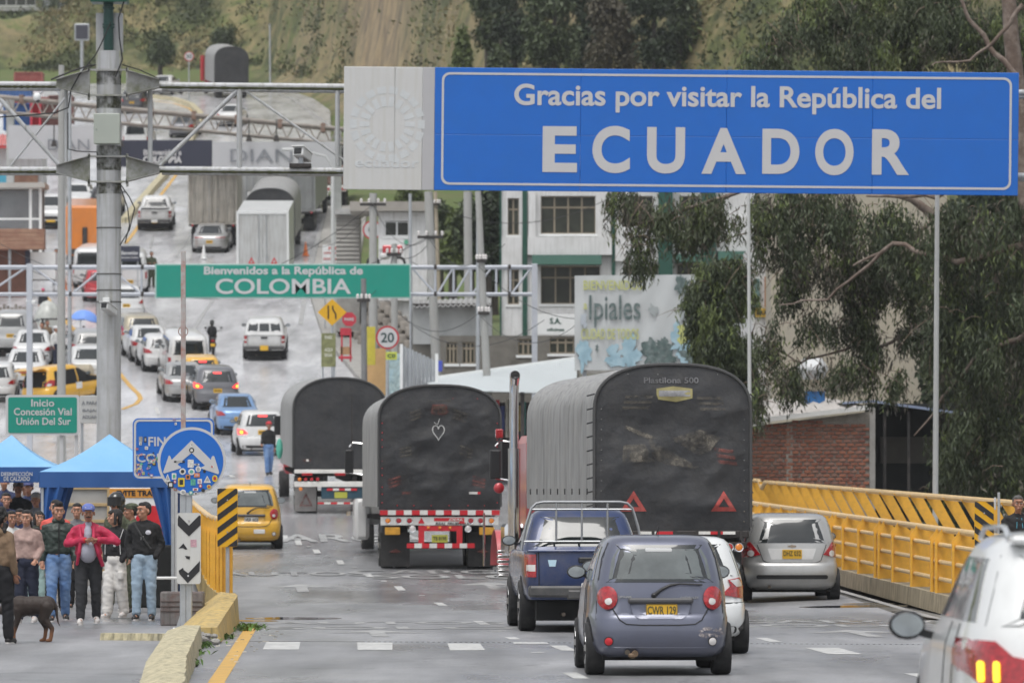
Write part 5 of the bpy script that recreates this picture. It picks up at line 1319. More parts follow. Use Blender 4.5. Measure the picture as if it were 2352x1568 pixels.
for s in(-1,1):
 for Ya,Yb in((158,232),(355,430)):
  b=MB();b.box(s*44*k-.02,s*44*k+.02,-r-.06,-r+.1,(1135-Yb)*k,(1135-Ya)*k);b.obj('flange',MOSSY,mast)
 for c0,c1,c2,c3 in((164,221,185,204),(361,419,381,400)):
  y_=-r-.03
  b=MB();b.prism([(s*45*k,(1135-c1)*k),(s*45*k,(1135-c0)*k),(s*118*k,(1135-c2)*k),(s*118*k,(1135-c3)*k)],'y',y_-.02,y_+.02)
  b.prism([(s*45*k,(1135-c0)*k),(s*118*k,(1135-c2)*k),(s*118*k,(1135-c2-1.5)*k),(s*45*k,(1135-c0-1.5)*k)],'y',y_-.18,y_+.18)
  b.prism([(s*45*k,(1135-c1)*k),(s*118*k,(1135-c3)*k),(s*118*k,(1135-c3+1.5)*k),(s*45*k,(1135-c1+1.5)*k)],'y',y_-.18,y_+.18)
  b.obj('gusset_bracket',MOSSY,mast)
STAIN=M('stain_moss',(.05,.052,.03),.9,0,.4,6,alpha=.95,anoise=3.2)
for Ya,Yb in((166,196),(223,250),(336,360),(363,392),(421,446)):
 MB().lathe([(r+.004,(1135-Yb)*k),(r+.005,(1135-Ya)*k)],(0,0,0),'z',28).obj('moss_stain',STAIN,mast)
def pipe(name,X1,Y1,X2,Y2,w,mat,y=0,par=mast,pl=pg):
 b=MB();b.tube([pl(X1,Y1,y),pl(X2,Y2,y)],w*pl.k/2,14);return b.obj(name,mat,par)
for yy in(0,.9):
 pipe('chord',-40,194,132,195,15,STEELW,yy);pipe('chord',-40,390,132,390,15,STEELW,yy)
 pipe('chord',366,196,2420,214,15,STEELW,yy);pipe('chord',366,389,2420,405,15,STEELW,yy)
for X1,X2,Ya,Yb in((-40,132,201,202),(366,790,203,207),(-40,132,397,397),(366,790,396,399)):
 b=MB();n=40;pts=[];rs=[]
 for i in range(n+1):
  t=i/n;pts.append(pg(X1+(X2-X1)*t,Ya+(Yb-Ya)*t-2.2,-.035));rs.append((3.6+1.6*noise.noise(Vector((i*.6,Ya,0))))*k)
 b.tube(pts,rs,10);b.obj('moss_strip',MOSS,mast)
for X1,Y1,X2,Y2,w in((0,228,135,378,10),(365,383,546,206,9),(560,206,790,368,6),(345,205,345,382,11),(550,200,550,386,13),(152,205,152,384,8),(-40,210,0,228,8),(775,205,775,382,11)):
 pipe('brace',X1,Y1,X2,Y2,w,STEELW,0);
for X1,Y1,X2,Y2,w in((152,205,10,382,5),(345,382,540,206,6)):pipe('brace',X1,Y1,X2,Y2,w,STEELW,.9)
b=MB();b.lathe([(r,gz+.0),(r,ztop)],((2430-250)*k,.4,0),'z',24);b.obj('mast',STEELW,mast)
b=MB();b.rbox(-30*k,28*k,-r-.22,-r+.02,(1135-334)*k,(1135-264)*k,.012);o=b.obj('control_box',M('box_grey_green',(.36,.39,.345),.5,0,.04,2),mast)
b=MB();b.rbox(-31*k,29*k,-r-.23,-r-.2,(1135-333)*k,(1135-265)*k,.008);b.ell((-25*k,-r-.235,(1135-300)*k),.015,8);b.obj('box_door',M('box_grey_green',(.36,.39,.345)),o)
b=MB();b.rbox(-29*k,28*k,-.12,.12,(1135-170)*k,(1135-118)*k,.01);b.obj('cap_box',M('cap_box',(.36,.37,.33),.6,0,.1,3,dirt=(.16,.17,.06),dscale=2,damt=.9,streak=(.2,.2,.12)),mast)
b=MB();b.rbox(-30*k,31*k,.02,.3,(1135-118)*k,(1135-30)*k,.01);b.obj('back_panel',STEELW,mast)
b=MB();b.cyl((0,-.1,(1135-118)*k),(0,-.1,(1135+20)*k),11.5*k,n=18)
for Y in(20,58,64):b.lathe([(11.5*k,-.02),(14*k,-.015),(14*k,.015),(11.5*k,.02)],(0,-.1,(1135-Y)*k),'z',18)
b.obj('stub_mast',M('dark_green_paint',(.012,.05,.042),.4,.1,.15),mast)
b=MB();b.rbox(-40*k,45*k,-.4,.3,(1135-8)*k,(1135+40)*k,.02);b.obj('beacon_box',M('green_box',(.01,.085,.055),.4,0,.1),mast)
def wire(par,pts,r=.012,name='cable',pl=pg,mat=CABLE,y=-.35,sag=0):
 q=[]
 for i in range(len(pts)-1):
  for t in np.linspace(0,1,7)[:-1]:
   a,b_=pts[i],pts[i+1];X=a[0]+(b_[0]-a[0])*t;Y=a[1]+(b_[1]-a[1])*t+sag*4*t*(1-t);q.append(pl(X,Y,y))
 q.append(pl(pts[-1][0],pts[-1][1],y));b=MB();b.tube(q,r,5);return b.obj(name,mat,par)
wire(mast,[(287,8),(275,45),(277,90),(284,140),(268,180)],.016);wire(mast,[(257,55),(235,105),(222,130),(185,175),(166,210),(160,250),(130,262),(60,268),(0,272)],.014)
wire(mast,[(118,184),(165,165),(205,152),(222,150)],.018,y=-.1);wire(mast,[(280,148),(320,160),(368,182)],.012,y=.1);wire(mast,[(279,450-25),(300,455),(312,480),(300,530),(278,565)],.012);wire(mast,[(279,430),(296,480),(300,520),(290,560)],.012)
wire(mast,[(159,262),(159,345),(180,350),(225,352)],.012)
def cctv(par,X,Y,sc=1.0,y=-.45,up=False):
 c=Vector(pg(X,Y,y));
 o=MB().rbox(-.085,.085,-.12,.34,-.065,.065,.015).obj('camera_housing',M('camera_white',(.62,.63,.62),.4),par,loc=c);o.rotation_euler=(R(-16),0,R(-22))
 MB().rbox(-.06,.06,-.14,-.118,-.045,.045,.005).obj('camera_window',M('camera_dark',(.01,.01,.01),.1),o);MB().rbox(-.1,.1,-.17,.36,.062,.078,.006).obj('sun_shield',M('camera_white',(.62,.63,.62)),o)
 return o
cctv(mast,249,708,y=-r-.3);MB().rbox(-.09,.05,-r-.25,-r,(1135-700)*k,(1135-685)*k,.01).obj('camera_bracket',M('camera_white',(.62,.63,.62)),mast)
o=cctv(mast,690,352,y=-.1);o.scale=(1.35,1,1.35);MB().rbox(0,0.1,-.1,.1,0,.25,.01).obj('camera_post',GALV,mast,loc=pg(686,384));MB().rbox(-.22,.22,-.15,.15,-.02,.06,.01).obj('camera_base',FRAME,mast,loc=pg(690,383))
sg=thing('overhead_sign','big blue overhead sign reading Gracias por visitar la Republica del Ecuador','sign',P(788,435,GD-.35));sg.rotation_euler=(0,math.atan(.0095),0)
Wt,Hs=1545*k,281*k;xb=208*k
def plate(name,x0,x1,z0,z1,mat,par,y0=-.03,y1=.03):return MB().rbox(x0,x1,y0,y1,z0,z1,.008).obj(name,mat,par)
plate('emblem_panel',0,xb-.25,0,Hs,SIGNW,sg);plate('edge_panel',xb-.248,xb-.002,0,Hs,SIGNG,sg)
for i in range(4):x=xb+(Wt-xb)*i/4;plate('blue_panel',x+.001,x+(Wt-xb)/4-.001,0.002,Hs*.455,BLUE,sg);plate('blue_panel',x+.001,x+(Wt-xb)/4-.001,Hs*.455+.003,Hs,BLUE,sg)
b=MB();ox=16*k;ringplate(b,rrect(xb+ox,Wt-ox,ox*.8,Hs-ox*.7,.16,8),rrect(xb+ox+.045,Wt-ox-.045,ox*.8+.045,Hs-ox*.7-.045,.13,8),-.038,-.032);b.obj('border_line',LETW,sg,smooth=0)
def sgt(txt,Xa,Xb,Ya,Yb,bold=.02,name='lettering',mat=LETW,**kw):
 xa,xb_=(Xa-788)*k,(Xb-788)*k;zc=(435-(Ya+Yb)/2)*k+((Xa+Xb)/2-788)*.0095*k
 return text(txt,1,mat,sg,((xa+xb_)/2,-.036,zc),width=xb_-xa,height=(Yb-Ya)*k,bold=bold,depth=.006,name=name,**kw)
sgt('Gracias por visitar la República del',1178,2155,198,262,.022)
for ch,Xa,Xb,Ya,Yb in(('E',1244,1323,291,396),('C',1358,1444,290,398),('U',1483,1570,293,399),('A',1608,1710,295,400),('D',1747,1832,297,400),('O',1868,1956,297,403),('R',1998,2083,298,402)):
 sgt(ch,Xa,Xb,Ya,Yb,.032)
fad=M('faded_emblem',(.535,.56,.565),.5,0,.06,4);
b=MB();cx_,cz_=100*k,150*k
for i in range(18):
 a=2*math.pi*i/18;r0,r1=.42,.74;w=.085
 for r0,r1,w in((.62,.76,.085),(.36,.56,.05)):
  p=[(r0,-w),(r1,-w*1.1),(r1,w*1.1),(r0,w)];q=[(cx_+x*math.cos(a)-y*math.sin(a),cz_+x*math.sin(a)+y*math.cos(a))for x,y in p]
  b.prism(q,'y',-.034,-.031)
b.obj('faded_emblem',fad,sg,smooth=0)
text('ecuador',1,fad,sg,(100*k,-.034,62*k),width=1.3,height=.2,bold=.02,depth=.004)
plate('seam_line',116*k,117*k,60*k,Hs,M('seam_grey',(.42,.42,.40),.7),sg,-.033,-.03)
D2=200.0;p2=Pl(D2,650,645);k2=p2.k
g2=thing('gantry','thin galvanised truss gantry carrying the green Colombia sign','gantry',p2.o)
GAL2=M('gantry_galvanised',(.46,.48,.52),.5,.2,.08,3)
def pipe2(name,X1,Y1,X2,Y2,w,y=0):return pipe(name,X1,Y1,X2,Y2,w,GAL2,y,g2,p2)
for yy in(0,.8):
 pipe2('chord',-60,613,1232,613,8.5,yy);pipe2('chord',-60,675,1232,675,7.5,yy)
for X in(68,1228):
 zg0=zg(P(X,0,D2).x,D2);b=MB();q=p2(X,606);b.rbox(q[0]-6.5*k2,q[0]+6.5*k2,-.12,.12,min(-3,zg0-p2.o.z-.2),q[2],.01);b.obj('column',GAL2,g2)
nodes=[-40,68,160,243,325,357]
for X in(160,325,943,1000,1140,1172,1082,1042):pipe2('brace',X,613,X,675,5.5)
for X1,X2 in((-30,62),(160,75),(165,240),(325,250),(1000,945),(1005,1042),(1085,1130),(1175,1222),(1045,1082)):
 pipe2('brace',X1,675 if X1!=160 else 675,X2,613,5)
for X in(162,327,1000,1170):MB().rbox(-.05,.05,-.1,.1,-.08,.08,.01).obj('splice_plate',FRAME,g2,loc=p2(X,613));MB().rbox(-.05,.05,-.1,.1,-.08,.08,.01).obj('splice_plate',FRAME,g2,loc=p2(X,675))
s2=thing('overhead_sign','green overhead sign reading Bienvenidos a la Republica de Colombia','sign',P(650,645.5,D2-.5))
def p2l(X,Y):return((X-650)*k2,(645.5-Y)*k2)
x0,z1=p2l(357,606);x1,z0=p2l(943,685)
MB().rbox(x0,x1,-.02,.04,z0,z1,.01).obj('sign_board',M('pale_green_border',(.30,.47,.42),.45),s2)
MB().rbox(x0+.05,x1-.05,-.03,-.018,z0+.05,z1-.05,.003).obj('green_panel',GREEN,s2)
def t2(txt,Xa,Xb,Ya,Yb,b_=.03):
 a,zt=p2l(Xa,Ya);c,zb=p2l(Xb,Yb);text(txt,1,LETW,s2,((a+c)/2,-.036,(zt+zb)/2),width=c-a,height=zt-zb,bold=b_,depth=.006)
t2('Bienvenidos a la República de',469,833,612,636);t2('COLOMBIA',496,806,640,675,.016)
cc=thing('cctv_camera','small white camera hanging from the left gantry column','camera',P(128/1,696,D2-.6)if False else P(126-5,694,199))
MB().rbox(-.08,.08,-.2,.2,-.06,.06,.02).obj('camera_housing',M('camera_white',(.62,.63,.62)),cc);MB().rbox(-.3,-.05,-.03,.03,0,.04,.01).obj('camera_bracket',GALV,cc)
cc.location=P(78,694,199.4)
D3=300.0;p3=Pl(D3,500,350);k3=p3.k
g3=thing('gantry','long weathered truss crossing the upper road with dark and pale banners','gantry',p3.o)
WTH=M('weathered_truss',(.33,.30,.27),.75,.1,.3,3,dirt=(.14,.11,.09),dscale=1.5,damt=.9)
def tl(X):return 222+(X)*(296-222)/785.0
def pipe3(name,X1,Y1,X2,Y2,w,y=0):return pipe(name,X1,Y1,X2,Y2,w,WTH,y,g3,p3)
for yy in(0,1.2):
 pipe3('chord',-60,tl(-60),830,tl(830),9,yy);pipe3('chord',-60,tl(-60)+34,830,tl(830)+34,6,yy)
for i,X in enumerate(range(-50,830,33)):
 Y=tl(X);pipe3('brace',X,Y,X+16,Y+35,3.5);pipe3('brace',X+33,Y+3,X+16,Y+35,3.5)
 if i%3==0:b=MB();q=p3(X,Y);b.rbox(q[0]-.12,q[0]+.12,-.1,1.3,q[2]-.25,q[2]+.2,.02);b.obj('joint_plate',M('rust_plate',(.20,.13,.10),.8,0,.3),g3)
for X in(22,775,143):
 b=MB();q=p3(X,tl(X));zg0=zg(P(X,0,D3).x,D3)-p3.o.z;b.rbox(q[0]-.2,q[0]+.2,.3,.7,zg0-.3,q[2],.02);b.obj('column',M('pale_column',(.45,.46,.45),.6,0,.1,1,dirt=(.25,.25,.22)),g3)
BANG=M('banner_grey',(.46,.465,.48),.7,0,.05,.6);NAVY=M('banner_navy',(.030,.033,.055),.7,0,.1,1)
def banner3(label,Xa,Xb,Ya,Yb,mat,texts):
 c=P((Xa+Xb)/2,(Ya+Yb)/2,D3-.6);t=thing('banner',label,'banner',c);w,h=(Xb-Xa)*k3/2,(Yb-Ya)*k3/2
 b=MB();b.grid(lambda u,v:(-w+2*w*u,.03*math.sin(u*9)*(1-v),-h+2*h*v),16,4);b.grid(lambda u,v:(-w+2*w*u,.03+.03*math.sin(u*9)*(1-v),-h+2*h*v),16,4);b.obj('cloth',mat,t)
 for tx,xa,xb,ya,yb,m_,bo in texts:text(tx,1,m_,t,(((xa+xb)/2-(Xa+Xb)/2)*k3,-.08,((Ya+Yb)/2-(ya+yb)/2)*k3),width=(xb-xa)*k3,height=(yb-ya)*k3,bold=bo,depth=.01)
 return t
banner3('dark navy banner with white Bienvenidos a Colombia lettering',276,487,322,383,NAVY,[('Bienvenidos a',330,417,344,357,LETW,.03),('COLOMBIA',329,418,359,375,LETW,.06)])
GRL=M('grey_letters',(.22,.23,.25),.7,0,0)
banner3('long pale grey banner right of the navy one with thin grey letters',488,776,326,402,BANG,[('DIAN',529,672,343,372,GRL,0)])
banner3('pale grey banner at the left of the thick mast with thin grey letters',20,228,288,365,BANG,[('DIAN',110,205,320,345,GRL,0)])
for X in(124,318-40,572,635):
 t=thing('floodlight',{124:'small floodlight hanging in front of the left pale banner',278:'small floodlight near the left end of the navy banner',572:'small floodlight above the letter D of the long pale banner',635:'small floodlight above the middle of the long pale banner'}[X],'lamp',P(X,318 if X>300 else 330,D3-1.0))
 b=MB();b.cyl((0,0,1.0),(0,0,.15),.03,n=6);b.obj('rod',CABLE,t);b=MB();b.prism([(-.16,-.16),(.16,-.16),(.08,.16),(-.08,.16)],'y',-.1,.1);b.obj('lamp_head',FRAME,t)
def post(par,x,y,z0,z1,r=.045,mat=GALV,n=12):return MB().cyl((x,y,z0),(x,y,z1),r,n=n).obj('post',mat,par)
def zoomS(x,y):return((500+x*460/1603)/1.7415,(1650+y*450/1568)/1.7415)
SD=79.6;ps=Pl(SD,427,1445);ks=ps.k;gzs=0
rs=thing('road_sign','round blue sign with white forked arrow covered in stickers, on grey posts','sign',ps.o)
zero=-(ps.o.z)
for x in((417+436)/2-427-6,(430)-427+4):MB().rbox(x*ks-.045,x*ks+.045,-.02,.05,zero,(1445-985)*ks,.01).obj('post',GALV,rs)
MB().rbox(-.19,.17,-.08,.12,zero,zero+.03,.01).obj('base_plate',GALV,rs);MB().prism([(-.14,0),(-.05,0),(-.05,.28)],'y',-.01,.01).obj('base_gusset',GALV,rs,loc=(0,0,zero+.03))
cxs,czs=ps.xz(441,1059);R_=78.5*ks
MB().prism(disc(cxs,czs,R_,48),'y',-.045,-.02).obj('sign_rim',LETW,rs);MB().prism(disc(cxs,czs,R_-.038,48),'y',-.052,-.044).obj('blue_disc',BLUE,rs)
def sp(x,y):X,Y=zoomS(x,y);return ps.xz(X,Y)
arr=[(932,385),(1200,655),(1213,610),(1235,597),(1250,612),(1315,830),(1300,856),(1062,775),(1062,760),(1118,735),(932,560),(735,722),(783,755),(780,772),(550,845),(534,830),(612,600),(628,595),(655,655)]
def earprism(poly,y0,y1):
 from mathutils.geometry import tessellate_polygon
 v3=[Vector((p[0],0,p[1]))for p in poly];tr=tessellate_polygon([v3]);mb=MB();n=len(poly)
 vs=[(p[0],y0,p[1])for p in poly]+[(p[0],y1,p[1])for p in poly]
 fs=[tuple(t)for t in tr]+[tuple(i+n for i in t)for t in tr]+[(i,(i+1)%n,(i+1)%n+n,i+n)for i in range(n)]
 return mb.add(vs,fs)
earprism([sp(*p)for p in arr],-.058,-.051).obj('forked_arrow',LETW,rs,smooth=0)
STK={c:M('sticker_'+c,v,.5,0,.35,40)for c,v in dict(white=(.6,.6,.58),black=(.02,.02,.02),yellow=(.6,.45,.03),red=(.4,.03,.04),orange=(.55,.2,.04),green=(.1,.4,.25),pink=(.5,.3,.35),grey=(.3,.3,.3),teal=(.1,.35,.3),purple=(.2,.15,.4)).items()}
def sticker(par,f,x,y,w,h,c,shape='r',c2=None,off=-.060,a=0.0):
 px_,pz_=f(x,y);kk=ks*460/1603/1.7415;w*=kk/2;h*=kk/2
 if shape=='r':q=rrect(-w,w,-h,h,min(w,h)*.2,2)
 elif shape=='c':q=disc(0,0,w,14,h)
 else:q=[(-w,-h),(w,-h),(0,h)]
 q=[(px_+p[0]*math.cos(a)-p[1]*math.sin(a),pz_+p[0]*math.sin(a)+p[1]*math.cos(a))for p in q]
 o=MB().prism(q,'y',off-.001,off+.003).obj('sticker',STK[c],par,smooth=0)
 if c2:
  q=[(px_+(p[0]-px_)*.55,pz_+(p[1]-pz_)*.55)for p in q];MB().prism(q,'y',off-.003,off+.002).obj('sticker_print',STK[c2],o,smooth=0)
for a in[(932,448,36,48,'white','c','grey'),(932,522,72,72,'black','c','white'),(762,682,150,24,'black','r','white'),(919,708,84,110,'white','r'),(1005,720,70,22,'white','r','black'),(1216,752,44,44,'white','c','red'),
          (806,818,92,92,'white','c','black'),(930,822,92,92,'white','c','teal'),(1025,784,76,86,'white','c','grey'),(1110,815,42,42,'black','c'),(598,905,84,110,'white','t','grey'),(688,885,64,88,'white','r','green'),
          (880,895,62,66,'orange','r','black'),(1005,870,80,58,'orange','r','pink'),(1150,925,104,100,'white','t','grey'),(1255,915,76,96,'yellow','c','red'),(640,1003,78,88,'black','r','white'),(700,960,38,54,'red','c','white'),
          (788,968,92,126,'yellow','r','black'),(1046,955,60,66,'white','r','pink'),(1055,1020,48,56,'red','c','white'),(1172,1030,58,58,'yellow','c','red'),(985,1068,76,40,'white','r','red'),(1092,1080,50,50,'black','c'),(706,1066,44,36,'red','r','green'),
          (812,1105,80,74,'white','c','grey'),(921,1115,62,60,'teal','c','white'),(990,1125,54,44,'white','c','black')]:sticker(rs,sp,*a)
for i in range(3):sticker(rs,sp,928+i*24,968,18,92-8*abs(i-1),'green')
bx0,bz1=ps.xz(407,1177);bx1,bz0=ps.xz(462,1340)
cb=thing('chevron_board','white board with torn black chevrons below the round blue sign','sign',(ps.o.x,ps.o.y-.09,ps.o.z))
MB().prism(rrect(bx0,bx1,bz0,bz1,.04,4),'y',-.012,.012).obj('board',SIGNW,cb)
def zc(x,y):X,Y=(x/1.8873)/1.7415,(1900+y/1.8873)/1.7415;return ps.xz(X,Y)
for poly in([(1345,330),(1352,300),(1430,378),(1508,300),(1518,308),(1518,375),(1430,460),(1345,378)],[(1352,550),(1388,513),(1400,530),(1418,555),(1404,560),(1385,548)],[(1400,606),(1438,610),(1434,634),(1412,628)],
             [(1352,718),(1385,696),(1390,712),(1424,738),(1512,645),(1510,722),(1420,812),(1385,772),(1360,745)]):
 earprism([zc(*p)for p in poly],-.017,-.011).obj('black_chevron',INK,cb,smooth=0)
MB().prism([zc(1440,485),zc(1486,483),zc(1488,540),zc(1442,540)],'y',-.016,-.011).obj('sticker',STK['pink'],cb,smooth=0)
for p in(zc(1430,342),zc(1424,757)):MB().cyl((p[0],-.02,p[1]),(p[0],-.01,p[1]),.014,n=8).obj('bolt',CHROME,cb)
pr=thing('steel_pole','tall rust-streaked thin pole with faded red writing behind the round sign','pole',P(421,1420,84.0))
pr.location.z=0
h_=P(421,577,84).z;b=MB();b.rbox(-5.5*84/FPX,5.5*84/FPX,-.03,.03,0,h_,.008);b.obj('pole',M('rusted_pole',(.40,.38,.37),.7,.1,.1,3,dirt=(.34,.09,.045),dscale=4.5,damt=.95),pr)
b=MB();z_=P(421,761,84).z;b.tube([(.07*math.cos(a),-.02,z_+.07*math.sin(a))for a in np.linspace(0,2*math.pi,17)],.006,5);b.obj('wire_ring',M('rust',(.2,.07,.04),.8),pr)
pf=Pl(94.0,397,1390);kf=pf.k;fs_=thing('road_sign','blue rectangular FIN CONCESION sign with white border behind the round sign','sign',pf.o)
def pfx(X,Y):return pf.xz(X,Y)
a=pfx(305,1101);c=pfx(492,960)
MB().prism(rrect(a[0],c[0],a[1],c[1],.1,5),'y',-.02,.01).obj('sign_board',BLUE,fs_);b=MB();ringplate(b,rrect(a[0]+.02,c[0]-.02,a[1]+.02,c[1]-.02,.09,5),rrect(a[0]+.055,c[0]-.055,a[1]+.055,c[1]-.055,.065,5),-.026,-.02);b.obj('border_line',LETW,fs_,smooth=0)
def sf(txt,Xa,Xb,Ya,Yb):p,q=pfx(Xa,Yb),pfx(Xb,Ya);text(txt,1,LETW,fs_,((p[0]+q[0])/2,-.025,(p[1]+q[1])/2),width=q[0]-p[0],height=q[1]-p[1],bold=.02,depth=.004)
sf('FIN DE',341,425,1003,1024);sf('CONCESIÓN',315,484,1036,1061)
MB().rbox(-.03,.03,.02,.08,-pf.o.z,c[1],.008).obj('post',GALV,fs_);MB().rbox(pfx(404,0)[0]-.02,pfx(404,0)[0]+.03,.02,.08,-pf.o.z,c[1],.008).obj('post',M('mast_paint',(.43,.44,.45)),fs_)
def spf(x,y):X,Y=zoomS(x,y);return pf.xz(X,Y)
random.seed(3);cl=list(STK)
for i in range(46):
 x=random.uniform(150,470);y=random.uniform(560,900)
 sticker(fs_,spf,x,y,random.uniform(24,60),random.uniform(20,56),random.choice(cl),random.choice('rrct'),random.choice(cl),-.028-i*.00015,random.uniform(-.3,.3))
for x,y,w,h,c_ in((220,370,60,90,'grey'),(285,375,44,90,'black'),(218,430,44,50,'white'),(690,98,52,40,'purple'),(708,154,36,40,'white'),(300,492,56,52,'white'),(170,505,40,36,'red')):sticker(fs_,spf,x,y,w,h,c_,'r','grey',-.03)
def hazard(label,X0_,X1_,Ya,Yb,Yg,d,direction,zbase=0.0,group=None):
 p=Pl(d,(X0_+X1_)/2,(Ya+Yb)/2);t=thing('hazard_panel',label,'sign',p.o,0,group);w,h=(X1_-X0_)*p.k/2,(Yb-Ya)*p.k/2
 MB().prism(rrect(-w,w,-h,h,.035,4),'y',-.01,.01).obj('board',M('hazard_yellow',(.68,.36,.008),.4,0,.05,3),t)
 st=.19*(w/.16)**.2;i=0;z=-h-2*w
 sy=(h*2+.0)/4.5
 z=-h-2*w*.75+sy*.15
 while z<h:
  lo=[(-w+.004,z),(w-.004,z+2*w*.72),(w-.004,z+2*w*.72+sy*.5),(-w+.004,z+sy*.5)]
  if direction<0:lo=[(-p_[0],p_[1])for p_ in lo]
  cl_=clip(lo,-h+.004,h-.004)
  if len(cl_)>=3:MB().prism(cl_,'y',-.014,-.0095).obj('black_stripe',INK,t,smooth=0)
  z+=sy
 MB().rbox(-.028,.028,.012,.06,-p.o.z+zbase,h*.9,.006).obj('post',M('grey_post_paint',(.33,.34,.35),.5,.1,.1,dirt=(.2,.19,.17)),t)
 for zz in(h*.6,-h*.5):MB().cyl((0,-.02,zz),(0,-.012,zz),.012,n=8).obj('bolt',CHROME,t)
 return t
def clip(poly,z0,z1):
 for lim,sg_ in((z0,1),(z1,-1)):
  out=[]
  for i in range(len(poly)):
   a,b_=poly[i],poly[(i+1)%len(poly)];ia,ib=sg_*(a[1]-lim)>=0,sg_*(b_[1]-lim)>=0
   if ia:out.append(a)
   if ia!=ib:t=(lim-a[1])/(b_[1]-a[1]);out.append((a[0]+(b_[0]-a[0])*t,lim))
  poly=out
  if not poly:return[]
 return poly
hazard('yellow and black striped panel standing on the left barrier end',499,546,1121,1255,1370,83.0,1,.4)
hz2=hazard('yellow and black striped panel in front of the right footway fence',2238,2283,1151,1285,1390,79.0,-1)
fd=thing('delineator_post','small silver reflector blades on the fence behind the right striped panel','post',P(2294,1170,92));MB().rbox(-.02,.02,-.02,.02,-.6,.28,.004).obj('blade',GALV,fd);MB().rbox(-.08,-.04,-.01,.01,.0,.2,.01).obj('reflector',LETW,fd)
pb=P(417,1435,82.0);bl=thing('concrete_block','rust-streaked grey concrete block behind the chevron board post','block',(pb.x,pb.y,0))
b=MB();b.rbox(-.31,.31,0,.5,0,.49,.02);
b.obj('block',M('rusty_concrete',(.17,.16,.155),.85,0,.2,3,bump=.4,bs=20,dirt=(.15,.06,.045),dscale=5,damt=.8,streak=(.10,.09,.085)),bl)
for z in(.20,.27,.34):MB().rbox(-.3,.3,-.01,0,z,z+.018,.003).obj('groove_strip',M('groove_dark',(.08,.06,.055),.9,0,.3,8),bl)
pi_=Pl(112.0,98,953);ki=pi_.k;ig=thing('road_sign','green sign reading Inicio Concesion Vial Union Del Sur at the left','sign',pi_.o)
MB().prism(rrect(-85*ki,85*ki,-46.5*ki,46.5*ki,.06,4),'y',-.02,.02).obj('sign_board',LETW,ig);MB().prism(rrect(-79*ki,79*ki,-41*ki,41*ki,.04,4),'y',-.027,-.018).obj('green_panel',GREEN,ig)
for tx,xa,xb,y in(('Inicio',72,125,925),('Concesión Vial',32,165,945),('Unión Del Sur',38,163,967)):text(tx,1,LETW,ig,(((xa+xb)/2-98)*ki,-.032,(953-y)*ki),width=(xb-xa)*ki,height=17*ki,bold=.018,depth=.005)
for X in(141,175):MB().rbox((X-4-98)*ki,(X+4-98)*ki,.03,.09,-pi_.o.z,-40*ki,.006).obj('post',LETW,ig)
pw=Pl(118.0,210,940);wi=thing('notice_board','pale white information board behind the green Inicio sign','sign',pw.o)
MB().rbox(-26*pw.k,26*pw.k,-.02,.02,-32*pw.k,32*pw.k,.01).obj('sign_board',SIGNW,wi)
for tx,y,w in(('A PARAR',925,44),('BAJAR',943,40),('ADUANA',957,42)):text(tx,1,GRL,wi,(0,-.03,(940-y)*pw.k),width=w*pw.k,height=8*pw.k,bold=.02,depth=.004)
for s in(-1,1):MB().rbox(s*.2-.03,s*.2+.03,.03,.08,-pw.o.z,-.2,.005).obj('post',GALV,wi)
def on_ground(p):return zg(p.x,p.y)if p.x<xright(p.y)+1 else terrain(p.x,p.y)
def sign_post(t,o,top,x=0,r=.05,mat=GALV):MB().cyl((x,.06,on_ground(o)-o.z-.1),(x,.06,top),r,n=8).obj('post',mat,t)
pd=Pl(190.0,763,717);di=thing('road_sign','yellow diamond lane-merge sign below the green welcome sign','sign',pd.o);q=33.5*pd.k
MB().prism([(-q,0),(0,-q*.92),(q,0),(0,q*.92)],'y',-.02,.01).obj('sign_board',M('diamond_yellow',(.66,.36,.01),.4,0,.05),di)
for pts in([(-.13,-.22),(-.13,.22)],[(.02,.22),(.02,.1),(.12,-.06),(.12,-.22)]):MB().tube([(a,-.025,b_)for a,b_ in pts],.024,6).obj('symbol_line',INK,di)
sign_post(di,pd.o,.2)
def round_sign(label,X,Y,rp,d,txt,tw=.4,th=.3):
 p=Pl(d,X,Y);t=thing('road_sign',label,'sign',p.o);r=rp*p.k
 MB().prism(disc(0,0,r,32),'y',-.02,.01).obj('red_rim',M('rim_red',(.42,.03,.04),.4,0,.1),t);MB().prism(disc(0,0,r*.84,32),'y',-.027,-.018).obj('white_disc',LETW,t)
 if txt:text(txt,1,M('dark_teal_ink',(.03,.06,.06),.5),t,(0,-.033,0),width=r*2*tw,height=r*2*th,bold=.02,depth=.004)
 sign_post(t,p.o,.1);return t
round_sign('round speed 20 sign with red rim below the gantry truss',890,775,27,192,'20',.56,.42)
round_sign('smaller round red-rimmed sign half hidden behind a concrete pole',855,528,22,262,'C',.4,.5)
round_sign('tiny round red-rimmed sign beside the distant tarp truck',434,130,11,415,'30',.6,.45)
"""signs and banners at the far kerb"""
def board(label,Xa,Xb,Ya,Yb,d,mat,lines=(),name='banner',cat='banner',legs=True,tmat=None):
 p=Pl(d,(Xa+Xb)/2,(Ya+Yb)/2);t=thing(name,label,cat,p.o);w,h=(Xb-Xa)*p.k/2,(Yb-Ya)*p.k/2
 MB().rbox(-w,w,-.03,.03,-h,h,.01).obj('board',mat,t)
 for tx,fy,fw,fh,m_ in lines:text(tx,1,m_,t,(0,-.04,h*fy),width=2*w*fw,height=2*h*fh,bold=.03,depth=.004)
 if legs:
  for s in(-1,1):MB().cyl((s*w*.8,.05,on_ground(p.o)-p.o.z),(s*w*.8,.05,h*.9),.03,n=6).obj('leg',GALV,t)
 return t
RLET=M('red_letters',(.5,.08,.07),.6,0,0)
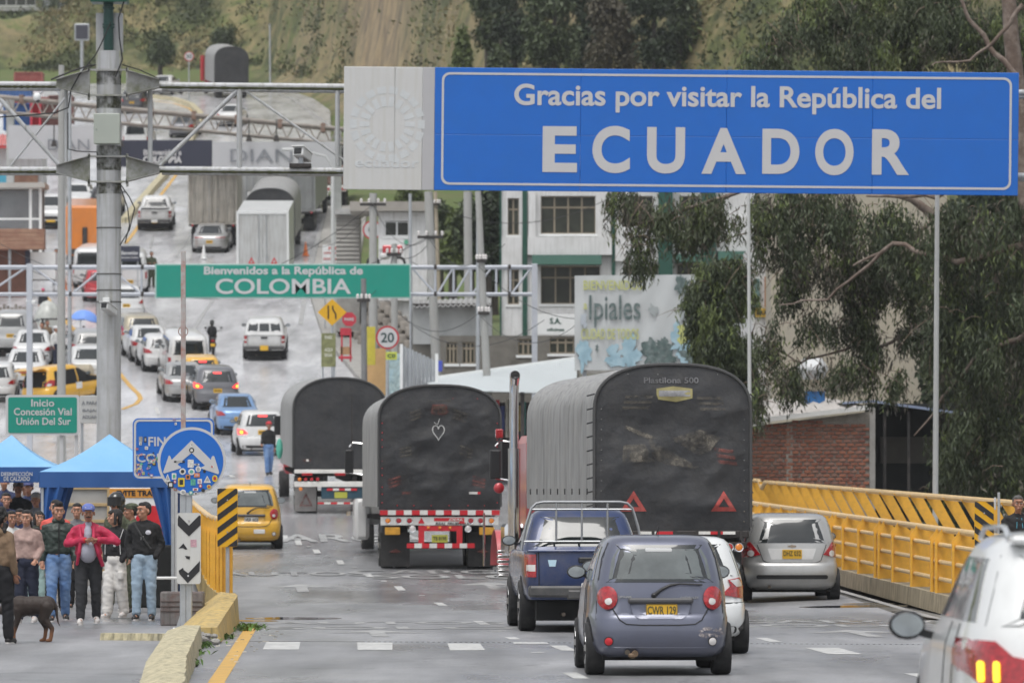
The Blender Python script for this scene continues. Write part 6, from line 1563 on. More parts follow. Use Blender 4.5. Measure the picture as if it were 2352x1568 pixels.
board('white notice with red lettering PARE beside the box truck',741,796,563,604,255,PAINTW,[('PARE',.62,.5,.2,RLET),('CONTROL MIGRATORIO',.12,.92,.12,RLET),('DOCUMENTOS',-.55,.92,.13,RLET)])
board('small dark banner with white script right of the thick mast',274,321,565,600,268,NAVY,[('Bienvenidos',.1,.8,.25,LETW),('bienvenidos a Colombia',-.5,.85,.12,LETW)])
board('green printed pull-up banner below the yellow diamond sign',738,771,765,842,188,M('pullup_green',(.20,.21,.09),.7,0,.5,3,dirt=(.07,.07,.05),dscale=4),[('PARE',.75,.5,.1,M('pale_ink',(.6,.6,.5),.7)),('AQUI',.0,.55,.12,M('pale_ink',(.6,.6,.5))),('SIGA',-.3,.55,.1,M('pale_ink',(.6,.6,.5)))])
t=thing('stop_stand','red stop paddle and red frame stand beside the pull-up banner','sign',P(802,800,190));RF=M('red_frame',(.45,.03,.05),.5)
q=190/FPX
MB().prism([(.0+17*q*math.cos(R(22.5+45*i)),67*q+17*q*math.sin(R(22.5+45*i)))for i in range(8)],'y',-.02,.02).obj('paddle',RF,t);text('PARE',1,LETW,t,(0,-.03,67*q),width=.32,height=.1,bold=.03)
for s in(-1,1):MB().rbox(s*10*q-.03-.1,s*10*q+.03-.1,-.03,.03,-30*q,45*q,.005).obj('leg',RF,t)
MB().rbox(-.35,.1,-.05,.05,-24*q,-18*q,.005).obj('foot_bar',RF,t);MB().rbox(-.3,.05,-.04,.02,30*q,47*q,.005).obj('plate',RF,t);MB().rbox(-.3,.05,-.03,.03,-14*q,4*q,.005).obj('panel',M('wood_panel',(.35,.2,.1),.7),t)
TL=M('tent_roof_blue',(.19,.42,.68),.5,0,.05,1.0,bump=.1,bs=6,dirt=(.28,.50,.72),dscale=.9,damt=.5)
TDK=M('tent_valance_blue',(.018,.085,.27),.55,0,.06,1.5)
TLEG=M('tent_leg_blue',(.02,.09,.29),.55,0,.06,1.5)
def tent(label,Xp,Yp,Xl,Xr,Ye,Yv,d,txt=None,legs=(1,1),tz=0):
 p=Pl(d,Xp,1135);t=thing('canopy_tent',label,'tent',(p.o.x,p.o.y,0));k_=p.k
 zp,ze,zv=EYE+(1135-Yp)*k_,EYE+(1135-Ye)*k_,EYE+(1135-Yv)*k_;xl,xr=(Xl-Xp)*k_,(Xr-Xp)*k_;w=(xr-xl);cy=w/2;cx_=(xl+xr)/2
 def roof(a,b_):
  def f(u,v):
   e=Vector(a).lerp(Vector(b_),u);c=Vector((0 if False else cx_*.3,cy,zp));q=e.lerp(c,v);q.z-=.10*math.sin(math.pi*v)*(1-.3*abs(2*u-1));return q
  return f
 cs=[(xl,0,ze),(xr,0,ze),(xr,w,ze),(xl,w,ze)]
 for i in range(4):MB().grid(roof(cs[i],cs[(i+1)%4]),12,8).obj('roof_panel',TL,t)
 for i in range(4):
  a,b_=Vector(cs[i]),Vector(cs[(i+1)%4]);hgt=ze-zv;nrm=Vector(((b_-a).y,-(b_-a).x,0)).normalized()
  b=MB();b.grid(lambda u,v:a.lerp(b_,u)+nrm*(.012*math.sin(u*22)*v+.004)-Vector((0,0,hgt*v)),24,4);b.grid(lambda u,v:a.lerp(b_,u)+nrm*(.012*math.sin(u*22)*v-.004)-Vector((0,0,hgt*v)),24,4);b.obj('valance',TDK,t)
 for i,(x,y)in enumerate([(xl+.05,.05),(xr-.05,.05),(xr-.05,w-.05),(xl+.05,w-.05)]):
  MB().rbox(x-.025,x+.025,y-.025,y+.025,0,ze,.004).obj('leg',GALV,t)
 s_lr=[(xl,1),(xr,-1)]
 for i,(x,s)in enumerate(s_lr):
  if not legs[i]:continue
  for y in(0.02,w-.3):
   b=MB();b.grid(lambda u,v:(x+s*((.02+(.42-.30*math.sin(min(1,v*1.25)*math.pi/2))*u)),y+.04*math.sin(u*14),zv+.02-(zv-.12)*v),14,12)
   b.grid(lambda u,v:(x+s*((.02+(.42-.30*math.sin(min(1,v*1.25)*math.pi/2))*u)),y+.02+.04*math.sin(u*14),zv+.02-(zv-.12)*v),14,12);b.obj('side_curtain',TLEG,t)
 if txt:
  for tx,X,Y,wd,ht in txt:text(tx,1,LETW,t,((X-Xp)*k_,-.04,EYE+(1135-Y)*k_),width=wd*k_,height=ht*k_,bold=.02,depth=.004)
 return t
tent('nearer light blue canopy tent with dark blue valance beside the blue signs',238,995,90,402,1083,1119,97.5)
tent('left light blue canopy tent with DESINFECCION DE CALZADO on its valance',18,997,-110,131,1072,1107,101.0,[('DESINFECCIÓN',39,1087,72,11),('DE CALZADO',39,1099,60,10)],(1,0))
bb=board('white banner with orange header reading EVITE TRABAS and a red disc, under the tent',252,392,1119,1262,104.5,PAINTW,legs=False)
q=104.5/FPX;MB().rbox(-70*q,70*q,-.045,-.032,48*q,69*q,.004).obj('header_band',M('orange_band',(.62,.27,.04),.6),bb);text('EVITE TRABAS',1,INK,bb,(2*q,-.05,58.5*q),width=112*q,height=13*q,bold=.04,depth=.004)
MB().prism(disc(30*q,-12*q,42*q,32),'y',-.05,-.034).obj('red_disc',REDREF,bb)
for i,(x,z)in enumerate([(-35,20),(-33,14),(-36,8),(-34,2)]):text('recomendaciones',1,GRL,bb,(x*q,-.05,z*q),width=30*q,height=3.4*q,bold=.02,depth=.003)
sc=thing('slat_screen','pale wooden slatted screen standing behind the people under the tent','screen',P(190,1410,106.0));sc.location.z=zg(-8,106)
q=106/FPX;WOOD=M('pale_wood',(.46,.33,.17),.7,0,.12,4);MB().rbox(-55*q,60*q,.03,.06,.1,2.15,.01).obj('back_sheet',M('sheet_grey',(.36,.35,.33),.8,0,.15,2),sc)
for i in range(6):MB().rbox(-55*q,60*q,-.01,.03,.35+i*.31,.41+i*.31,.005).obj('slat',WOOD,sc)
for x in(-55*q,60*q):MB().rbox(x-.03,x+.03,-.04,.07,0,2.2,.005).obj('leg',WOOD,sc)
tb=thing('folding_table','small white folding table behind the man in the black hoodie','table',P(358,1400,92.0));tb.location.z=0
MB().rbox(-.45,.55,0,.5,.52,.56,.01).obj('table_top',PAINTW,tb)
for x in(-.4,.5):
 for y in(.05,.45):MB().cyl((x,y,0),(x,y,.52),.015,n=6).obj('leg',BLACK,tb)
bx=thing('dark_crate','black crate and bags stacked in front of the banner under the tent','crate',(P(372,1400,95).x,95,0));MB().rbox(-.4,.25,0,.5,0,1.05,.03).obj('crate',M('black_cloth',(.012,.013,.013),.8,0,.2),bx)
POLEW=M('pole_pale_paint',(.50,.51,.50),.5,0,.05,.8,dirt=(.36,.37,.34),dscale=.8,damt=.4)
def lamp_post(label,X,Ytop,Xb,d,w0,w1,mat=POLEW,head=True,group=None):
 pt,pb_=P(X,Ytop,d),P(Xb,1135,d);zb=-6 if X>1600 else on_ground(P(X,1135,d))
 t=thing('lamp_post',label,'lamp post',(pb_.x,d,zb),0,group);H=pt.z-zb;dx=pt.x-pb_.x;dx=dx*1.0
 MB().tube([(0,0,0),(dx*.5,0,H*.5),(dx,0,H)],[w1*d/FPX/2,(w0+w1)/2*d/FPX/2,w0*d/FPX/2],16).obj('pole',mat,t)
 if head:MB().tube([(dx,0,H),(dx-.3,-.1,H+.5),(dx-1.6,-.3,H+.8)],.05,8).obj('arm',mat,t);MB().rbox(dx-2.2,dx-1.5,-.42,-.18,H+.72,H+.85,.04).obj('lamp_head',mat,t)
 return t
lamp_post('tall white tapering lamp post standing behind the right fence',2153,400,2143,118,10,17,head=False)
lamp_post('slim white lamp post rising behind the big tarp truck',1719,400,1727,138,7,12,head=False)
lamp_post('thin grey lamp post in front of the city welcome billboard',1463,560,1463,175,6,10,head=False)
t=lamp_post('thin lamp mast with drum head left of the big sign edge',764,386,766,246,8,11)
CONP=M('concrete_pole',(.36,.36,.345),.8,0,.08,1.2,dirt=(.24,.24,.22),dscale=1.2,damt=.6)
def upole(label,Xt,Yt,Xb,Yb,d,w0,w1,arms=(),mat=CONP):
 a,c=P(Xt,Yt,d),P(Xb,Yb,d);zb=on_ground(c);t=thing('utility_pole',label,'utility pole',(c.x,d,zb))
 f=(a.z-zb)/(a.z-c.z)if a.z!=c.z else 1;top=Vector((a.x-c.x,0,a.z-zb));bot=Vector(((c.x-a.x)*0,0,0))
 MB().tube([bot,(bot+top)/2,top],[w1*d/FPX/2,(w0+w1)/4*d/FPX,w0*d/FPX/2],12).obj('pole',mat,t)
 for Y,w in arms:
  z=P(0,Y,d).z-zb;x=top.x*z/top.z;q=d/FPX
  MB().rbox(x-w*q/2,x+w*q/2,-.2,-.1,z-.05,z+.05,.01).obj('cross_arm',FRAME,t)
  for s in(-.45,-.15,.2,.45):MB().lathe([(.02,0),(.06,.04),(.04,.08),(.06,.12),(.02,.18)],(x+s*w*q,-.15,z+.05),'z',8).obj('insulator',CLRL,t)
 return t
upole('concrete utility pole with lamp arm right of the box trucks',857,444,857,885,215,17,22,((470,60),))
upole('slim concrete pole between the round sign and white kiosk',905,560,908,880,205,14,18,((585,34),))
upole('leaning concrete pole in front of the hill beside the booth',984,440,1010,860,205,19,22,((545,60),))
upole('straight pale concrete pole left of the white office building',1074,440,1078,650,225,19,20)
upole('leaning concrete pole crossing the green gantry truss',1098,440,1128,860,190,14,20,((600,22),(720,26)))
upole('thin steel pole next to the leaning pole near the office building',1098,440,1098,850,198,8,10,mat=GALV)
upole('grey weathered pole cluster below the yellow diamond',835,640,838,880,196,12,16,((690,30),),M('dark_pole',(.18,.18,.18),.8,0,.2))
t=upole('thin grey steel pole in front of the glazed white kiosk',942,445,945,700,225,7,8,mat=GALV);
upole('leaning grey wooden pole behind the green hillside sign edge',1000,440,1010,640,260,8,10,((470,20),),M('wood_pole',(.40,.34,.26),.8,0,.2))
upole('far thin lamp pole on the grass beyond the distant truck',620,55,621,190,440,4,5,mat=GALV)
upole('concrete pole left of the thick mast with hanging lamps',141,150,141,880,178,13,22,())
upole('second grey steel column close behind that pole',160,210,160,400,230,8,10,mat=GALV)
t=thing('dome_camera','white dome camera hanging beside the left concrete pole','camera',P(92,223,176));q=176/FPX
MB().ell((-7*q,0,0),(9*q,9*q,10*q),14).obj('dome_shell',PAINTW,t);MB().ell((-5*q,-.02,-9*q),(5*q,5*q,4*q),12).obj('dome_glass',BLACK,t)
MB().tube([(0,0,6*q),(10*q,0,20*q),(35*q,0,22*q),(45*q,0,5*q)],.03,6).obj('arm',GALV,t)
t=thing('dark_display','dark square road display on a thin post up on the verge','sign',P(188,74,430));q=430/FPX
MB().rbox(-17*q,17*q,0,.3,-19*q,19*q,.03).obj('frame',GALV,t);MB().rbox(-14*q,14*q,-.04,0,-16*q,16*q,.01).obj('screen',M('display_dark',(.035,.035,.05),.5),t);MB().cyl((0,.15,-120*q),(0,.15,-18*q),4*q,n=8).obj('post',GALV,t)
def span(label,pa,pb_,sag,r=.012,n=14):
 t=MB();pts=[]
 a,b_=Vector(pa),Vector(pb_)
 for i in range(n+1):u=i/n;q=a.lerp(b_,u);q.z-=sag*4*u*(1-u);pts.append(q)
 t.tube(pts,r,4);o=t.obj('overhead_wire',CABLE,None);return tag(o,label,'wire')
for a,c,s,w_ in[((0,560,225),(984,545,205),2.2,'long thin wire from the left edge to the leaning pole beside the booth'),((0,585,225),(857,470,215),2.5,'long thin wire from the left edge to the concrete pole right of the box trucks'),((857,470,215),(984,545,205),.8,'sagging wire between the pole right of the box trucks and the leaning pole'),
    ((984,545,205),(1098,600,190),.5,'short wire between the two leaning concrete poles'),((905,585,205),(984,560,205),.3,'short wire from the slim concrete pole to the leaning pole'),((1098,610,190),(1463,700,175),1.0,'wire sagging from the leaning pole to the thin lamp post by the billboard'),((1098,720,190),(1330,740,175),.8,'low wire from the leaning pole towards the billboard edge'),
    ((905,585,205),(835,690,196),.3,'short wire dropping from the slim pole behind the green sign'),((984,470,205),(1400,455,210),.8,'high wire crossing in front of the office building windows'),((857,480,215),(640,500,300),1.5,'wire from the concrete pole over the white box truck'),((942,600,225),(1160,560,225),.7,'wire from the thin steel pole to the office building corner'),
    ((857,640,215),(1098,720,190),1.2,'wire sagging behind the green sign and its truss'),((855,655,215),(1250,735,185),1.5,'wire sagging above the tin roofs')]:
 span(w_,P(*a),P(*c),s)
# ================================================================ people and the dog
def fused(mb,name,mat,parent,vox,smooth_it=4,loc=None,fold=0.0):
 """join overlapping limbs into one continuous skin"""
 me=bpy.data.meshes.new(name);me.from_pydata(mb.v,[],mb.f);me.materials.append(mat)
 bm=bmesh.new();bm.from_mesh(me);bmesh.ops.recalc_face_normals(bm,faces=bm.faces);bm.to_mesh(me);bm.free()
 o=bpy.data.objects.new(name,me)
 r=o.modifiers.new('fuse','REMESH');r.mode='VOXEL';r.voxel_size=vox
 s=o.modifiers.new('relax','SMOOTH');s.factor=.5;s.iterations=smooth_it
 m2=baked(o);COL.objects.link(o);o.modifiers.clear();o.data=m2;bpy.data.meshes.remove(me)
 if fold:
  m2.update();nv=len(m2.vertices);co=np.empty(nv*3);m2.vertices.foreach_get('co',co);no=np.empty(nv*3);m2.vertices.foreach_get('normal',no);co=co.reshape(-1,3);no=no.reshape(-1,3)
  sd=random.random()*50;h=np.array([abs(noise.noise(Vector((c[0]*6+sd,c[1]*6,c[2]*11+c[0]*5))))*1.6+.5*noise.noise(Vector((c[0]*16,c[1]*16+sd,c[2]*26)))for c in co])
  co+=no*(h[:,None]-.12)*fold;m2.vertices.foreach_set('co',co.ravel())
 m2.name=name;m2.polygons.foreach_set('use_smooth',[True]*len(m2.polygons));m2.materials.clear();m2.materials.append(mat)
 o.parent=parent
 if loc is not None:o.location=loc
 return o
def join_into(o,mb):
 """add separate closed pieces (fingers, ears) to an existing mesh"""
 bm=bmesh.new();bm.from_mesh(o.data);vs=[bm.verts.new(v)for v in mb.v]
 for f in mb.f:
  try:bf=bm.faces.new([vs[i]for i in f]);bf.smooth=True
  except ValueError:pass
 bm.to_mesh(o.data);bm.free()
def hand(mb,w,d,s,side,curl=.5,fist=False):
 """wrist point, direction of the hand, scale; five fingers of different lengths"""
 d=Vector(d).normalized();up=Vector((0,-1,0))if abs(d.y)<.8 else Vector((0,0,1));a=d.cross(up).normalized();n=a.cross(d).normalized()
 w=Vector(w);pc=w+d*.045*s
 for t in np.linspace(0,1,4):mb.ell(w+d*(.015+.065*t)*s,(.030*s,.030*s,.020*s),8)
 for i,(off,L)in enumerate(((-.027,.066),(-.009,.078),(.009,.073),(.026,.056))):
  p0=w+d*.075*s+a*off*s;c=curl*(2.3 if fist else 1)
  p1=p0+(d*math.cos(c*.5)+n*math.sin(c*.5))*L*.45*s;p2=p1+(d*math.cos(c*1.3)+n*math.sin(c*1.3))*L*.32*s;p3=p2+(d*math.cos(c*1.9)+n*math.sin(c*1.9))*L*.25*s
  mb.tube([p0-d*.02*s,p0,p1,p2,p3],[.0095*s,.0095*s,.009*s,.0078*s,.005*s],6)
 t0=w+d*.025*s-a*side*.026*s;t1=t0+(d*.7-a*side*.6+n*.3).normalized()*.035*s;t2=t1+(d*.95+n*.3).normalized()*.028*s
 mb.tube([t0-d*.01*s,t0,t1,t2],[.012*s,.012*s,.010*s,.007*s],6)
SKIN=[M('skin_a',(.42,.215,.14),.5,0,.08,9,bump=.1,bs=60),M('skin_b',(.33,.16,.10),.5,0,.08,9),M('skin_c',(.45,.24,.16),.5,0,.08,9)]
HAIR=M('hair_black',(.012,.010,.009),.55,0,.4,30,bump=.8,bs=90)
EYEW=M('eye_white',(.5,.48,.45),.3,0,0);EYED=M('eye_dark',(.01,.008,.006),.2,0,0);LIP=M('lip',(.30,.10,.085),.5,0,0);BROW=M('brow',(.05,.035,.028),.8,0,0)
def cloth(key,c,**k):return M('cloth_'+key,c,k.pop('rough',.85),0,k.pop('var',.14),k.pop('vs',5),bump=k.pop('bump',.55),bs=k.pop('bs',12),**k)
def person(label,X,Yf,H=1.72,face=0.0,top=None,pants=None,shoes=None,skin=0,hair='short',arms='down',stride=.10,width=1.0,belly=0.0,female=False,d=None,head_turn=0.0,hat=None,hatm=None,
           details=True,legs=True,hood=False,group=None,dz=0.0,lean=0.0,hairm=None,coat=0.0,vest=None,wide_legs=1.0,low=False):
 if d is None:g=gp(X,Yf)
 else:q=P(X,0,d);g=Vector((q.x,d,zg(q.x,d)))
 g.z+=dz
 k=H/1.72;W_=width*(0.93 if female else 1)
 vx=.012 if details else .02
 S=dict(hip=.90,knee=.49,ank=.085,waist=1.04,chest=1.28,sh=1.40,neck=1.47,head=1.595)
 root=None
 b=MB()
 def V(x,y,z):return Vector((x*k,y*k,z*k))
 hipx=.085*W_;shx=.158*W_*(.90 if female else 1)
 Lf=[V(-hipx,0,S['hip']),V(-hipx*1.12,-stride*.55-.02,S['knee']),V(-hipx*1.2,-stride,S['ank'])]
 Rf=[V(hipx,0,S['hip']),V(hipx*1.12,stride*.35-.02,S['knee']+.01),V(hipx*1.2,stride,S['ank']+.02*(stride>.05))]
 def arm(s):
  sh=V(s*(shx+.012),.01,S['sh']-.045)
  if arms=='down' or(arms in('pocket','zip')and False):return[sh,V(s*(shx+.06),.035,1.13),V(s*(shx+.065),-.05,.89)]
  if arms=='pocket':return[sh,V(s*(shx+.085),.06,1.12),V(s*(shx+.01),-.07,.92)]
  if arms=='zip':
   return[sh,V(s*(shx+.13),.02,1.17),V(s*.055+.02,-.24,1.225)]if s<0 else[sh,V(s*(shx+.24),-.06,1.20),V(s*.13,-.25,1.23)]
  if arms=='cross':return[sh,V(s*(shx+.07),-.02,1.13),V(-s*.06,-.20,1.15)]
  if arms=='link':return[sh,V(s*(shx+.07),.05,1.15),V(s*(shx+.02),-.12,.98)]
  if arms=='reach':return[sh,V(s*(shx+.06),-.02,1.14),V(s*(shx+.14),-.20,1.0)]if s<0 else[sh,V(s*(shx+.05),.04,1.13),V(s*(shx+.02),-.02,.90)]
  return[sh,V(s*(shx+.05),.03,1.14),V(s*(shx+.04),-.04,.9)]
 A={s:arm(s)for s in(-1,1)}
 hx=V(0,-.02+lean*-.5,0);hc=V(0,-.015,S['head'])+hx*k
 b.cap(V(0,0,.98),V(0,0,1.10),.115*W_*k,.105*W_*k);b.ell(V(0,0,1.24),(.15*W_*k,.095*k,.19*k));b.ell(V(0,.0,.93),(.145*W_*k,.10*k,.10*k))
 b.cap(V(-shx+.03,0,S['sh']-.015),V(shx-.03,0,S['sh']-.015),.052*k,.052*k)
 b.cap(V(0,.0,1.40),hc+V(0,.01,-.06),.058*k,.048*k)
 for s,leg in((-1,Lf),(1,Rf)):
  b.cap(leg[0],leg[1],.078*W_*k,.052*k);b.cap(leg[1],leg[2],.05*k,.034*k);b.cap(leg[2],leg[2]+V(0,-.12,-.045),.034*k,.026*k)
 for s in(-1,1):
  a=A[s];b.cap(a[0],a[1],.046*k,.036*k);b.cap(a[1],a[2],.034*k,.024*k)
 T=Matrix.Rotation(head_turn,3,'Z')
 HS=1.12*k
 def Hd(x,y,z):return hc+T@Vector((x*HS,y*HS,z*HS+.012*k))
 def Ell(m,x,y,z,r,n=12):m.ell(Hd(x,y,z),tuple(q*HS for q in r),n,rot=T)
 Ell(b,0,.012,.025,(.074,.092,.088));Ell(b,0,-.022,-.045,(.056,.062,.065));Ell(b,0,-.04,-.085,(.032,.035,.028))
 b.cap(Hd(0,-.088,.005),Hd(0,-.108,-.028),.011*k,.016*k);Ell(b,0,-.082,-.062,(.026,.016,.014));Ell(b,0,-.078,.04,(.05,.022,.018))
 for s in(-1,1):Ell(b,s*.04,-.06,-.02,(.024,.024,.022))
 bd=fused(b,'person',SKIN[skin],None,(.0105 if details else .018)*k,3)
 m=MB()
 for s in(-1,1):
  a=A[s];dd=a[2]-a[1];
  if arms=='zip':dd=Vector((-s*.5,-.45,-.05))if s<0 else Vector((-s*.8,-.2,.0))
  if not(arms=='pocket'):hand(m,a[2],dd,k*1.05,s,.8 if arms=='zip' else .45,fist=(arms=='zip'))
  m.ell(Hd(s*.077,.012,-.005),(.012*k,.02*k,.032*k),8,rot=T)
 join_into(bd,m)
 bd.location=g;bd.rotation_euler=(0,0,face);tag(bd,label,'person',group)
 if details or hat:
  for s in(-1,1):
   e=MB();Ell(e,s*.030,-.078,.010,(.0135,.008,.007),8);e.obj('eye',EYEW,bd)
   e=MB();Ell(e,s*.030,-.0845,.010,(.006,.004,.0065),8);e.obj('pupil',EYED,bd)
   e=MB();e.tube([Hd(s*.014,-.090,.034),Hd(s*.03,-.093,.040),Hd(s*.047,-.080,.034)],.0026*k,5);e.obj('eyebrow',BROW,bd)
  e=MB();e.tube([Hd(-.022,-.094,-.062),Hd(0,-.100,-.060),Hd(.022,-.094,-.062)],.0048*k,5);e.obj('lips',LIP,bd)
 if legs:
  b=MB();wl=wide_legs
  b.ell(V(0,.0,.94),(.175*W_*k,.13*k,.13*k));b.cap(V(-.05,0,1.0),V(.05,0,1.0),.10*W_*k,.10*W_*k)
  for leg in(Lf,Rf):
   b.cap(leg[0]+V(0,0,-.02),leg[1],.102*W_*k,.080*k*wl,12);b.cap(leg[1],leg[2]+V(0,.005,.02),.078*k*wl,.064*k*wl,12)
   b.ell(leg[1].lerp(leg[2],.5)+V(0,.02,0),(.06*k*wl,.065*k*wl,.12*k));
   if details:
    for z,r in((.14,.060),(.10,.060)):b.ell(leg[2]+V(0,0,z-.085+.02),(r*1.2*k*wl,r*1.2*k*wl,.018*k),10)
    for z in(.03,-.03):b.ell(leg[1]+V(0,0,z),(.084*k*wl,.082*k*wl,.02*k),10)
  fused(b,'trousers',pants,bd,vx*1.25*k,3,fold=.009)
  for leg,s in((Lf,-1),(Rf,1)):
   b=MB();a=leg[2];b.cap(V(a.x/k,a.y/k+.02,.045)+V(0,0,(a.z/k-S['ank'])),V(a.x/k+s*.015,a.y/k-.13,.035)+V(0,0,(a.z/k-S['ank'])),.044*k,.04*k,12);b.cap(a,a+V(0,-.05,-.03),.045*k,.045*k)
   fused(b,'shoe',shoes or BLACK,bd,.012*k,2)
   if details:
    z0=(a.z/k-S['ank']);b=MB();b.prism([(a.x+(s*.0+.043*math.cos(t))*k,a.y+(-.06+.125*math.sin(t))*k)for t in np.linspace(0,2*math.pi,16,endpoint=False)],'z',(z0+.001)*k,(z0+.022)*k);b.obj('shoe_sole',M('shoe_sole',(.6,.58,.56),.7),bd)
 zlo=.96-coat
 b=MB()
 b.ell(V(0,-.005,1.26),(.18*W_*k,.125*k,.20*k));b.ell(V(0,-.005,1.10),(.172*W_*k*(.9 if female else 1),.13*k,.19*k));b.cap(V(-.06,0,zlo+.1),V(.06,0,zlo+.1),.125*W_*k,.125*W_*k);b.cap(V(-.05,0,1.12),V(-.05,0,1.3),.12*W_*k,.125*W_*k);b.cap(V(.05,0,1.12),V(.05,0,1.3),.12*W_*k,.125*W_*k)
 if belly>.03:b.ell(V(0,-.05-belly*.35,1.06),((.155+belly*.25)*W_*k,(.12+belly)*k,.16*k),14)
 if female:
  for s in(-1,1):b.ell(V(s*.065,-.10,1.27),(.062*k,.055*k,.058*k))
 b.cap(V(0,.01,S['sh']+.005),V(-shx,.005,S['sh']-.035),.075*k,.066*k);b.cap(V(0,.01,S['sh']+.005),V(shx,.005,S['sh']-.035),.075*k,.066*k);b.cap(V(0,.005,1.38),V(0,-.005,1.455),.085*k,.062*k)
 for s in(-1,1):
  a=A[s];b.cap(a[0],a[1],.066*k,.056*k,12);b.cap(a[1],a[2]+(a[1]-a[2])*.08,.056*k,.044*k,12)
  if details:
   for t in(.25,.5,.75):q=a[1].lerp(a[2],t);b.ell(q,(.056*k,.056*k,.018*k),10)
 if hood:b.ell(V(0,.075,1.42),(.10*k,.065*k,.06*k));b.cap(V(-.07,-.01,1.43),V(-.02,-.09,1.36),.03*k,.03*k);b.cap(V(.07,-.01,1.43),V(.02,-.09,1.36),.03*k,.03*k)
 tp=fused(b,'jacket' if not female else 'top',top,bd,vx*1.25*k,3,fold=.014 if not female else .009)
 if hair:
  b=MB();hm=hairm or HAIR
  Ell(b,0,.03,.045,(.080,.092,.078));Ell(b,0,.055,.01,(.072,.062,.075));Ell(b,0,-.03,.080,(.055,.045,.034))
  if hair=='quiff':Ell(b,0,-.055,.105,(.055,.045,.035))
  if hair=='long':
   for s in(-1,1):b.cap(Hd(s*.072,.01,.03),Hd(s*.07,.03,-.13),.026*k,.022*k)
   Ell(b,0,.075,-.06,(.075,.04,.12))
  if hair=='tied':Ell(b,0,.10,.02,(.04,.04,.04));b.cap(Hd(.03,.09,0),Hd(.07,.05,-.18),.022*k,.014*k);
  if hair=='bob':
   for s in(-1,1):b.cap(Hd(s*.072,-.0,.04),Hd(s*.072,-.01,-.09),.028*k,.026*k)
   Ell(b,0,-.068,.06,(.06,.028,.035));Ell(b,0,.07,-.04,(.075,.04,.10))
  if hair=='curly':
   rr=random.Random(3)
   for i in range(40):a_=rr.random()*6.28;e_=rr.uniform(-.6,1.2);Ell(b,.085*math.cos(a_)*math.cos(e_),.03+.09*math.sin(a_)*math.cos(e_),.03+.085*math.sin(e_),(.03,.03,.03),6)
   for i in range(30):Ell(b,rr.uniform(-.1,.1),rr.uniform(.02,.10),rr.uniform(-.22,0),(.035,.03,.035),6)
  fused(b,'hair',hm,bd,.013*k,1)
 if hat=='cap':
  b=MB();Ell(b,0,.012,.06,(.088,.104,.072),16);Ell(b,0,-.105,.052,(.066,.062,.012),14);fused(b,'cap',hatm,bd,.011*k,2)
 if hat=='helmet':
  b=MB();Ell(b,0,.012,.05,(.115,.135,.125),16);Ell(b,0,.06,-.04,(.105,.09,.10),14);b.obj('helmet',hatm,bd);b=MB();b.grid(lambda u,v:Hd(.112*math.sin((u-.5)*2.6),-.01-.125*math.cos((u-.5)*2.6),.10-.12*v),10,3);b.obj('visor',BLACK,bd)
 if hat=='soft':
  b=MB();Ell(b,0,.01,.075,(.09,.10,.05),14);b.lathe([(.088*k,0),(.10*k,-.012*k),(.09*k,.03*k)],Hd(0,0,.05),'z',16);b.obj('cap',hatm,bd)
 return bd,V,Hd,A,k
JEAN=cloth('jeans_blue',(.10,.19,.38),dirt=(.28,.38,.52),dscale=3,damt=.7);JEANL=cloth('jeans_pale',(.30,.40,.50),dirt=(.42,.50,.57),dscale=2,damt=.5);DARKT=cloth('dark_trousers',(.022,.023,.026));NAVYT=cloth('navy_trousers',(.012,.016,.035));BLKT=cloth('black_trousers',(.010,.010,.012));WHT=cloth('white_trousers',(.62,.60,.57),var=.04,bump=.2)
BLKC=cloth('black_hoodie',(.012,.012,.013),var=.25);PINKC=cloth('dusty_pink',(.36,.25,.22),var=.06);GRN=cloth('dark_green_puffer',(.022,.035,.028),rough=.5);REDC=cloth('crimson_jacket',(.42,.015,.06),rough=.65);BRN=cloth('brown_hoodie',(.19,.125,.075));GREYC=cloth('grey_top',(.16,.16,.17));SALM=cloth('coral_jacket',(.55,.08,.06),rough=.6)
CAMO=cloth('camouflage',(.075,.085,.05),dirt=(.02,.022,.018),dscale=9,damt=1.0,vs=14,var=.5);TEALT=cloth('pale_teal',(.30,.42,.40));OLV=cloth('olive',(.05,.06,.035));BLUC=cloth('dark_blue_top',(.03,.04,.10));WHC=cloth('white_top',(.55,.55,.53));SHIRT=cloth('pale_shirt',(.34,.34,.40),var=.06,bump=.3)
WSH=M('white_shoe',(.55,.52,.50),.6,0,.1,9);BSH=M('black_shoe',(.02,.018,.018),.5,0,.2)
bd,V,Hd,A,k=person('person in brown hooded sweatshirt and black leggings, seen from behind at the left edge',-2,1478,1.72,R(160),BRN,BLKT,BSH,1,'curly','down',.08,1.0,female=True,hood=True)
bd,V,Hd,A,k=person('woman in dusty pink turtleneck and dark jeans with tied black hair',62,1432,1.66,R(-8),PINKC,NAVYT,WSH,2,'tied','link',.08,1.08,.02,True)
b=MB();b.cap(V(0,-.005,1.45),V(0,-.01,1.49),.062*k,.058*k);b.obj('turtleneck',PINKC,bd)
for s in(-1,1):MB().ell(Hd(s*.08,-.01,-.04),.008,8).obj('earring',CHROME,bd)
bd,V,Hd,A,k=person('man in dark green quilted jacket and blue jeans with a dark quiff',134,1427,1.76,R(8),GRN,JEAN,BSH,0,'quiff','down',.14,1.08,.02,head_turn=R(6))
b=MB();b.tube([V(0,-.135,1.42),V(0,-.15,1.25),V(0,-.14,.95)],.009*k,6);b.obj('zip',BLACK,bd)
for z in(1.33,1.25,1.17,1.09,1.01):MB().tube([V(x,-.128+.42*x*x*3.2,z+.01*math.sin(x*20))for x in np.linspace(-.14,.14,9)],.005,5).obj('quilt_seam',M('seam_dark',(.008,.012,.01),.8),bd)
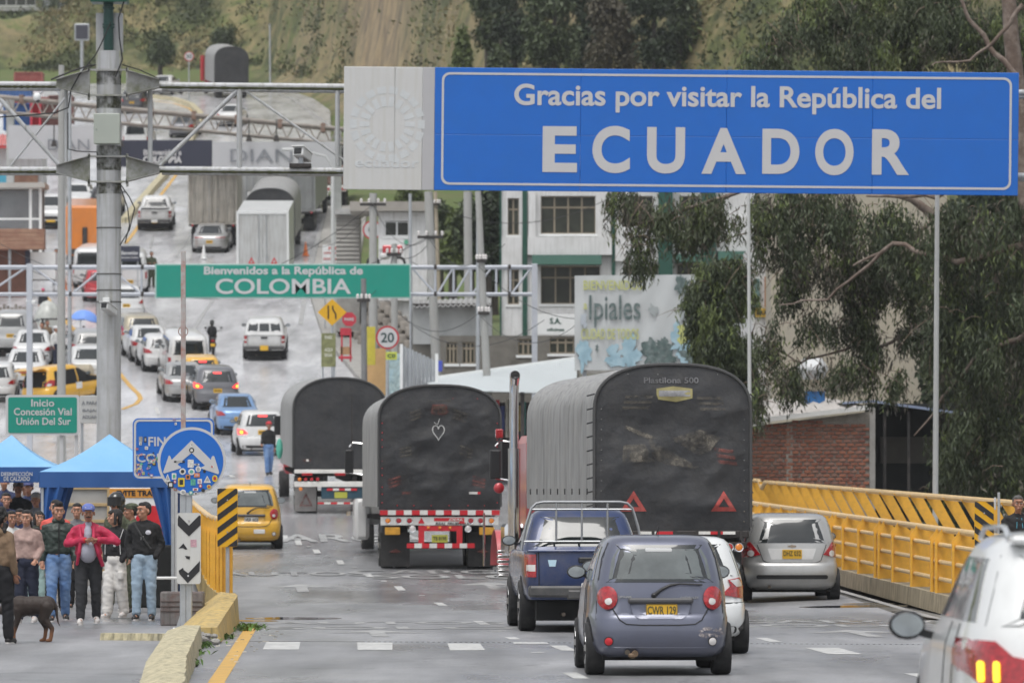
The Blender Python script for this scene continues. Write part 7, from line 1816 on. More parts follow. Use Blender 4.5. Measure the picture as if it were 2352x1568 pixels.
b=MB();b.cap(V(-.055,-.03,1.47),V(.055,-.03,1.47),.045*k,.045*k);b.cap(V(0,.03,1.49),V(0,.04,1.46),.06*k,.07*k);fused(b,'collar',GRN,bd,.014,2)
bd,V,Hd,A,k=person('man with moustache in crimson jacket and blue cap zipping it over a pale shirt',203,1434,1.74,R(4),REDC,DARKT,WSH,1,'short','zip',.12,1.12,.0,hat='cap',hatm=cloth('blue_cap',(.13,.17,.42),bump=.2),lean=.04)
b=MB();b.ell(V(-.005,-.11,1.06),(.135*k,.135*k,.17*k),18);b.ell(V(-.005,-.075,1.27),(.075*k,.115*k,.17*k),14);b.cap(V(0,-.03,1.42),V(0,-.04,1.46),.056*k,.052*k);fused(b,'shirt',SHIRT,bd,.013,2)
b=MB();b.tube([Hd(-.03,-.097,-.052),Hd(0,-.108,-.045),Hd(.03,-.097,-.052)],.009,6);b.obj('moustache',HAIR,bd)
b=MB();b.tube([V(-.12,-.10,1.42),V(-.105,-.19,1.25),V(-.13,-.20,1.05),V(-.165,-.12,.86)],[.02,.03,.03,.025],8);b.tube([V(.08,-.11,1.42),V(.075,-.19,1.25),V(.14,-.20,1.05),V(.21,-.12,.84)],[.02,.03,.035,.03],8);fused(b,'jacket_front',REDC,bd,.014,2)
for s in(-1,1):q=A[s][2];MB().cap(q+(A[s][1]-q)*.06,q+(A[s][1]-q)*.24,.040,.045,10).obj('cuff',M('cuff_red',(.55,.02,.03),.8),bd)
for x,y,z in((-.035,-.105,.075),(.04,-.10,.08)):MB().ell(Hd(x,y,z),(.012,.008,.008),8).obj('cap_logo',LETW,bd)
bd,V,Hd,A,k=person('woman in black jacket and white cargo trousers looking to the left',266,1420,1.66,R(-25),cloth('black_track_top',(.013,.013,.015)),WHT,WSH,2,'bob','pocket',.10,1.0,.0,True,wide_legs=1.22,head_turn=R(-50))
for s in(-1,1):b=MB();b.tube([V(s*.17,-.06,1.42),V(s*.13,-.11,1.25),V(s*.14,-.10,1.02)],.006,5);b.obj('piping',M('white_piping',(.6,.6,.6),.7),bd);MB().rbox(s*.13-.05,s*.13+.05,-.115,-.05,.60,.73,.02).obj('cargo_pocket',WHT,bd)
MB().ell(Hd(-.085,-.015,-.03),.012,8).obj('earring',LETW,bd);MB().rbox(.04,.08,-.155,-.14,1.10,1.16,.005).obj('badge',LETW,bd)
bd,V,Hd,A,k=person('man in black hooded sweatshirt and pale jeans with his hands in his pockets',331,1424,1.77,R(-6),BLKC,JEANL,BSH,0,'short','pocket',.04,1.06,.0,hood=True,head_turn=R(-38),coat=.03)
b=MB();b.tube([V(-.13,-.07,1.42),V(-.02,-.15,1.25),V(.12,-.13,1.05)],.016,6);b.obj('bag_strap',M('strap_black',(.03,.03,.03),.6),bd)
MB().ell(V(.085,-.135,1.29),(.045,.012,.035),14).obj('chest_print',M('white_print',(.55,.55,.6),.8,0,.4,40),bd)
for x in(-.02,.012):MB().tube([V(x,-.145,1.24),V(x,-.15,1.18)],.004,5).obj('hood_string',LETW,bd)
bg_=[('man in a coral red jacket directly behind the man in the green quilted jacket',128,None,1.80,91,SALM,BLKT,0,'short',0,False,None,None,0),
 ('young woman with a fringe and olive jacket looking past the green quilted jacket',89,None,1.62,93,OLV,TEALT,2,'bob',15,True,None,None,0),
 ('soldier wearing a glossy black riot helmet and camouflage under the tent',270,None,1.86,93,CAMO,CAMO,1,None,-30,False,'helmet',M('helmet_black',(.012,.014,.012),.12,0,0,coat=.6),0),
 ('soldier in camouflage cap standing left behind the man in black',306,None,1.74,91,CAMO,CAMO,1,'short',-80,False,'soft',CAMO,0),
 ('man half hidden between the green jacket and the blue cap',177,None,1.74,94,GREYC,BLKT,0,'short',0,False,None,None,0),
 ('man with short hair and dark coat at the left edge behind the curly hair',14,None,1.76,99,BLUC,BLKT,0,'short',10,False,None,None,.15),
 ('man in a hooded sweatshirt with rainbow goggles pushed up on his cap',42,None,1.82,103,BLKC,BLKT,1,'short',5,False,'cap',M('cap_dark',(.08,.05,.04),.6),.25),
 ('man with a blue cap behind the rainbow goggles man',66,None,1.76,105,BLUC,BLKT,1,'short',-5,False,'cap',M('cap_blue',(.05,.06,.16),.7),.3),
 ('man in grey hooded jacket and pale cap left of the tent leg',84,None,1.76,102,GREYC,BLKT,1,'short',-10,False,'cap',M('cap_pale',(.35,.3,.26),.7),.12),
 ('person with dark hair between the pink turtleneck and the olive jacket',46,None,1.66,90,BLUC,NAVYT,1,'short',-12,False,None,None,0),
 ('child peering out beside the pink turtleneck',84,None,1.38,88,GREYC,TEALT,1,'long',5,True,None,None,0),
 ('person in white top behind the curly haired figure',26,None,1.63,89,WHC,BLKT,1,'short',20,False,None,None,0),
 ('man in dark coat standing far back under the left tent',10,None,1.8,110,BLUC,BLKT,1,'short',0,False,None,None,.3),
 ('man in dark jacket behind the left tent pole',58,None,1.78,112,GREYC,BLKT,1,'short',0,False,None,None,.2),
 ('soldier in camouflage behind the woman in white trousers',288,None,1.70,95,CAMO,CAMO,1,'short',30,False,None,None,0)]
for(lb,X,_,H,d,tp,pn,sk,hr,fc,fem,hat,hm,dz)in bg_:
 person(lb,X,None,H,R(fc),tp,pn,BSH,sk,hr,'down',.05,1.0,0,fem,d=d,hat=hat,hatm=hm,details=(d<104),dz=dz,hood='hood' in lb)
bd,V,Hd,A,k=person('man with cropped grey hair and black hooded top behind the white SUV',2338,None,1.72,R(4),BLKC,BLKT,BSH,1,'short','down',.05,1.05,d=84.5,hood=True,hairm=M('hair_grey',(.09,.085,.08),.8,0,.3,40),dz=.15)
for x in(-.03,.04):MB().tube([V(x,-.10,1.40),V(x*1.3,-.145,1.25)],.004,5).obj('hood_string',M('cyan_string',(.1,.4,.55),.6),bd)
person('man in red cap and dark jacket walking between the cars and the leftmost big truck',617,1091,1.72,R(20),BLKC,JEAN,BSH,1,'short','reach',.16,1.0,hat='cap',hatm=M('cap_red',(.45,.03,.04),.7),details=False)
t=thing('mint_bag','mint green sack hanging at the side of the leftmost big truck','bag',P(642,1030,153));q=153/FPX;b=MB();b.ell((0,0,0),(8*q,.1,24*q),12);b.obj('sack',M('mint',(.10,.42,.32),.7),t)
person('soldier in dark fatigues standing right of the small dark banner',348,660,1.75,R(10),OLV,OLV,BSH,1,'short','cross',.03,details=False)
person('officer in dark uniform standing beside the white PARE notice',816,None,1.75,R(-10),BLUC,BLUC,BSH,1,'short','cross',.03,details=False,d=252)
person('person in dark coat seated high beside the leaning poles',991,None,1.7,R(0),BLKC,BLKT,BSH,1,'short','down',.03,details=False,d=222,dz=1.0)
person('man in black tee shirt among the parked cars left of the motorcycles',98,835,1.75,R(-40),BLKC,JEAN,BSH,1,'short','down',.06,details=False)
person('man in brown jacket beside the man in black among the parked cars',108,830,1.75,R(30),BRN,BLKT,BSH,1,'short','down',.06,details=False)
person('man in white cap and pale shirt beside the left concrete pole',127,845,1.75,R(60),WHC,NAVYT,BSH,1,'short','down',.06,details=False,hat='cap',hatm=M('cap_white',(.6,.6,.6),.7))
person('vendor in a pink cap seated near the yellow line on the left',99,738,1.5,R(0),DARKT,BLKT,BSH,1,'short','down',.02,details=False,hat='cap',hatm=M('cap_pink',(.5,.04,.15),.7))
person('traffic officer in black beside the orange bus',129,655,1.78,R(0),BLKC,BLKT,BSH,1,'short','down',.04,details=False)
person('rider in black helmet and jacket on the motorcycle in the right lane',487,None,1.36,R(180),BLKC,BLKT,BSH,1,None,'link',.02,details=False,d=gp(489,818).y+.35,dz=.12,hat='helmet',hatm=M('helmet_black',(.012,.014,.012)))
person('person in red standing behind the silver van in the market row',62,800,1.6,R(0),REDC,BLKT,BSH,1,'short','down',.02,details=False)
g=gp(185,800);t=thing('umbrella','light blue umbrella above the parked motorcycles left of the thick pole','umbrella',(g.x,g.y,g.z));q=g.y/FPX;zt=(P(0,711,g.y).z-g.z);r_=33*q
b=MB()
for j in(0,1):
 b.grid(lambda u,v:(math.cos(u*2*math.pi)*r_*math.sin(v*1.25)/.95,math.sin(u*2*math.pi)*r_*math.sin(v*1.25)/.95,zt-.6*(1-math.cos(v*1.25))-.06*v*abs(math.sin(u*4*math.pi))-j*.01),32,6)
o=b.obj('canopy',M('umbrella_blue',(.16,.30,.72),.6,0,.1,2),t);o.rotation_euler=(0,R(8),0)
MB().cyl((0,0,0),(0,0,zt-.05),.02,n=8).obj('shaft',GALV,t)
def dog():
 g=gp(72,1474);b=MB();k=1.0
 def E(x,z,rx,rz,ry=.09,y=0):b.ell((x,y,z),(rx,ry,rz),14)
 E(-.14,.46,.14,.145,.12);E(-.02,.465,.16,.13,.115);E(.10,.475,.15,.12,.105);E(.20,.49,.12,.11,.10);b.cap((-.18,0,.49),(.02,0,.52),.08,.08);b.cap((.02,0,.52),(.22,0,.50),.08,.075)
 b.cap((-.20,0,.50),(-.33,.02,.43),.075,.06);b.ell((-.385,.03,.41),(.075,.055,.06),12);b.cap((-.42,.03,.40),(-.50,.03,.37),.035,.026)
 for s in(-1,1):b.cap((-.36,s*.045+.03,.45),(-.34,s*.075+.03,.37),.022,.012)
 for y,dx in((-.065,-.03),(.065,-.10)):
  b.cap((-.17,y,.42),(-.16+dx*.2,y,.30),.062,.044);b.cap((-.16+dx*.2,y,.30),(-.185+dx,y,.13),.040,.027);b.cap((-.185+dx,y,.13),(-.18+dx,y,.035),.021,.02);b.cap((-.18+dx,y,.028),(-.225+dx,y,.022),.026,.022)
 for y,dx in((-.07,.03),(.07,-.06)):
  b.cap((.21,y,.46),(.155+dx*.4,y,.30),.092,.060);b.cap((.155+dx*.4,y,.30),(.245+dx,y,.18),.054,.033);b.cap((.245+dx,y,.18),(.225+dx,y,.04),.031,.026);b.cap((.225+dx,y,.028),(.17+dx,y,.022),.026,.022)
 b.tube([(.27,0,.52),(.32,0,.46),(.33,0,.34),(.345,0,.25),(.38,0,.19)],[.034,.026,.019,.013,.007],8)
 m=M('dog_coat',(.030,.019,.014),.6,0,.25,7,bump=.35,bs=70)
 n=m.node_tree.nodes;L=m.node_tree.links;pr=n['Principled BSDF'];tc=n.new('ShaderNodeTexCoord');sx=n.new('ShaderNodeSeparateXYZ');L.new(tc.outputs['Object'],sx.inputs[0])
 nz_=n.new('ShaderNodeTexNoise');nz_.inputs['Scale'].default_value=14;L.new(tc.outputs['Object'],nz_.inputs['Vector']);ad=n.new('ShaderNodeMath');ad.operation='MULTIPLY_ADD';L.new(nz_.outputs['Fac'],ad.inputs[0]);ad.inputs[1].default_value=.12;L.new(sx.outputs[2],ad.inputs[2])
 r=n.new('ShaderNodeMapRange');r.inputs['From Min'].default_value=.26;r.inputs['From Max'].default_value=.18;L.new(ad.outputs[0],r.inputs['Value'])
 old=pr.inputs['Base Color'].links[0].from_socket;mx=n.new('ShaderNodeMix');mx.data_type='RGBA';mx.inputs['B'].default_value=(.20,.085,.035,1);L.new(r.outputs[0],mx.inputs['Factor']);L.new(old,mx.inputs['A']);L.new(mx.outputs['Result'],pr.inputs['Base Color'])
 o=fused(b,'dog',m,None,.011,9);o.location=g;tag(o,'short-haired dark brown dog with tan lower legs standing in front of the crowd','dog')
dog()
# ================================================================ buildings and sheds
WALLW=M('wall_white',(.66,.66,.655),.8,0,.05,.8,bump=.15,bs=12,dirt=(.40,.40,.38),dscale=.7,damt=.45,streak=(.47,.47,.45))
WGREEN=M('trim_green',(.012,.070,.048),.7,0,.1,2)
WGLS=M('building_glass',(.030,.033,.024),.2,0,.6,.9,spec=.4)
BROWNF=M('window_frame_tan',(.25,.21,.15),.6,0,.1)
def window(t,pl,Xa,Xb,Ya,Yb,nx=2,tr=.3,y=.0,rec=.22,fm=None,glass=None):
 """recessed window: sill, frame bars, one pane per opening"""
 k=pl.k;x0,z1=pl.xz(Xa,Ya);x1,z0=pl.xz(Xb,Yb);fm=fm or BROWNF
 w=MB();w.box(x0,x1,y+rec+.02,y+rec+.04,z0,z1);o=w.obj('window',M('window_back',(.01,.01,.01),.9),t,smooth=0)
 f=MB();zt=z1-(z1-z0)*tr;th=.035
 for x in np.linspace(x0,x1,nx+1):f.box(x-th,x+th,y+rec-.05,y+rec+.0,z0,z1)
 for z in(z0+.02,zt,z1-.02):f.box(x0+.04,x1-.04,y+rec-.048,y+rec-.002,z-th,z+th)
 f.obj('frame',fm,o,smooth=0)
 xs=np.linspace(x0,x1,nx+1)
 for i in range(nx):
  for a,b_ in((z0+.05,zt-.04),(zt+.04,z1-.05)):
   MB().box(xs[i]+.037,xs[i+1]-.037,y+rec-.02,y+rec-.01,a,b_).obj('pane',glass or WGLS,o,smooth=0)
 MB().box(x0-.08,x1+.08,y-.05,y+.0,z0-.1,z0-.003).obj('sill',PAINTW,o,smooth=0)
 return o
def wall_with_holes(pl,X0_,X1_,Ya,Yb,holes,thick=.25):
 """front wall as blocks around rectangular openings"""
 xs=sorted({X0_,X1_}|{h[0]for h in holes}|{h[1]for h in holes});ys=sorted({Ya,Yb}|{h[2]for h in holes}|{h[3]for h in holes});mb=MB()
 for i in range(len(xs)-1):
  for j in range(len(ys)-1):
   cx,cy=(xs[i]+xs[i+1])/2,(ys[j]+ys[j+1])/2
   if any(h[0]<cx<h[1]and h[2]<cy<h[3]for h in holes):continue
   x0,z1=pl.xz(xs[i],ys[j]);x1,z0=pl.xz(xs[i+1],ys[j+1]);mb.box(x0,x1,0,thick,z0,z1)
 return mb
OD=236.0;po=Pl(OD,1450,780);ob=thing('office_building','white multi-storey building with dark green columns and awnings right of the poles','building',po.o)
h_=[(1166,1192,455,540),(1242,1368,450,537),(1166,1192,619,699),(1242,1378,611,698),(1432,1457,610,700),(1490,1512,610,700),(1432,1500,450,520),(1555,1608,606,690),(1560,1608,450,530),(1655,1705,606,690)]
wall_with_holes(po,1148,1735,330,782,h_).obj('wall',WALLW,ob,smooth=0)
x0,z1=po.xz(1148,330);x1,z0=po.xz(1735,782);MB().box(x0,x1,.3,14,z0-6,z1).obj('rear_block',WALLW,ob,smooth=0);MB().box(x0,x1,-.0,.29,z0-6,z0-.002).obj('base_wall',CONC,ob,smooth=0)
for i,h in enumerate(h_):window(ob,po,*h,nx=(4 if h[1]-h[0]>100 else 2))
for Xa,Xb in((1148,1152),(1200,1211),(1405,1413)):
 a,_=po.xz(Xa,0);c,_=po.xz(Xb,0);MB().box(a,c,-.12,-.002,z0+.1,z1).obj('green_strip',WGREEN,ob,smooth=0)
for Xa,Xb in((1512,1544),(1611,1643)):
 a,_=po.xz(Xa,0);c,_=po.xz(Xb,0);MB().box(a,c,-.7,-.002,z0,z1).obj('green_column',WGREEN,ob,smooth=0)
for Xa,Xb,Ya,Yb in((1222,1381,587,609),(1549,1608,584,603),(1648,1730,578,600)):
 a,c=po.xz(Xa,Ya);b_,d_=po.xz(Xb,Yb);m=MB();m.prism([(-.9,d_),(-.003,d_),(-.003,c),(-.6,c)],'x',a,b_);m.obj('awning',WGREEN,ob,smooth=0)
for Xa,Xb,Ya,Yb,dy in((1212,1405,545,586,-.35),(1413,1511,525,600,-.2),(1645,1735,500,577,-.25),(1152,1199,545,615,-.1)):
 a,c=po.xz(Xa,Ya);b_,d_=po.xz(Xb,Yb);MB().box(a,b_,dy,-.003,d_,c).obj('balcony_wall',WALLW,ob,smooth=0)
for Xa in(1214,1386):a,_=po.xz(Xa,0);c,_=po.xz(Xa+16,0);MB().box(a,c,-.3,-.004,po.xz(0,586)[1],po.xz(0,440)[1]).obj('pilaster',WALLW,ob,smooth=0)
bs=board('white shop banner with small green lettering at the foot of the office building',1232,1320,722,768,234.5,PAINTW,[('S.A.',.35,.3,.3,WGREEN),('oficinas',-.5,.45,.16,WGREEN)],legs=False)
pc=Pl(212.0,1080,850);cw=thing('courtyard_wall','grey brown courtyard wall with grilles below the white building','wall',pc.o)
x0,z1=pc.xz(995,770);x1,z0=pc.xz(1330,850);DK=M('stained_wall',(.16,.15,.13),.9,0,.2,1.2,dirt=(.08,.075,.065),dscale=1,damt=.8)
wall_with_holes(pc,995,1330,772,860,[(1025,1050,785,835),(1062,1090,785,835),(1190,1225,778,815),(1262,1318,775,812)]).obj('wall',DK,cw,smooth=0)
for h in[(1025,1050,785,835),(1062,1090,785,835),(1190,1225,778,815),(1262,1318,775,812)]:window(cw,pc,*h,nx=3,rec=.12)
MB().box(x0,x1,.3,3,-6,z1).obj('backing',DK,cw,smooth=0)
pa=Pl(220.0,1040,730);aw=thing('market_hall','low white-walled hall with a dark sagging eave behind the utility poles','building',pa.o)
x0,z1=pa.xz(948,703);x1,z0=pa.xz(1130,790)
MB().grid(lambda u,v:(x0+(x1-x0)*u,.05*math.sin(u*18),z0+(z1-z0)*v),24,6).obj('tarpaulin_wall',M('pale_tarpaulin',(.48,.49,.48),.7,0,.08,1.0,dirt=(.32,.33,.33),dscale=1.2,damt=.6),aw);MB().box(x0,x1,.2,6,-7,z1).obj('rear_block',DK,aw,smooth=0)
CORR=M('corrugated_sheet',(.42,.42,.41),.45,.4,.15,2,dirt=(.25,.22,.18),dscale=1.2,damt=.7)
TIN=M('bright_tin',(.70,.74,.75),.4,.2,.12,1.5,dirt=(.35,.36,.35),dscale=1.5,damt=.5)
def corr(a,b_,c,d_,n=40,amp=.04):
 amp=amp if n<100 else .02
 """corrugated sheet between four corners (a,b at the eave, d,c at the ridge)"""
 a,b_,c,d_=map(Vector,(a,b_,c,d_));nn=(b_-a).cross(d_-a).normalized()
 m=MB();m.grid(lambda u,v:(a.lerp(b_,u)).lerp(d_.lerp(c,u),v)+nn*(amp*math.sin(u*n*math.pi)),n*2,3);m.grid(lambda u,v:(a.lerp(b_,u)).lerp(d_.lerp(c,u),v)+nn*(amp*math.sin(u*n*math.pi)-.02),n*2,3);return m
def shed_roof(name,label,pts,d0,d1,mat,n=40,par=None):
 """pts: picture corners of the eave (front, distance d0) and of the ridge (back, distance d1)"""
 A,B,C,D_=P(*pts[0],d0),P(*pts[1],d0),P(*pts[2],d1),P(*pts[3],d1)
 if par is None:t=thing(name,label,'roof',A)
 else:t=par
 o=Vector(t.location);corr(A-o,B-o,C-o,D_-o,n).obj('roof_sheet',mat,t,smooth=60);return t
shed_roof('','',[(948,706),(1128,700),(1128,683),(948,690)],219,224,CORR,30,aw)
MB().box(x0,x1,-.12,-.02,z1-.02,z1+.1).obj('eave_board',FRAME,aw,smooth=0)
sh1=shed_roof('tin_roof','large bright corrugated tin roof between the middle and the big truck',[(1010,895),(1325,905),(1325,822),(968,872)],172,196,TIN,150)
o=sh1;q=MB();a=P(968,872,196)-sh1.location;b_=P(1325,822,196)-sh1.location;q.bar(a,b_,.12,.12);q.obj('ridge_beam',PAINTW,sh1)
for X in(1020,1100,1200,1300):A_=P(X,900,172.2)-sh1.location;MB().box(A_.x-.06,A_.x+.06,A_.y-.06,A_.y+.06,-4.5-sh1.location.z*0-sh1.location.z+0.5,A_.z).obj('support_post',FRAME,sh1)
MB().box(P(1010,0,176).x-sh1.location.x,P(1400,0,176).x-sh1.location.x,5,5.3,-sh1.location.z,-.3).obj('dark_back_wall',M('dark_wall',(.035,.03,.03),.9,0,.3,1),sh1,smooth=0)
random.seed(11)
for i,c in enumerate(((.4,.05,.06),(.06,.08,.2),(.35,.33,.28),(.03,.03,.03),(.3,.22,.06),(.05,.18,.16))):
 X=1142+i*12;g=P(X,960,173.5);t=thing('hanging_cloth',['red','dark blue','pale','black','mustard','teal'][i]+' cloth hanging under the tin roof beside the chrome exhaust stack','cloth',g);q=173.5/FPX
 MB().grid(lambda u,v:((u-.5)*11*q,.05*math.sin(u*7+i),(v-.5)*random.Random(i).uniform(50,90)*q),6,4).obj('cloth',M('hanging_%d'%i,c,.8,0,.3,6),t)
pf2=Pl(187.0,962,885);fe=thing('sheet_fence','pale corrugated sheet fence between the speed sign and the tin roof','fence',pf2.o)
for i in range(9):
 Xa=924+i*8.6;Yt=795+i*3.6;a,zt=pf2.xz(Xa,Yt);c,zb_=pf2.xz(Xa+8.2,900)
 corr((a,i*.25,zb_),(c,i*.25,zb_),(c,i*.25,zt),(a,i*.25,zt),3,.02).obj('panel',M('pale_sheet',(.44,.46,.48),.5,.2,.1,2),fe)
for X,Yt in((922,790),(1003,812)):a,zt=pf2.xz(X,Yt);MB().box(a-.05,a+.05,-.1,.0,-2.5,zt).obj('post',PAINTW,fe)
pk=Pl(246.0,925,605);kk=thing('kiosk','white kiosk with a dark window under a tan roof behind the round red sign','kiosk',pk.o)
wall_with_holes(pk,869,981,487,690,[(884,939,508,543)]).obj('wall',WALLW,kk,smooth=0);window(kk,pk,884,939,508,543,nx=2,rec=.1,tr=.0,fm=PAINTW)
x0,z1=pk.xz(869,487);x1,_=pk.xz(981,487);MB().box(x0,x1,.26,4,-4,z1).obj('rear_block',WALLW,kk,smooth=0)
a,c=pk.xz(804,464);b_,d_=pk.xz(981,486);MB().box(a,b_,-.5,4.4,d_+.003,c).obj('roof',M('tan_roof',(.30,.28,.25),.8,0,.15,1),kk,smooth=0)
MB().box(*[pk.xz(871,0)[0],pk.xz(930,0)[0]],-.06,-.003,pk.xz(0,572)[1],pk.xz(0,550)[1]).obj('notice_strip',PAINTW,kk,smooth=0)
MB().cyl((pk.xz(933,0)[0],-.08,pk.xz(0,556)[1]),(pk.xz(933,0)[0],-.04,pk.xz(0,556)[1]),.1,n=10).obj('green_notice',STK['green'],kk)
pj=Pl(250.0,797,605);jj=thing('roller_shed','grey shed with ribbed shutter left of the white kiosk','shed',pj.o)
x0,z1=pj.xz(772,493);x1,z0=pj.xz(826,640);corr((x0,0,z0),(x0,0,z1),(x1,0,z1),(x1,0,z0),30,.03).obj('shutter',M('shutter_grey',(.30,.29,.27),.6,.2,.1,2),jj,smooth=60);MB().box(x0-.1,x1+.1,-.3,3,z1,z1+.25).obj('roof',CORR,jj,smooth=0);MB().box(x0,x1,.1,3,-3,z1-.002).obj('wall',CONC,jj,smooth=0)
mc=thing('parked_motorcycle','white delivery motorcycle with red box parked below the kiosk','motorcycle',P(884,588,240));q=240/FPX
MB().ell((0,0,0),(14*q,.3,9*q),10).obj('body',P_WHITE,mc);MB().rbox(-.1,.75,-.2,.3,.1,.45,.05).obj('red_box',P_RED,mc)
for x in(-.5,.6):MB().lathe([(.18,-.05),(.3,0),(.18,.05)],(0,0,0),'y',14).obj('wheel',RUBBER,mc,loc=(x,0,-.3))
for lab,Xa,Xb,Ya,Yb,d,m_ in(('yellow door panel behind the concrete pole left of the speed sign',840,862,750,800,205,M('door_yellow',(.52,.44,.05),.6,0,.15,3)),('pale orange shop wall panel behind the concrete pole',838,886,800,870,206,M('wall_orange',(.52,.33,.15),.8,0,.15,2)),
  ('teal and white poster panel below the speed sign',886,922,812,880,198,M('poster_mix',(.35,.45,.45),.6,0,.5,5,dirt=(.05,.2,.35),dscale=4))):
 p_=Pl(d,(Xa+Xb)/2,(Ya+Yb)/2);t=thing('wall_panel',lab,'panel',p_.o);MB().rbox(-(Xb-Xa)*p_.k/2,(Xb-Xa)*p_.k/2,0,.12,-(Yb-Ya)*p_.k/2-.6,(Yb-Ya)*p_.k/2,.01).obj('panel',m_,t)
t=board('small yellow square notices below the speed 20 sign',886,912,808,826,191.5,M('notice_lime',(.5,.55,.08),.6),[('C0',0,.7,.5,WGREEN)],legs=False)
t=board('blue notice fixed on the leaning concrete pole',1002,1016,828,853,203.5,M('notice_blue',(.07,.1,.5),.6),legs=False)
rw=thing('retaining_wall','curved grey block retaining wall right of the road below the green sign','wall',(0,0,0))
STW=M('stone_block',(.27,.245,.215),.85,0,.15,2,bump=.5,bs=8,island=.12,dirt=(.15,.14,.12),damt=.5)
blk=None;nb=0
for row in range(5):
 for i in range(15):
  y=232+i*2.3+(row%2)*1.1;x=xright(y)+1.6+row*.18;z=zg(xright(y),y)+row*.42
  if blk is None:m=MB();m.rbox(-.25,.25,-1.1,1.1,0,.4,.05);blk=m.obj('block',STW,rw);blk.location=(x,y,z)
  else:c=blk.copy();COL.objects.link(c);c.location=(x,y,z)
BD=172.0;pb2=Pl(BD,1510,740);bbd=thing('billboard','large printed welcome billboard with a big dark city name and blue splashes','billboard',pb2.o)
x0,z1=pb2.xz(1320,633);x1,z0=pb2.xz(1702,850)
MB().grid(lambda u,v:(x0+(x1-x0)*u,.03*math.sin(u*40)*math.sin(v*9),z0+(z1-z0+.05*u)*v),40,16).obj('printed_sheet',M('billboard_print',(.50,.52,.52),.6,0,.05,.6,dirt=(.46,.49,.50),dscale=.6,damt=.5),bbd);MB().box(x0,x1,.1,.2,z0,z1-.03).obj('backing',DK,bbd,smooth=0)
for x in np.linspace(x0+.3,x1-.3,4):MB().box(x-.06,x+.06,.2,.35,-6,z1).obj('post',GALV,bbd)
LIME=M('print_lime',(.48,.50,.18),.6,0,.2,6);DKG=M('print_dark_green',(.08,.12,.115),.6,0,.4,5,dirt=(.3,.33,.33),dscale=6,damt=.7);AQ=M('print_aqua',(.30,.46,.54),.6,0,.2,3,dirt=(.45,.5,.5),dscale=3)
def bt(tx,Xa,Xb,Ya,Yb,m_,b_=.012,**kw):a,c=pb2.xz(Xa,Yb);e,f=pb2.xz(Xb,Ya);text(tx,1,m_,bbd,((a+e)/2,-.06,(c+f)/2),width=e-a,height=f-c,bold=b_,depth=.01,**kw)
bt('BIENVENIDOS',1340,1475,644,666,LIME);bt('a',1340,1349,697,710,LIME);bt('Ipiales',1353,1471,678,752,DKG,.008);bt('CIUDAD DE TODOS',1335,1467,755,779,LIME)
def blob(par,pl,X,Y,rx,ry,m_,seed,y=-.05,spk=.5):
 cx,cz=pl.xz(X,Y);n=40;mb=MB();vs=[(cx,y,cz)]
 for i in range(n):
  a=2*math.pi*i/n;r_=1+spk*noise.noise(Vector((math.cos(a)*2.5,math.sin(a)*2.5,seed)))+spk*.5*noise.noise(Vector((math.cos(a)*7,math.sin(a)*7,seed)))
  vs.append((cx+rx*pl.k*r_*math.cos(a),y,cz+ry*pl.k*r_*math.sin(a)))
 mb.add(vs,[(0,1+i,1+(i+1)%n)for i in range(n)]);return mb.obj('printed_shape',m_,par,smooth=0)
for i,(X,Y,rx,ry,m_)in enumerate([(1340,815,16,30,AQ),(1410,818,22,22,AQ),(1448,812,20,32,AQ),(1432,830,34,12,AQ),(1502,812,26,30,DKG),(1536,822,22,26,DKG),(1522,795,18,20,DKG),(1500,712,9,14,M('print_grey',(.33,.36,.36),.6)),(1570,790,30,40,AQ),(1585,765,24,22,LIME),(1600,815,30,18,DKG),(1563,655,12,22,DKG),(1575,720,14,30,M('print_grey',(.33,.36,.36))),(1640,800,26,34,AQ),(1340,735,8,16,M('print_pale',(.42,.46,.5))),(1371,800,4,8,DKG)]):blob(bbd,pb2,X,Y,rx,ry,m_,i*3.3,-.045-i*.004,.9)
for y_,tx in((772,'Carnaval'),(787,'Multicolor'),(801,'de la Frontera')):bt(tx,1570,1622,y_-6,y_+5,LETW,.04)
pw2=Pl(188.0,2060,960);be=thing('beige_building','large plain beige building wall behind the eucalyptus branches','building',pw2.o)
x0,z1=pw2.xz(1771,380);x1,_=pw2.xz(2175,380)
MB().box(x0,x1,0,9,-9,z1).obj('wall',M('beige_render',(.40,.36,.28),.9,0,.06,.5,bump=.2,bs=10,dirt=(.28,.27,.24),dscale=.45,damt=.8),be,smooth=0)
MB().rbox(-.8-.9,.0-.9+.2,-1.0,-.3,0,.7,.3).obj('white_tank',M('tank_white',(.55,.56,.56),.5),be,loc=(pw2.xz(1885,0)[0]+.9,0,pw2.xz(0,872)[1]))
pn=Pl(192.0,1752,800);nb_=thing('narrow_building','narrow shopfront with orange wall and yellow sign left of the beige building','building',pn.o)
x0,z1=pn.xz(1730,560);x1,z0=pn.xz(1770,960);MB().box(x0,x1,.1,8,-8,z1).obj('wall',WALLW,nb_,smooth=0)
for Xa,Xb,Ya,Yb,m_,nm in((1733,1745,640,705,M('teal_shutter',(.12,.2,.19),.5),'shutter'),(1756,1768,635,705,M('orange_wall',(.40,.20,.10),.8),'orange_pier'),(1733,1768,708,728,M('yellow_shop_sign',(.60,.38,.05),.6,0,.3,5),'shop_sign')):
 a,c=pn.xz(Xa,Ya);e,f=pn.xz(Xb,Yb);MB().box(a,e,0,.09,f,c).obj(nm,m_,nb_,smooth=0)
text('ERA',1,INK,nb_,(pn.xz(1751,0)[0],-.02,pn.xz(0,718)[1]),width=.38,height=.15,bold=.03)
BDp=160.0;pq=Pl(BDp,1735,1160);kq=pq.k;br=thing('brick_shed','low shed of rough red bricks with pale roof edge behind the footway fence','shed',pq.o)
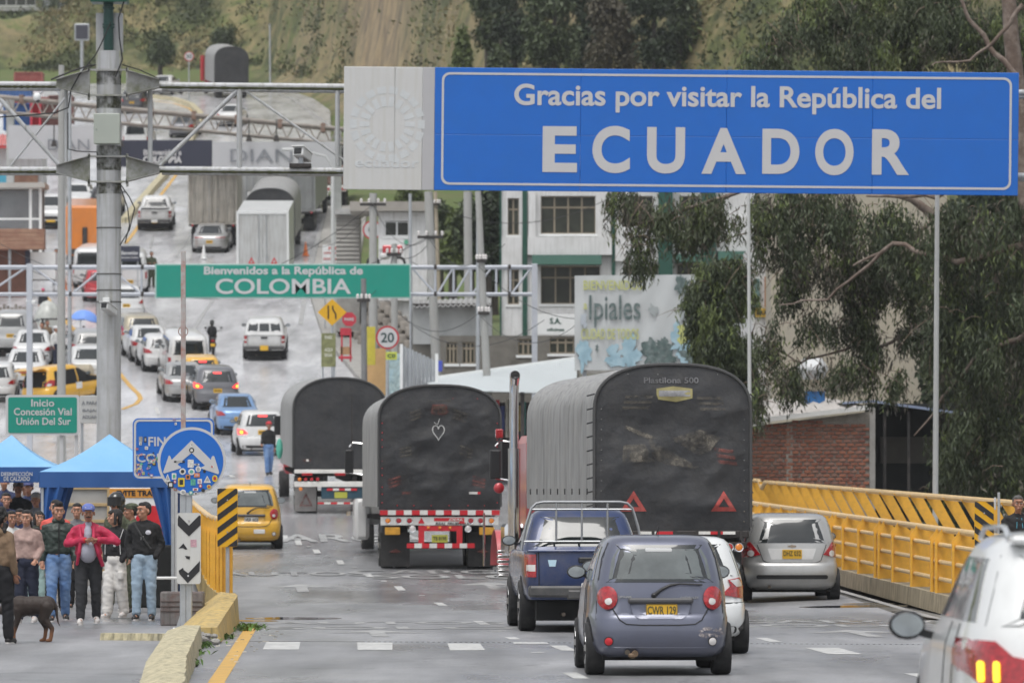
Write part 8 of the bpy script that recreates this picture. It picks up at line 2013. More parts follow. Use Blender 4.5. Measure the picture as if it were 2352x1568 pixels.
Wb=(2002-1735)*kq+1.2
MORT=M('mortar',(.26,.24,.21),.95,0,.2,6,bump=.6,bs=20)
m=MB();m.prism([(-1.2,-1.2),(Wb-1.2,-1.2),(Wb-1.2,(1160-944)*kq),(-1.2,(1160-990)*kq)],'y',.03,.2);m.obj('mortar_wall',MORT,br,smooth=0)
BR=[M('brick_%d'%i,c,.9,0,.18,7,bump=.6,bs=24,dirt=(.22,.16,.12),dscale=5,damt=.5)for i,c in enumerate([(.27,.095,.055),(.32,.12,.07),(.21,.075,.05),(.24,.12,.085),(.30,.14,.10)])]
bm_=[]
for i in range(5):q=MB();q.rbox(-.095,.095,-.012,.04,-.038,.038,.006);bm_.append(q.obj('brick',BR[i],br))
used=[False]*5;rb=random.Random(4);row=0;z=(1160-1128)*kq+.02;nb=0
while z<(1160-946)*kq:
 x=-.42+(row%2)*.11
 while x<Wb-1.35 and nb<298:
  ztop=(1160-990)*kq+((1160-944)-(1160-990))*kq*(x+1.2)/Wb
  if z<ztop-.02 and not(.92<x<1.02):
   i=rb.choice([0,0,1,1,2,3,4]);o=bm_[i]if not used[i]else bm_[i].copy()
   if used[i]:COL.objects.link(o)
   used[i]=True;o.location=(x+rb.uniform(-.012,.012),rb.uniform(-.012,.01),z+rb.uniform(-.006,.006));o.rotation_euler=(0,rb.uniform(-.03,.03),rb.uniform(-.02,.02));o.scale=(rb.uniform(.9,1.06),1,rb.uniform(.92,1.08));nb+=1
  x+=.222
 z+=.108;row+=1
for o in bm_:
 if o.location.length==0:o.location=(0,.1,-1)
MB().box(Wb-1.26,Wb-1.1,-.04,.22,-1.2,(1160-935)*kq).obj('corner_column',CONC,br,smooth=0);MB().box(.87,1.06,-.006,.028,-1.2,(1160-972)*kq).obj('concrete_strip',MORT,br,smooth=0)
def pqr(X,Y):return pq.xz(X,Y)
m=MB();a,c=pqr(1640,978),pqr(1992,936);m.bar((a[0],-.35,a[1]),(c[0],-.35,c[1]),.06,.13);m.obj('roof_edge',M('white_fascia',(.62,.62,.60),.5,0,.05),br)
A_,B_,C_,D2_=(a[0],-.33,a[1]+.04),(c[0],-.33,c[1]+.04),(c[0]-.6,6.0,c[1]+.35),(a[0],6.0,a[1]+.85)
corr(A_,B_,C_,D2_,24,.035).obj('roof_sheet',M('pale_fibre_sheet',(.42,.39,.36),.8,0,.12,1.5,dirt=(.55,.54,.52),dscale=1.2),br,smooth=60)
MB().box(a[0],c[0],-.1,.1,a[1]-.3,a[1]-.1).obj('eave_beam',FRAME,br,smooth=0)if False else None
t=thing('blue_water_box','blue water box with a bent sheet lid standing on the shed roof','tank',P(1872,936,164));q=164/FPX
MB().rbox(-23*q,23*q,0,.6,0,38*q,.01).obj('box',M('tank_blue',(.03,.16,.42),.5,0,.1,3),t)
MB().grid(lambda u,v:((-32+68*u)*q,-.15+.9*v,(39+3*math.sin(u*3)-9*max(0,u-.8)*5-6*max(0,.15-u)*6)*q),14,3).obj('lid_sheet',CORR,t)
ds=thing('dark_lean_to','dark open lean-to with blue-grey sloping roof right of the brick shed','shed',P(2005,1160,161));q=161/FPX
def dq(X,Y):return((X-2005)*q,(1160-Y)*q)
a,b_,c=dq(1932,926),dq(2003,922),dq(2290,962)
m=MB();m.bar((a[0],-.6,a[1]),(b_[0],-.6,b_[1]),.1,.06);m.bar((b_[0],-.6,b_[1]),(c[0],-.6,c[1]),.1,.07);m.obj('roof_edge',M('blue_grey_sheet',(.25,.30,.42),.5,.2,.1),ds)
MB().add([(a[0],-.6,a[1]),(b_[0],-.6,b_[1]),(b_[0],5,b_[1]+.1),(a[0],5,a[1]+.1),(c[0],-.6,c[1]),(c[0],5,c[1]+.1)],[(0,1,2,3),(1,4,5,2)]).obj('roof_sheet',CORR,ds,smooth=0)
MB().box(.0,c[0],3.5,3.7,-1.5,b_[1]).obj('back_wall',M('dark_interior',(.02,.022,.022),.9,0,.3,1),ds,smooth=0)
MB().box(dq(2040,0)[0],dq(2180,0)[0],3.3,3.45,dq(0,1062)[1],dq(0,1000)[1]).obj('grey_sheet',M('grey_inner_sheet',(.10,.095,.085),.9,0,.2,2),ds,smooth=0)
for X in(2030,2085,2200):x,z=dq(X,945);MB().box(x-.04,x+.04,-.45,-.35,-1.5,z).obj('post',FRAME,ds,smooth=0)
def place(X,Y,d=None):return gp(X,Y)if d is None else P(X,Y,d)
pL=Pl(290.0,47,560);lb=thing('glazed_booth','white framed glazed booth at the left edge','booth',pL.o);kL=pL.k
def L2(X,Y):return pL.xz(X,Y)
x0,z1=L2(-40,432);x1,z0=L2(96,590)
MB().box(x0,x1,1.6,1.75,z0,z1).obj('back_wall',M('booth_inside',(.20,.19,.18),.8,0,.3,1.5),lb,smooth=0)
for X in(-40,70,93):a=L2(X,0)[0];MB().box(a-.07,a+.07,-.05,.05,z0,z1).obj('frame_post',PAINTW,lb,smooth=0)
for Y in(432,503,555):c=L2(0,Y)[1];MB().box(x0,x1,-.045,.045,c-.05,c+.05).obj('frame_rail',PAINTW,lb,smooth=0)
MB().box(x0,x1,-.02,-.005,L2(0,550)[1],L2(0,438)[1]).obj('glass',M('booth_glass',(.25,.26,.27),.1,0,.3,1,alpha=.45),lb,smooth=0)
MB().box(x0,L2(62,0)[0],-.03,.06,z0+.3,L2(0,545)[1]).obj('rust_band',M('rust_band',(.25,.10,.07),.8),lb,smooth=0);MB().box(x0-.2,x1+.2,-.6,2.2,z1,z1+.25).obj('roof',M('booth_roof',(.40,.38,.35),.8,0,.1,1),lb,smooth=0)
MB().box(L2(-40,0)[0],L2(50,0)[0],.5,.9,z0+.4,L2(0,520)[1]).obj('counter',FRAME,lb,smooth=0)
pM=Pl(272.0,50,700);kb=thing('brown_kiosk','brown plank kiosk with a jutting upper storey at the left edge','kiosk',pM.o);WD=M('brown_plank',(.26,.135,.09),.85,0,.2,2,dirt=(.35,.26,.17),dscale=2,damt=.5)
def M2(X,Y):return pM.xz(X,Y)
a,c=M2(-60,527);e,f=M2(105,574)
for i in range(5):z0_=f+(c-f)*i/5;MB().rbox(a,e,-.8,.0,z0_+.01,f+(c-f)*(i+1)/5,.01).obj('plank',WD,kb)
a,c=M2(-60,574);e,f=M2(58,720);MB().box(a,e,.1,3,f,c).obj('wall',M('dark_brown_wall',(.15,.07,.05),.9,0,.3,1.5),kb,smooth=0)
MB().box(a,e,-.5,.3,M2(0,572)[1],M2(0,560)[1]).obj('canopy',CORR,kb,smooth=0);a=M2(24,0)[0];MB().cyl((a,-.4,M2(0,720)[1]),(a,-.4,M2(0,568)[1]),.07,n=8).obj('pipe_post',GALV,kb)
MB().box(M2(58,0)[0],M2(70,0)[0],-.1,0,M2(0,610)[1],M2(0,575)[1]).obj('navy_sign',NAVY,kb,smooth=0);MB().box(M2(60,0)[0],M2(125,0)[0],.5,3,M2(0,640)[1],M2(0,578)[1]).obj('white_counter',PAINTW,kb,smooth=0)
pR=Pl(318.0,50,345);rk=thing('red_roofed_kiosk','kiosk with a pale red tiled roof crossed by the slanting truss at the left','kiosk',pR.o)
def R2(X,Y):return pR.xz(X,Y)
a,c=R2(-60,305);e,f=R2(104,305);g_,h2=R2(114,336)
m=corr((R2(-60,0)[0],-1.2,h2),(g_,-1.2,h2),(e,1.5,c),(R2(-60,0)[0],1.5,c),34,.05);m.obj('roof',M('red_roof',(.50,.16,.15),.7,0,.15,2,dirt=(.5,.3,.28),dscale=1.5),rk,smooth=60)
MB().box(R2(-60,0)[0],R2(100,0)[0],-1.25,-1.1,h2-.2,h2-.02).obj('red_fascia',M('red_fascia',(.38,.04,.04),.6),rk,smooth=0);MB().box(R2(-60,0)[0],R2(98,0)[0],0,3,R2(0,440)[1],h2).obj('wall',WALLW,rk,smooth=0)
MB().box(R2(-60,0)[0],R2(16,0)[0],-.3,-.1,R2(0,430)[1],R2(0,400)[1]).obj('blue_panel',M('cyan_panel',(.08,.40,.55),.6),rk,smooth=0);MB().box(R2(18,0)[0],R2(88,0)[0],-.3,-.1,R2(0,428)[1],R2(0,398)[1]).obj('brown_panel',WD,rk,smooth=0)
def container(label,Xa,Xb,Ya,Yb,d,m_,dep=2.4):
 p=Pl(d,(Xa+Xb)/2,Yb);t=thing('shipping_container',label,'container',p.o);w=(Xb-Xa)*p.k/2;h=(Yb-Ya)*p.k
 corr((-w,0,0),(w,0,0),(w,0,h),(-w,0,h),24,.04).obj('side',m_,t,smooth=60);MB().box(-w,w,.1,dep,0,h-.002).obj('body',m_,t,smooth=0);MB().box(-w-.03,w+.03,-.08,dep,h,h+.08).obj('roof_frame',m_,t,smooth=0)
 for s in(-1,1):MB().box(s*w-.07,s*w+.07,-.09,-.045,0,h).obj('corner_post',m_,t,smooth=0)
 return t
CR=M('container_red',(.28,.07,.06),.7,0,.15,1.5,dirt=(.4,.25,.2),dscale=1);CB=M('container_blue',(.03,.09,.24),.6,0,.1,1.5);CBR=M('container_brown',(.17,.08,.07),.7,0,.15,1.5)
container('faded red shipping container behind the gantry beam at top left',34,96,168,196,452,CR);container('blue shipping container below the upper beam at far left',-60,70,200,228,425,CB);container('brown shipping container beside the far left columns',112,165,222,280,372,CBR)
container('dark blue container left of the red door stack',10,72,240,300,352,CB);container('bright red container door between the blue and brown ones',72,92,235,298,350,M('container_bright_red',(.45,.03,.05),.6));container('brown red container right of the bright red one',100,150,240,300,351,CBR)
container('pink-roofed container under the slanting truss at the left',28,150,180+46,250,395,CR)
pp=Pl(262.0,60,775);jk=thing('pallet_pile','grey timber pallet stack behind the silver van at the left','pallet pile',pp.o)
for i in range(9):
 a=pp.xz(-20+i*9,0)[0];MB().rbox(a,a+.12,-.1,.1,-.6,pp.xz(0,698+(i%3)*4)[1],.01).obj('slat',M('grey_timber',(.22,.20,.18),.9,0,.25,3),jk)
for Y in(712,735,752):c=pp.xz(0,Y)[1];MB().rbox(pp.xz(-24,0)[0],pp.xz(64,0)[0],-.2,-.1,c-.06,c+.06,.01).obj('cross_board',M('grey_timber',(.22,.20,.18)),jk)
tp_=thing('covered_stall','rounded translucent plastic cover over a stall beside the pallet stack','stall',P(108,790,258));q=258/FPX
MB().ell((0,.6,40*q),(34*q,.8,62*q),18).obj('plastic_cover',M('clear_plastic',(.42,.43,.40),.3,0,.25,3),tp_)
kb2=gp(98,752);t=thing('low_bench','dark low bench beside the yellow line on the left','bench',kb2);MB().rbox(-.1,1.3,-.2,.2,.35,.42,.02).obj('seat',FRAME,t)
for x in(0,1.2):MB().box(x-.04,x+.04,-.15,.15,0,.35).obj('leg',FRAME,t,smooth=0)
g=gp(165,890);t=thing('road_barrier','pale weathered plastic road barrier right of the open yellow taxi','barrier',g);m=MB();m.rbox(-.7,.9,-.3,.3,0,.95,.18);m.obj('barrier_body',M('old_plastic',(.42,.37,.28),.8,0,.15,2,dirt=(.2,.19,.15)),t)
CONEO=M('cone_orange',(.60,.15,.03),.6,0,.1)
for i,(X,Y,lb_)in enumerate([(702,588,'orange traffic cone on the road right of the white box truck'),(148,668,'orange traffic cone beside the white van at the left'),(468,595,'white bollard with rounded head left of the coupe')]):
 g=gp(X,Y);t=thing('traffic_cone' if i<2 else 'bollard',lb_,'cone' if i<2 else 'bollard',g);m_=CONEO if i<2 else PAINTW
 MB().lathe([(.2,0),(.2,.04),(.14,.06),(.03,.72),(.001,.74)],(0,0,0),'z',14).obj('cone_body',m_,t);MB().lathe([(.105,.25),(.075,.42)],(0,0,0),'z',14).obj('band',LETW if i<2 else FRAME,t)
def house(label,Xa,Xb,Ya,Yb,d,m_,roofm,floors=2,n=4,dep=9):
 p=Pl(d,(Xa+Xb)/2,Yb);t=thing('house',label,'house',p.o);w=(Xb-Xa)*p.k/2;h=(Yb-Ya)*p.k
 MB().box(-w,w,0,dep,-6,h).obj('wall',m_,t,smooth=0);MB().box(-w-.3,w+.3,-.3,dep+.3,h,h+.35).obj('roof',roofm,t,smooth=0)
 for f in range(floors):
  for i in range(n):
   x=-w+2*w*(i+.5)/n;z=h*(f+.35)/floors;wi=MB().box(x-.5,x+.5,-.05,-.004,z,z+1.1).obj('window',WGLS,t,smooth=0);MB().box(x-.58,x+.58,-.08,-.01,z-.12,z-.01).obj('sill',PAINTW,wi,smooth=0)
 return t
house('white house on the ridge at the top left corner',-30,82,-60,28,640,M('house_white',(.62,.62,.6),.8,0,.05),CORR,2,5)
house('long low building with pale blue wall below the white ridge house',-30,160,26,50,610,M('house_blue',(.30,.40,.52),.8,0,.2,.4,dirt=(.5,.48,.42),dscale=.4),CORR,1,7)
house('small grey shed roofs right of the thick mast on the ridge',238,262,-10,22,600,M('house_grey',(.4,.4,.4),.8),CORR,1,2)
# ================================================================ trees and hillside growth
def leafmat(key,c,isl=.35,**k):return M('leaf_'+key,c,k.pop('rough',.55),0,.25,k.pop('vs',.6),island=isl,spec=.4,**k)
def leaves_mesh(name,mat,P0,D,L,Wd,parent=None,N=None,fold=.0):
 """one flat rhombic leaf per row: base point, direction, length, width"""
 n=len(P0);D=D/np.linalg.norm(D,axis=1,keepdims=True)
 if N is None:N=np.random.normal(size=(n,3))
 S=np.cross(D,N);S/=np.linalg.norm(S,axis=1,keepdims=True)+1e-9
 L=L[:,None];Wd=Wd[:,None]
 v=np.stack([P0,P0+D*L*.4+S*Wd,P0+D*L,P0+D*L*.4-S*Wd],1).reshape(-1,3)
 me=bpy.data.meshes.new(name);me.vertices.add(4*n);me.vertices.foreach_set('co',v.astype(np.float32).ravel())
 me.loops.add(4*n);me.loops.foreach_set('vertex_index',np.arange(4*n,dtype=np.int32));me.polygons.add(n)
 me.polygons.foreach_set('loop_start',np.arange(0,4*n,4,dtype=np.int32));me.polygons.foreach_set('loop_total',np.full(n,4,dtype=np.int32))
 me.update(calc_edges=True);me.materials.append(mat);o=bpy.data.objects.new(name,me);COL.objects.link(o)
 if parent is not None:o.parent=parent
 return o
def hang(centers,radii,n,L=(.13,.24),w=(.014,.026),per=7,spread=.14,droop=1.0,shell=.55):
 """drooping leaf strands scattered through ellipsoid clumps"""
 C=np.array(centers,float);Rr=np.array(radii,float);vol=Rr[:,0]*Rr[:,2];pr=vol/vol.sum();idx=np.random.choice(len(C),n,p=pr)
 u=np.random.normal(size=(n,3));u/=np.linalg.norm(u,axis=1,keepdims=True);r=np.random.rand(n,1)**shell
 sub=np.random.normal(size=(len(C),9,3))*.55;k=np.random.randint(0,9,n)
 q=u*r*.45+sub[idx,k]*(.8)
 ln=np.linalg.norm(q,axis=1,keepdims=True);q=np.where(ln>1,q/ln,q)
 base=C[idx]+q*Rr[idx]
 P0=np.repeat(base,per,0);t=np.tile(np.arange(per)/per,n);
 sway=np.repeat(np.random.normal(size=(n,3))*[.25,.25,0],per,0)
 P0=P0+np.random.normal(size=P0.shape)*spread*.45+np.stack([sway[:,0]*t*spread*3,sway[:,1]*t*spread*3,-t*spread*4*droop],1)
 D=np.random.normal(size=P0.shape)*[.42,.42,.25]+[0,0,-1.0*droop]
 m=len(P0);return P0,D,np.random.uniform(L[0],L[1],m),np.random.uniform(w[0],w[1],m)
EU=leafmat('eucalyptus',(.040,.055,.024),dirt=(.075,.085,.03),dscale=.9,damt=.6);EUY=leafmat('eucalyptus_light',(.095,.125,.035),dirt=(.13,.15,.05),dscale=1.0,damt=.5);EUG=leafmat('eucalyptus_dry',(.085,.075,.055),isl=.35)
BARK=M('bark',(.13,.095,.075),.9,0,.25,4,bump=.8,bs=18,dirt=(.33,.28,.24),dscale=3,damt=.8);BARKD=M('bark_dark',(.06,.05,.042),.9,0,.3,4,bump=.8,bs=18)
def limbs(name,mat,paths,o,parent):
 mb=MB()
 for pts,r0,r1 in paths:
  v=[Vector(p)-o for p in pts];out=[];n=6
  for i in range(len(v)-1):
   for k_ in range(n):t=k_/n;q=v[i].lerp(v[i+1],t);w_=.06*min(1,len(v));out.append(q+Vector((noise.noise(q*1.7)*w_*2,noise.noise(q*1.3+Vector((9,0,0)))*w_*2,noise.noise(q*1.9+Vector((0,7,0)))*w_*2)))
  out.append(v[-1]);rs=[r0+(r1-r0)*i/(len(out)-1)for i in range(len(out))];mb.tube(out,rs,7,caps=False)
 return mb.obj(name,mat,parent,smooth=80)
def eucalyptus(name,label,trunk,branches,clumps,n,o,mats=((EU,1.0),),per=7,**kw):
 """clumps: (X, Y, rx, ry, distance, depth radius in metres) as seen, turned into volumes"""
 t=thing(name,label,'tree',o);O=Vector(o)
 limbs('trunk',BARK,trunk,O,t)
 if branches:limbs('branches',BARK,branches,O,t)
 C=[];Rd=[]
 for X,Y,rx,ry,d,dep in clumps:q=P(X,Y,d)-O;C.append(q[:]);Rd.append((rx*d/FPX,dep,ry*d/FPX))
 tot=0
 for m_,f in mats:
  a=hang(C,Rd,int(n*f),per=per,**kw);leaves_mesh('crown',m_,*a,parent=t)
 rr=random.Random(int(n));mb=MB()
 for i in range(int(len(C)*8)):
  c=rr.randrange(len(C));q=Vector(C[c])+Vector((rr.uniform(-.8,.8)*Rd[c][0],rr.uniform(-.8,.8)*Rd[c][1],rr.uniform(-.3,.9)*Rd[c][2]));L_=rr.uniform(.5,1.3)
  e=q+Vector((rr.uniform(-.7,.7),rr.uniform(-.5,.5),rr.uniform(-1,.25)))*L_;mb.tube([q,q.lerp(e,.5)+Vector((0,0,.08)),e],[.014,.009,.004],4,caps=False)
 tag(mb.obj('twigs',M('twig',(.17,.125,.095),.9,0,.3,5),t,smooth=80),kind='stuff')
 return t
def PX(X,Y,d):return tuple(P(X,Y,d))
eucalyptus('eucalyptus_tree','huge dark drooping eucalyptus filling the right edge beside the beige wall',
  [([PX(2440,1300,140),PX(2400,900,140),PX(2370,500,140),PX(2330,150,140),PX(2300,-250,140)],.42,.14)],
  [([PX(2375,560,140),PX(2200,600,141),PX(2050,560,142),PX(1960,610,143)],.10,.03),([PX(2050,560,142),PX(1900,690,143),PX(1790,700,144)],.05,.015),([PX(2390,760,140),PX(2240,820,141),PX(2100,1000,142)],.09,.02),([PX(2350,330,140),PX(2150,455,140),PX(1990,450,141)],.10,.03),([PX(2340,180,139),PX(2240,60,139),PX(2180,-40,139)],.08,.03),([PX(2352,10,138),PX(2285,90,138),PX(2225,140,138),PX(2140,150,138)],.06,.015)],
  [(2290,560,110,120,141,2.2),(2180,560,110,110,142,1.8),(2080,520,95,85,143,1.6),(2320,760,95,120,141,2.0),(2230,800,95,110,142,1.6),(2300,950,110,110,142,2.0),(2210,990,100,90,142,1.6),(2190,1080,70,55,143,1.2),(2300,1090,120,60,141,1.6),(2190,680,75,90,143,1.2),(2150,1145,80,26,144,1.0),
   (2330,340,70,140,142,1.6),(2340,640,60,120,143,1.6),(2240,880,90,90,145,1.5),(2155,790,45,110,142,.9),(2260,1040,100,80,145,1.6),(2360,500,60,300,146,2.0),(2360,900,60,300,146,2.0)],7200,PX(2440,1600,140),((EU,1.0),(EUY,.10),(EUG,.09)))
eucalyptus('eucalyptus_tree','spreading eucalyptus with grey dry twigs hanging in front of the beige wall and the billboard',
  [([PX(2420,1250,152),PX(2400,900,152),PX(2300,640,151),PX(2120,470,150),PX(1960,400,150)],.26,.07)],
  [([PX(2245,600,150),PX(2130,720,150),PX(2045,790,150),PX(1960,800,149),PX(1840,830,148),PX(1740,775,148)],.07,.015),([PX(2150,500,150),PX(2010,600,150),PX(1880,640,149),PX(1800,700,149)],.06,.015),([PX(1990,420,150),PX(1700,440,149),PX(1520,500,149),PX(1430,520,149)],.08,.015),([PX(1950,400,150),PX(1800,500,149),PX(1650,560,149)],.06,.015),([PX(1990,740,149),PX(1880,760,149),PX(1760,860,149)],.03,.01),([PX(1860,815,149),PX(1800,870,149),PX(1742,880,149)],.03,.01)],
  [(1440,470,50,55,149,.8),(1500,500,60,60,149,.9),(1470,560,38,55,149,.6),(1580,480,70,60,149,1.0),(1660,490,60,60,149,1.0),(1590,540,45,40,149,.7),(1800,480,80,70,148,1.2),(1900,500,90,85,148,1.3),(1990,520,80,90,148,1.2),(1830,570,70,60,148,1.0),(1930,610,80,60,148,1.0),(2000,640,60,90,149,1.0),(1820,640,42,75,148,.7),(1960,720,60,60,149,.8),(1870,740,45,40,148,.6),(1770,780,38,50,148,.6),(1820,860,55,45,148,.7),(1930,850,60,40,148,.7),(2000,800,50,90,149,.8),(2090,740,50,60,149,.9),(2060,870,30,40,148,.6),(1742,900,22,60,148,.5),(1760,470,40,50,148,.8),(1745,560,20,40,148,.5),(2090,640,60,60,149,.8)],3900,PX(2420,1600,152),((EU,1.0),(EUY,.18),(EUG,.22)))
eucalyptus('eucalyptus_tree','young eucalyptus with brighter green top standing in front of the billboard right half',
  [([PX(1680,1150,158),PX(1678,900,158),PX(1665,700,158),PX(1660,600,158)],.13,.04)],[([PX(1670,780,158),PX(1620,700,158),PX(1600,660,158)],.04,.01),([PX(1675,850,158),PX(1720,780,158),PX(1735,740,158)],.04,.01)],
  [(1640,610,55,30,158,.7),(1700,600,42,26,158,.6),(1625,680,62,55,158,.9),(1690,680,50,55,158,.8),(1650,750,62,60,158,.9),(1700,800,45,70,158,.8),(1640,820,45,45,158,.7),(1720,860,25,60,158,.6),(1600,740,35,35,158,.5)],2300,PX(1680,1500,158),((EU,1.0),(EUY,.35)))
eucalyptus('eucalyptus_tree','tall eucalyptus with grey green crown above the right half of the blue sign',
  [([PX(2460,1300,165),PX(2440,700,165),PX(2400,300,165),PX(2380,0,165),PX(2380,-300,165)],.3,.12)],[([PX(2390,200,165),PX(2150,80,164),PX(1850,60,164)],.08,.02),([PX(2400,350,165),PX(2330,120,164),PX(2260,40,164)],.07,.02)],
  [(1750,130,62,55,160,1.2),(1800,90,60,50,160,1.2),(1870,30,90,70,164,1.5),(1960,70,90,90,164,1.6),(2060,60,90,90,164,1.6),(2150,70,90,90,163,1.6),(2240,60,90,90,163,1.6),(2330,80,80,100,163,1.6),(1960,-30,120,60,165,1.6),(2150,-40,150,60,165,1.6),(2000,130,80,60,163,1.2),(2300,160,90,80,163,1.2)],6800,PX(2160,1700,165),((EU,1.0),(EUY,.14),(EUG,.08)))
def far_tree(name,label,X,Yb,Yt,wpx,d,mat,n=1500,conic=False,group=None,tk=BARKD,lf=(.28,.5),upd=0.0):
 o=P(X,Yb,d);t=thing(name,label,'tree',o,0,group);H=(Yb-Yt)*d/FPX;w=wpx*d/FPX/2
 MB().tube([(0,0,-1),(0,0,H*.4),(.1*w,0,H*.85)],[.22,.16,.05],8).obj('trunk',tk,t)
 C=[];Rd=[];rr=random.Random(int(X*7+Yb))
 for i in range(16):
  z=H*rr.uniform(.28,.93);f=(1-(z/H))*1.25+.12 if conic else math.sin(min(1,(z/H-.1)*1.15)*math.pi)**.5
  a=rr.uniform(0,6.28);q=w*f*rr.uniform(.2,.75)*(.35 if conic else 1);C.append((q*math.cos(a),q*math.sin(a)*.8,z));s=w*rr.uniform(.32,.5)*(max(.2,f)if conic else 1);Rd.append((s,s,s*rr.uniform(.8,1.2)))
 P0,D,L_,W_=hang(C,Rd,n//3,L=lf,w=(lf[0]*.22,lf[1]*.22),per=4,spread=.25,droop=.5-upd);leaves_mesh('crown',mat,P0,D,L_,W_,parent=t);return t
FD=leafmat('far_dark',(.024,.038,.015),.4,vs=.3);FM=leafmat('far_mid',(.055,.075,.030),.4,vs=.3);FL=leafmat('far_light',(.095,.125,.035),.35,vs=.3);FB=leafmat('far_brown',(.07,.06,.035),.4,vs=.3)
ft=[(1062,190,30,46,330,FL,True,'light green young cypress beside the tan cutting'),(1145,200,72,92,325,FM,True,'pointed pale green tree right of the small cypress'),(1180,180,-60,150,335,FD,False,'dark tree behind the two pointed young trees'),(1120,170,-80,130,345,FM,False,'olive broad tree at the upper edge right of the tan cutting'),
      (1270,210,-40,150,322,FM,False,'bushy olive tree above the word Gracias'),(1340,190,-80,150,330,FD,False,'dark leaning tree above the words por visitar'),(1400,210,-30,150,318,FB,False,'reddish brown dry tree over the middle of the sign'),(1480,200,-90,160,328,FD,False,'very dark tall tree over the word visitar'),
      (1560,210,-60,150,315,FM,False,'grey green tree right of the very dark tall one'),(1640,200,-80,150,322,FB,False,'brownish tree behind the bright leaves'),(1720,200,-90,160,318,FD,False,'dark tree directly behind the bright leaf cluster'),(1810,200,-90,170,318,FM,False,'tree behind the tall grey green eucalyptus crown, left part'),(1900,200,-90,170,318,FD,False,'tree behind the tall eucalyptus crown, middle part'),
      (1500,215,-70,130,312,FD,False,'dark bushy tree rising over the letter v of visitar'),(1545,190,-90,150,334,FM,False,'olive tree in the gap over the word visitar'),(1680,180,-100,160,336,FD,False,'dark tree in the gap left of the tall eucalyptus crown'),(1650,170,-130,190,345,FD,False,'broad dark tree high on the slope left of the tall eucalyptus'),(1740,170,-130,180,342,FD,False,'broad dark tree high on the slope behind the eucalyptus tip'),(1230,160,-90,150,350,FD,False,'dark tree high on the slope at the top edge'),(1420,140,-100,170,350,FD,False,'dark treetop at the upper edge over the sign centre'),(1590,140,-100,170,350,FD,False,'dark treetop at the upper edge over the sign right of centre'),(1080,640,430,90,262,FM,False,'dense cypress between the concrete poles left of the office building'),(1040,640,470,60,266,FL,True,'yellow green conifer at the foot of the leaning poles'),(1120,650,430,70,258,FD,False,'dark conifer touching the office building')]
for X,Yb,Yt,w_,d,m_,cn,lb_ in ft:far_tree('cypress_tree' if cn else 'hillside_tree',lb_,X,Yb,Yt,w_,d,m_,3600,cn,lf=(.22,.42))
ft2=[(2200,1150,420,330,205,FD,'very dark dense tree right of the beige wall'),(2330,1180,380,330,200,FD,'darkest tree at the right edge behind the fence'),(2270,1200,700,340,185,FD,'dark bushy tree low behind the right striped panel')]
for X,Yb,Yt,w_,d,m_,lb_ in ft2:far_tree('dense_tree',lb_,X,Yb,Yt,w_,d,m_,9000,lf=(.2,.4))
for X,Yb,Yt,w_,d,m_,lb_ in[(1135,700,425,70,262,FD,'dark tree filling the gap left of the office building'),(1010,640,450,60,270,FM,'rough green tree behind the leaning concrete pole'),(940,500,420,60,330,FL,'pale green bush on the lawn above the white kiosk'),(520,150,62,90,462,FM,'round green bush on the hill just above the distant truck'),(368,155,78,60,468,FM,'dark green bush left of the distant speed sign'),(395,40,-10,70,520,FM,'dry brown bush near the top edge right of the mast'),(640,60,-20,130,505,FB,'brown scrubby tree on the hill above the far lamp pole'),(842,175,118,60,420,FL,'light green bush above the left corner of the white panel'),
                          (130,40,-40,150,690,FM,'pale distant tree between the ridge houses'),(215,50,-50,120,680,FM,'distant tree behind the thick mast top'),(20,40,-60,160,700,FM,'distant tree behind the white ridge house')]:far_tree('bush' if 'bush' in lb_ else 'hillside_tree',lb_,X,Yb,Yt,w_,d,m_,4500,lf=(.18,.36))
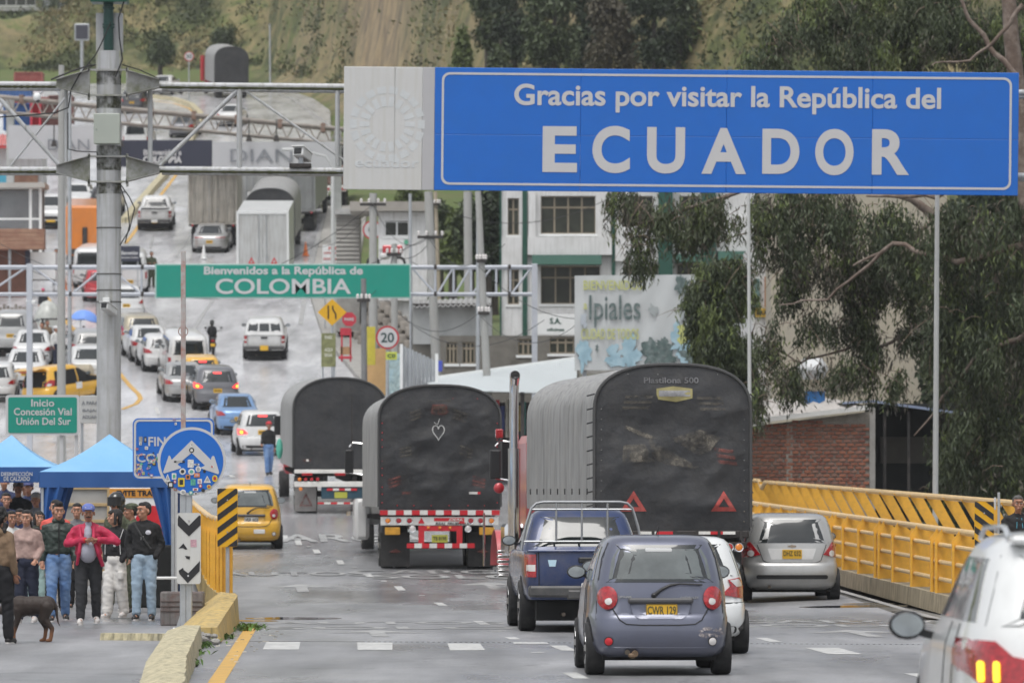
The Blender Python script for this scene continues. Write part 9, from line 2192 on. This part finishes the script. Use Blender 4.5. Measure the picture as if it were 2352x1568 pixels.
def scrub():
 n=20000;xs=np.random.uniform(-52,20,n);ys=np.empty(n);P0=np.empty((n,3));k=0;dens=[]
 for i in range(n):
  x=xs[i];y=yedge(x)+11+abs(random.gauss(0,26));
  if fbm(x,y,.11)<-.12 or abs(x+9.5)<2.0+fbm(x,y,.3):continue
  P0[k]=(x,y,terrain(x,y)-.05);k+=1
 P0=P0[:k];P0=np.repeat(P0,7,0);P0+=np.random.normal(size=P0.shape)*[.5,.5,.28];m=len(P0)
 D=np.random.normal(size=P0.shape)*[.6,.6,.4]+[0,-.2,.6]
 pn=np.array([noise.noise(Vector((p[0]*.13,p[1]*.13,p[2]*.2)))for p in P0[::7]]).repeat(7)[:m]+np.random.normal(size=m)*.12
 a,b,c=np.nonzero(pn<-.06)[0],np.nonzero(pn>=.10)[0],np.nonzero((pn>=-.06)&(pn<.10))[0]
 for s_,mt,nm in((a,leafmat('scrub_dark',(.055,.07,.028),.35,vs=.2),'scrub'),(c,leafmat('scrub_green',(.10,.125,.04),.35,vs=.2),'scrub'),(b,leafmat('dry_grass',(.20,.17,.085),.35,vs=.2),'dry_grass')):
  o=leaves_mesh(nm,mt,P0[s_],D[s_],np.random.uniform(.2,.55,len(s_)),np.random.uniform(.04,.11,len(s_)));tag(o,kind='stuff')
scrub()
def under():
 n=6000;x=np.random.uniform(12.5,24,n);y=np.random.uniform(125,150,n);z=np.array([terrain(a,b)for a,b in zip(x,y)]);P0=np.stack([x,y,z+np.random.rand(n)*1.6],1);P0=np.repeat(P0,5,0)+np.random.normal(size=(n*5,3))*.3
 D=np.random.normal(size=P0.shape)+[0,0,.3];tag(leaves_mesh('undergrowth',FD,P0,D,np.random.uniform(.2,.4,len(P0)),np.random.uniform(.04,.09,len(P0))),kind='stuff')
under()
# ================================================================ light haze over the valley
def haze():
 m=bpy.data.materials.new('haze_air');m.use_nodes=True;n=m.node_tree.nodes;n.clear()
 v=n.new('ShaderNodeVolumePrincipled');v.inputs['Color'].default_value=(.9,.93,.96,1);v.inputs['Density'].default_value=.00016;v.inputs['Anisotropy'].default_value=.2
 o=n.new('ShaderNodeOutputMaterial');m.node_tree.links.new(v.outputs[0],o.inputs['Volume'])
 b=MB();b.box(-425,425,-405,905,-9,112);h=b.obj('haze',m,None,smooth=0);tag(h,kind='stuff')
haze()
bpy.data.scenes.remove(_side)
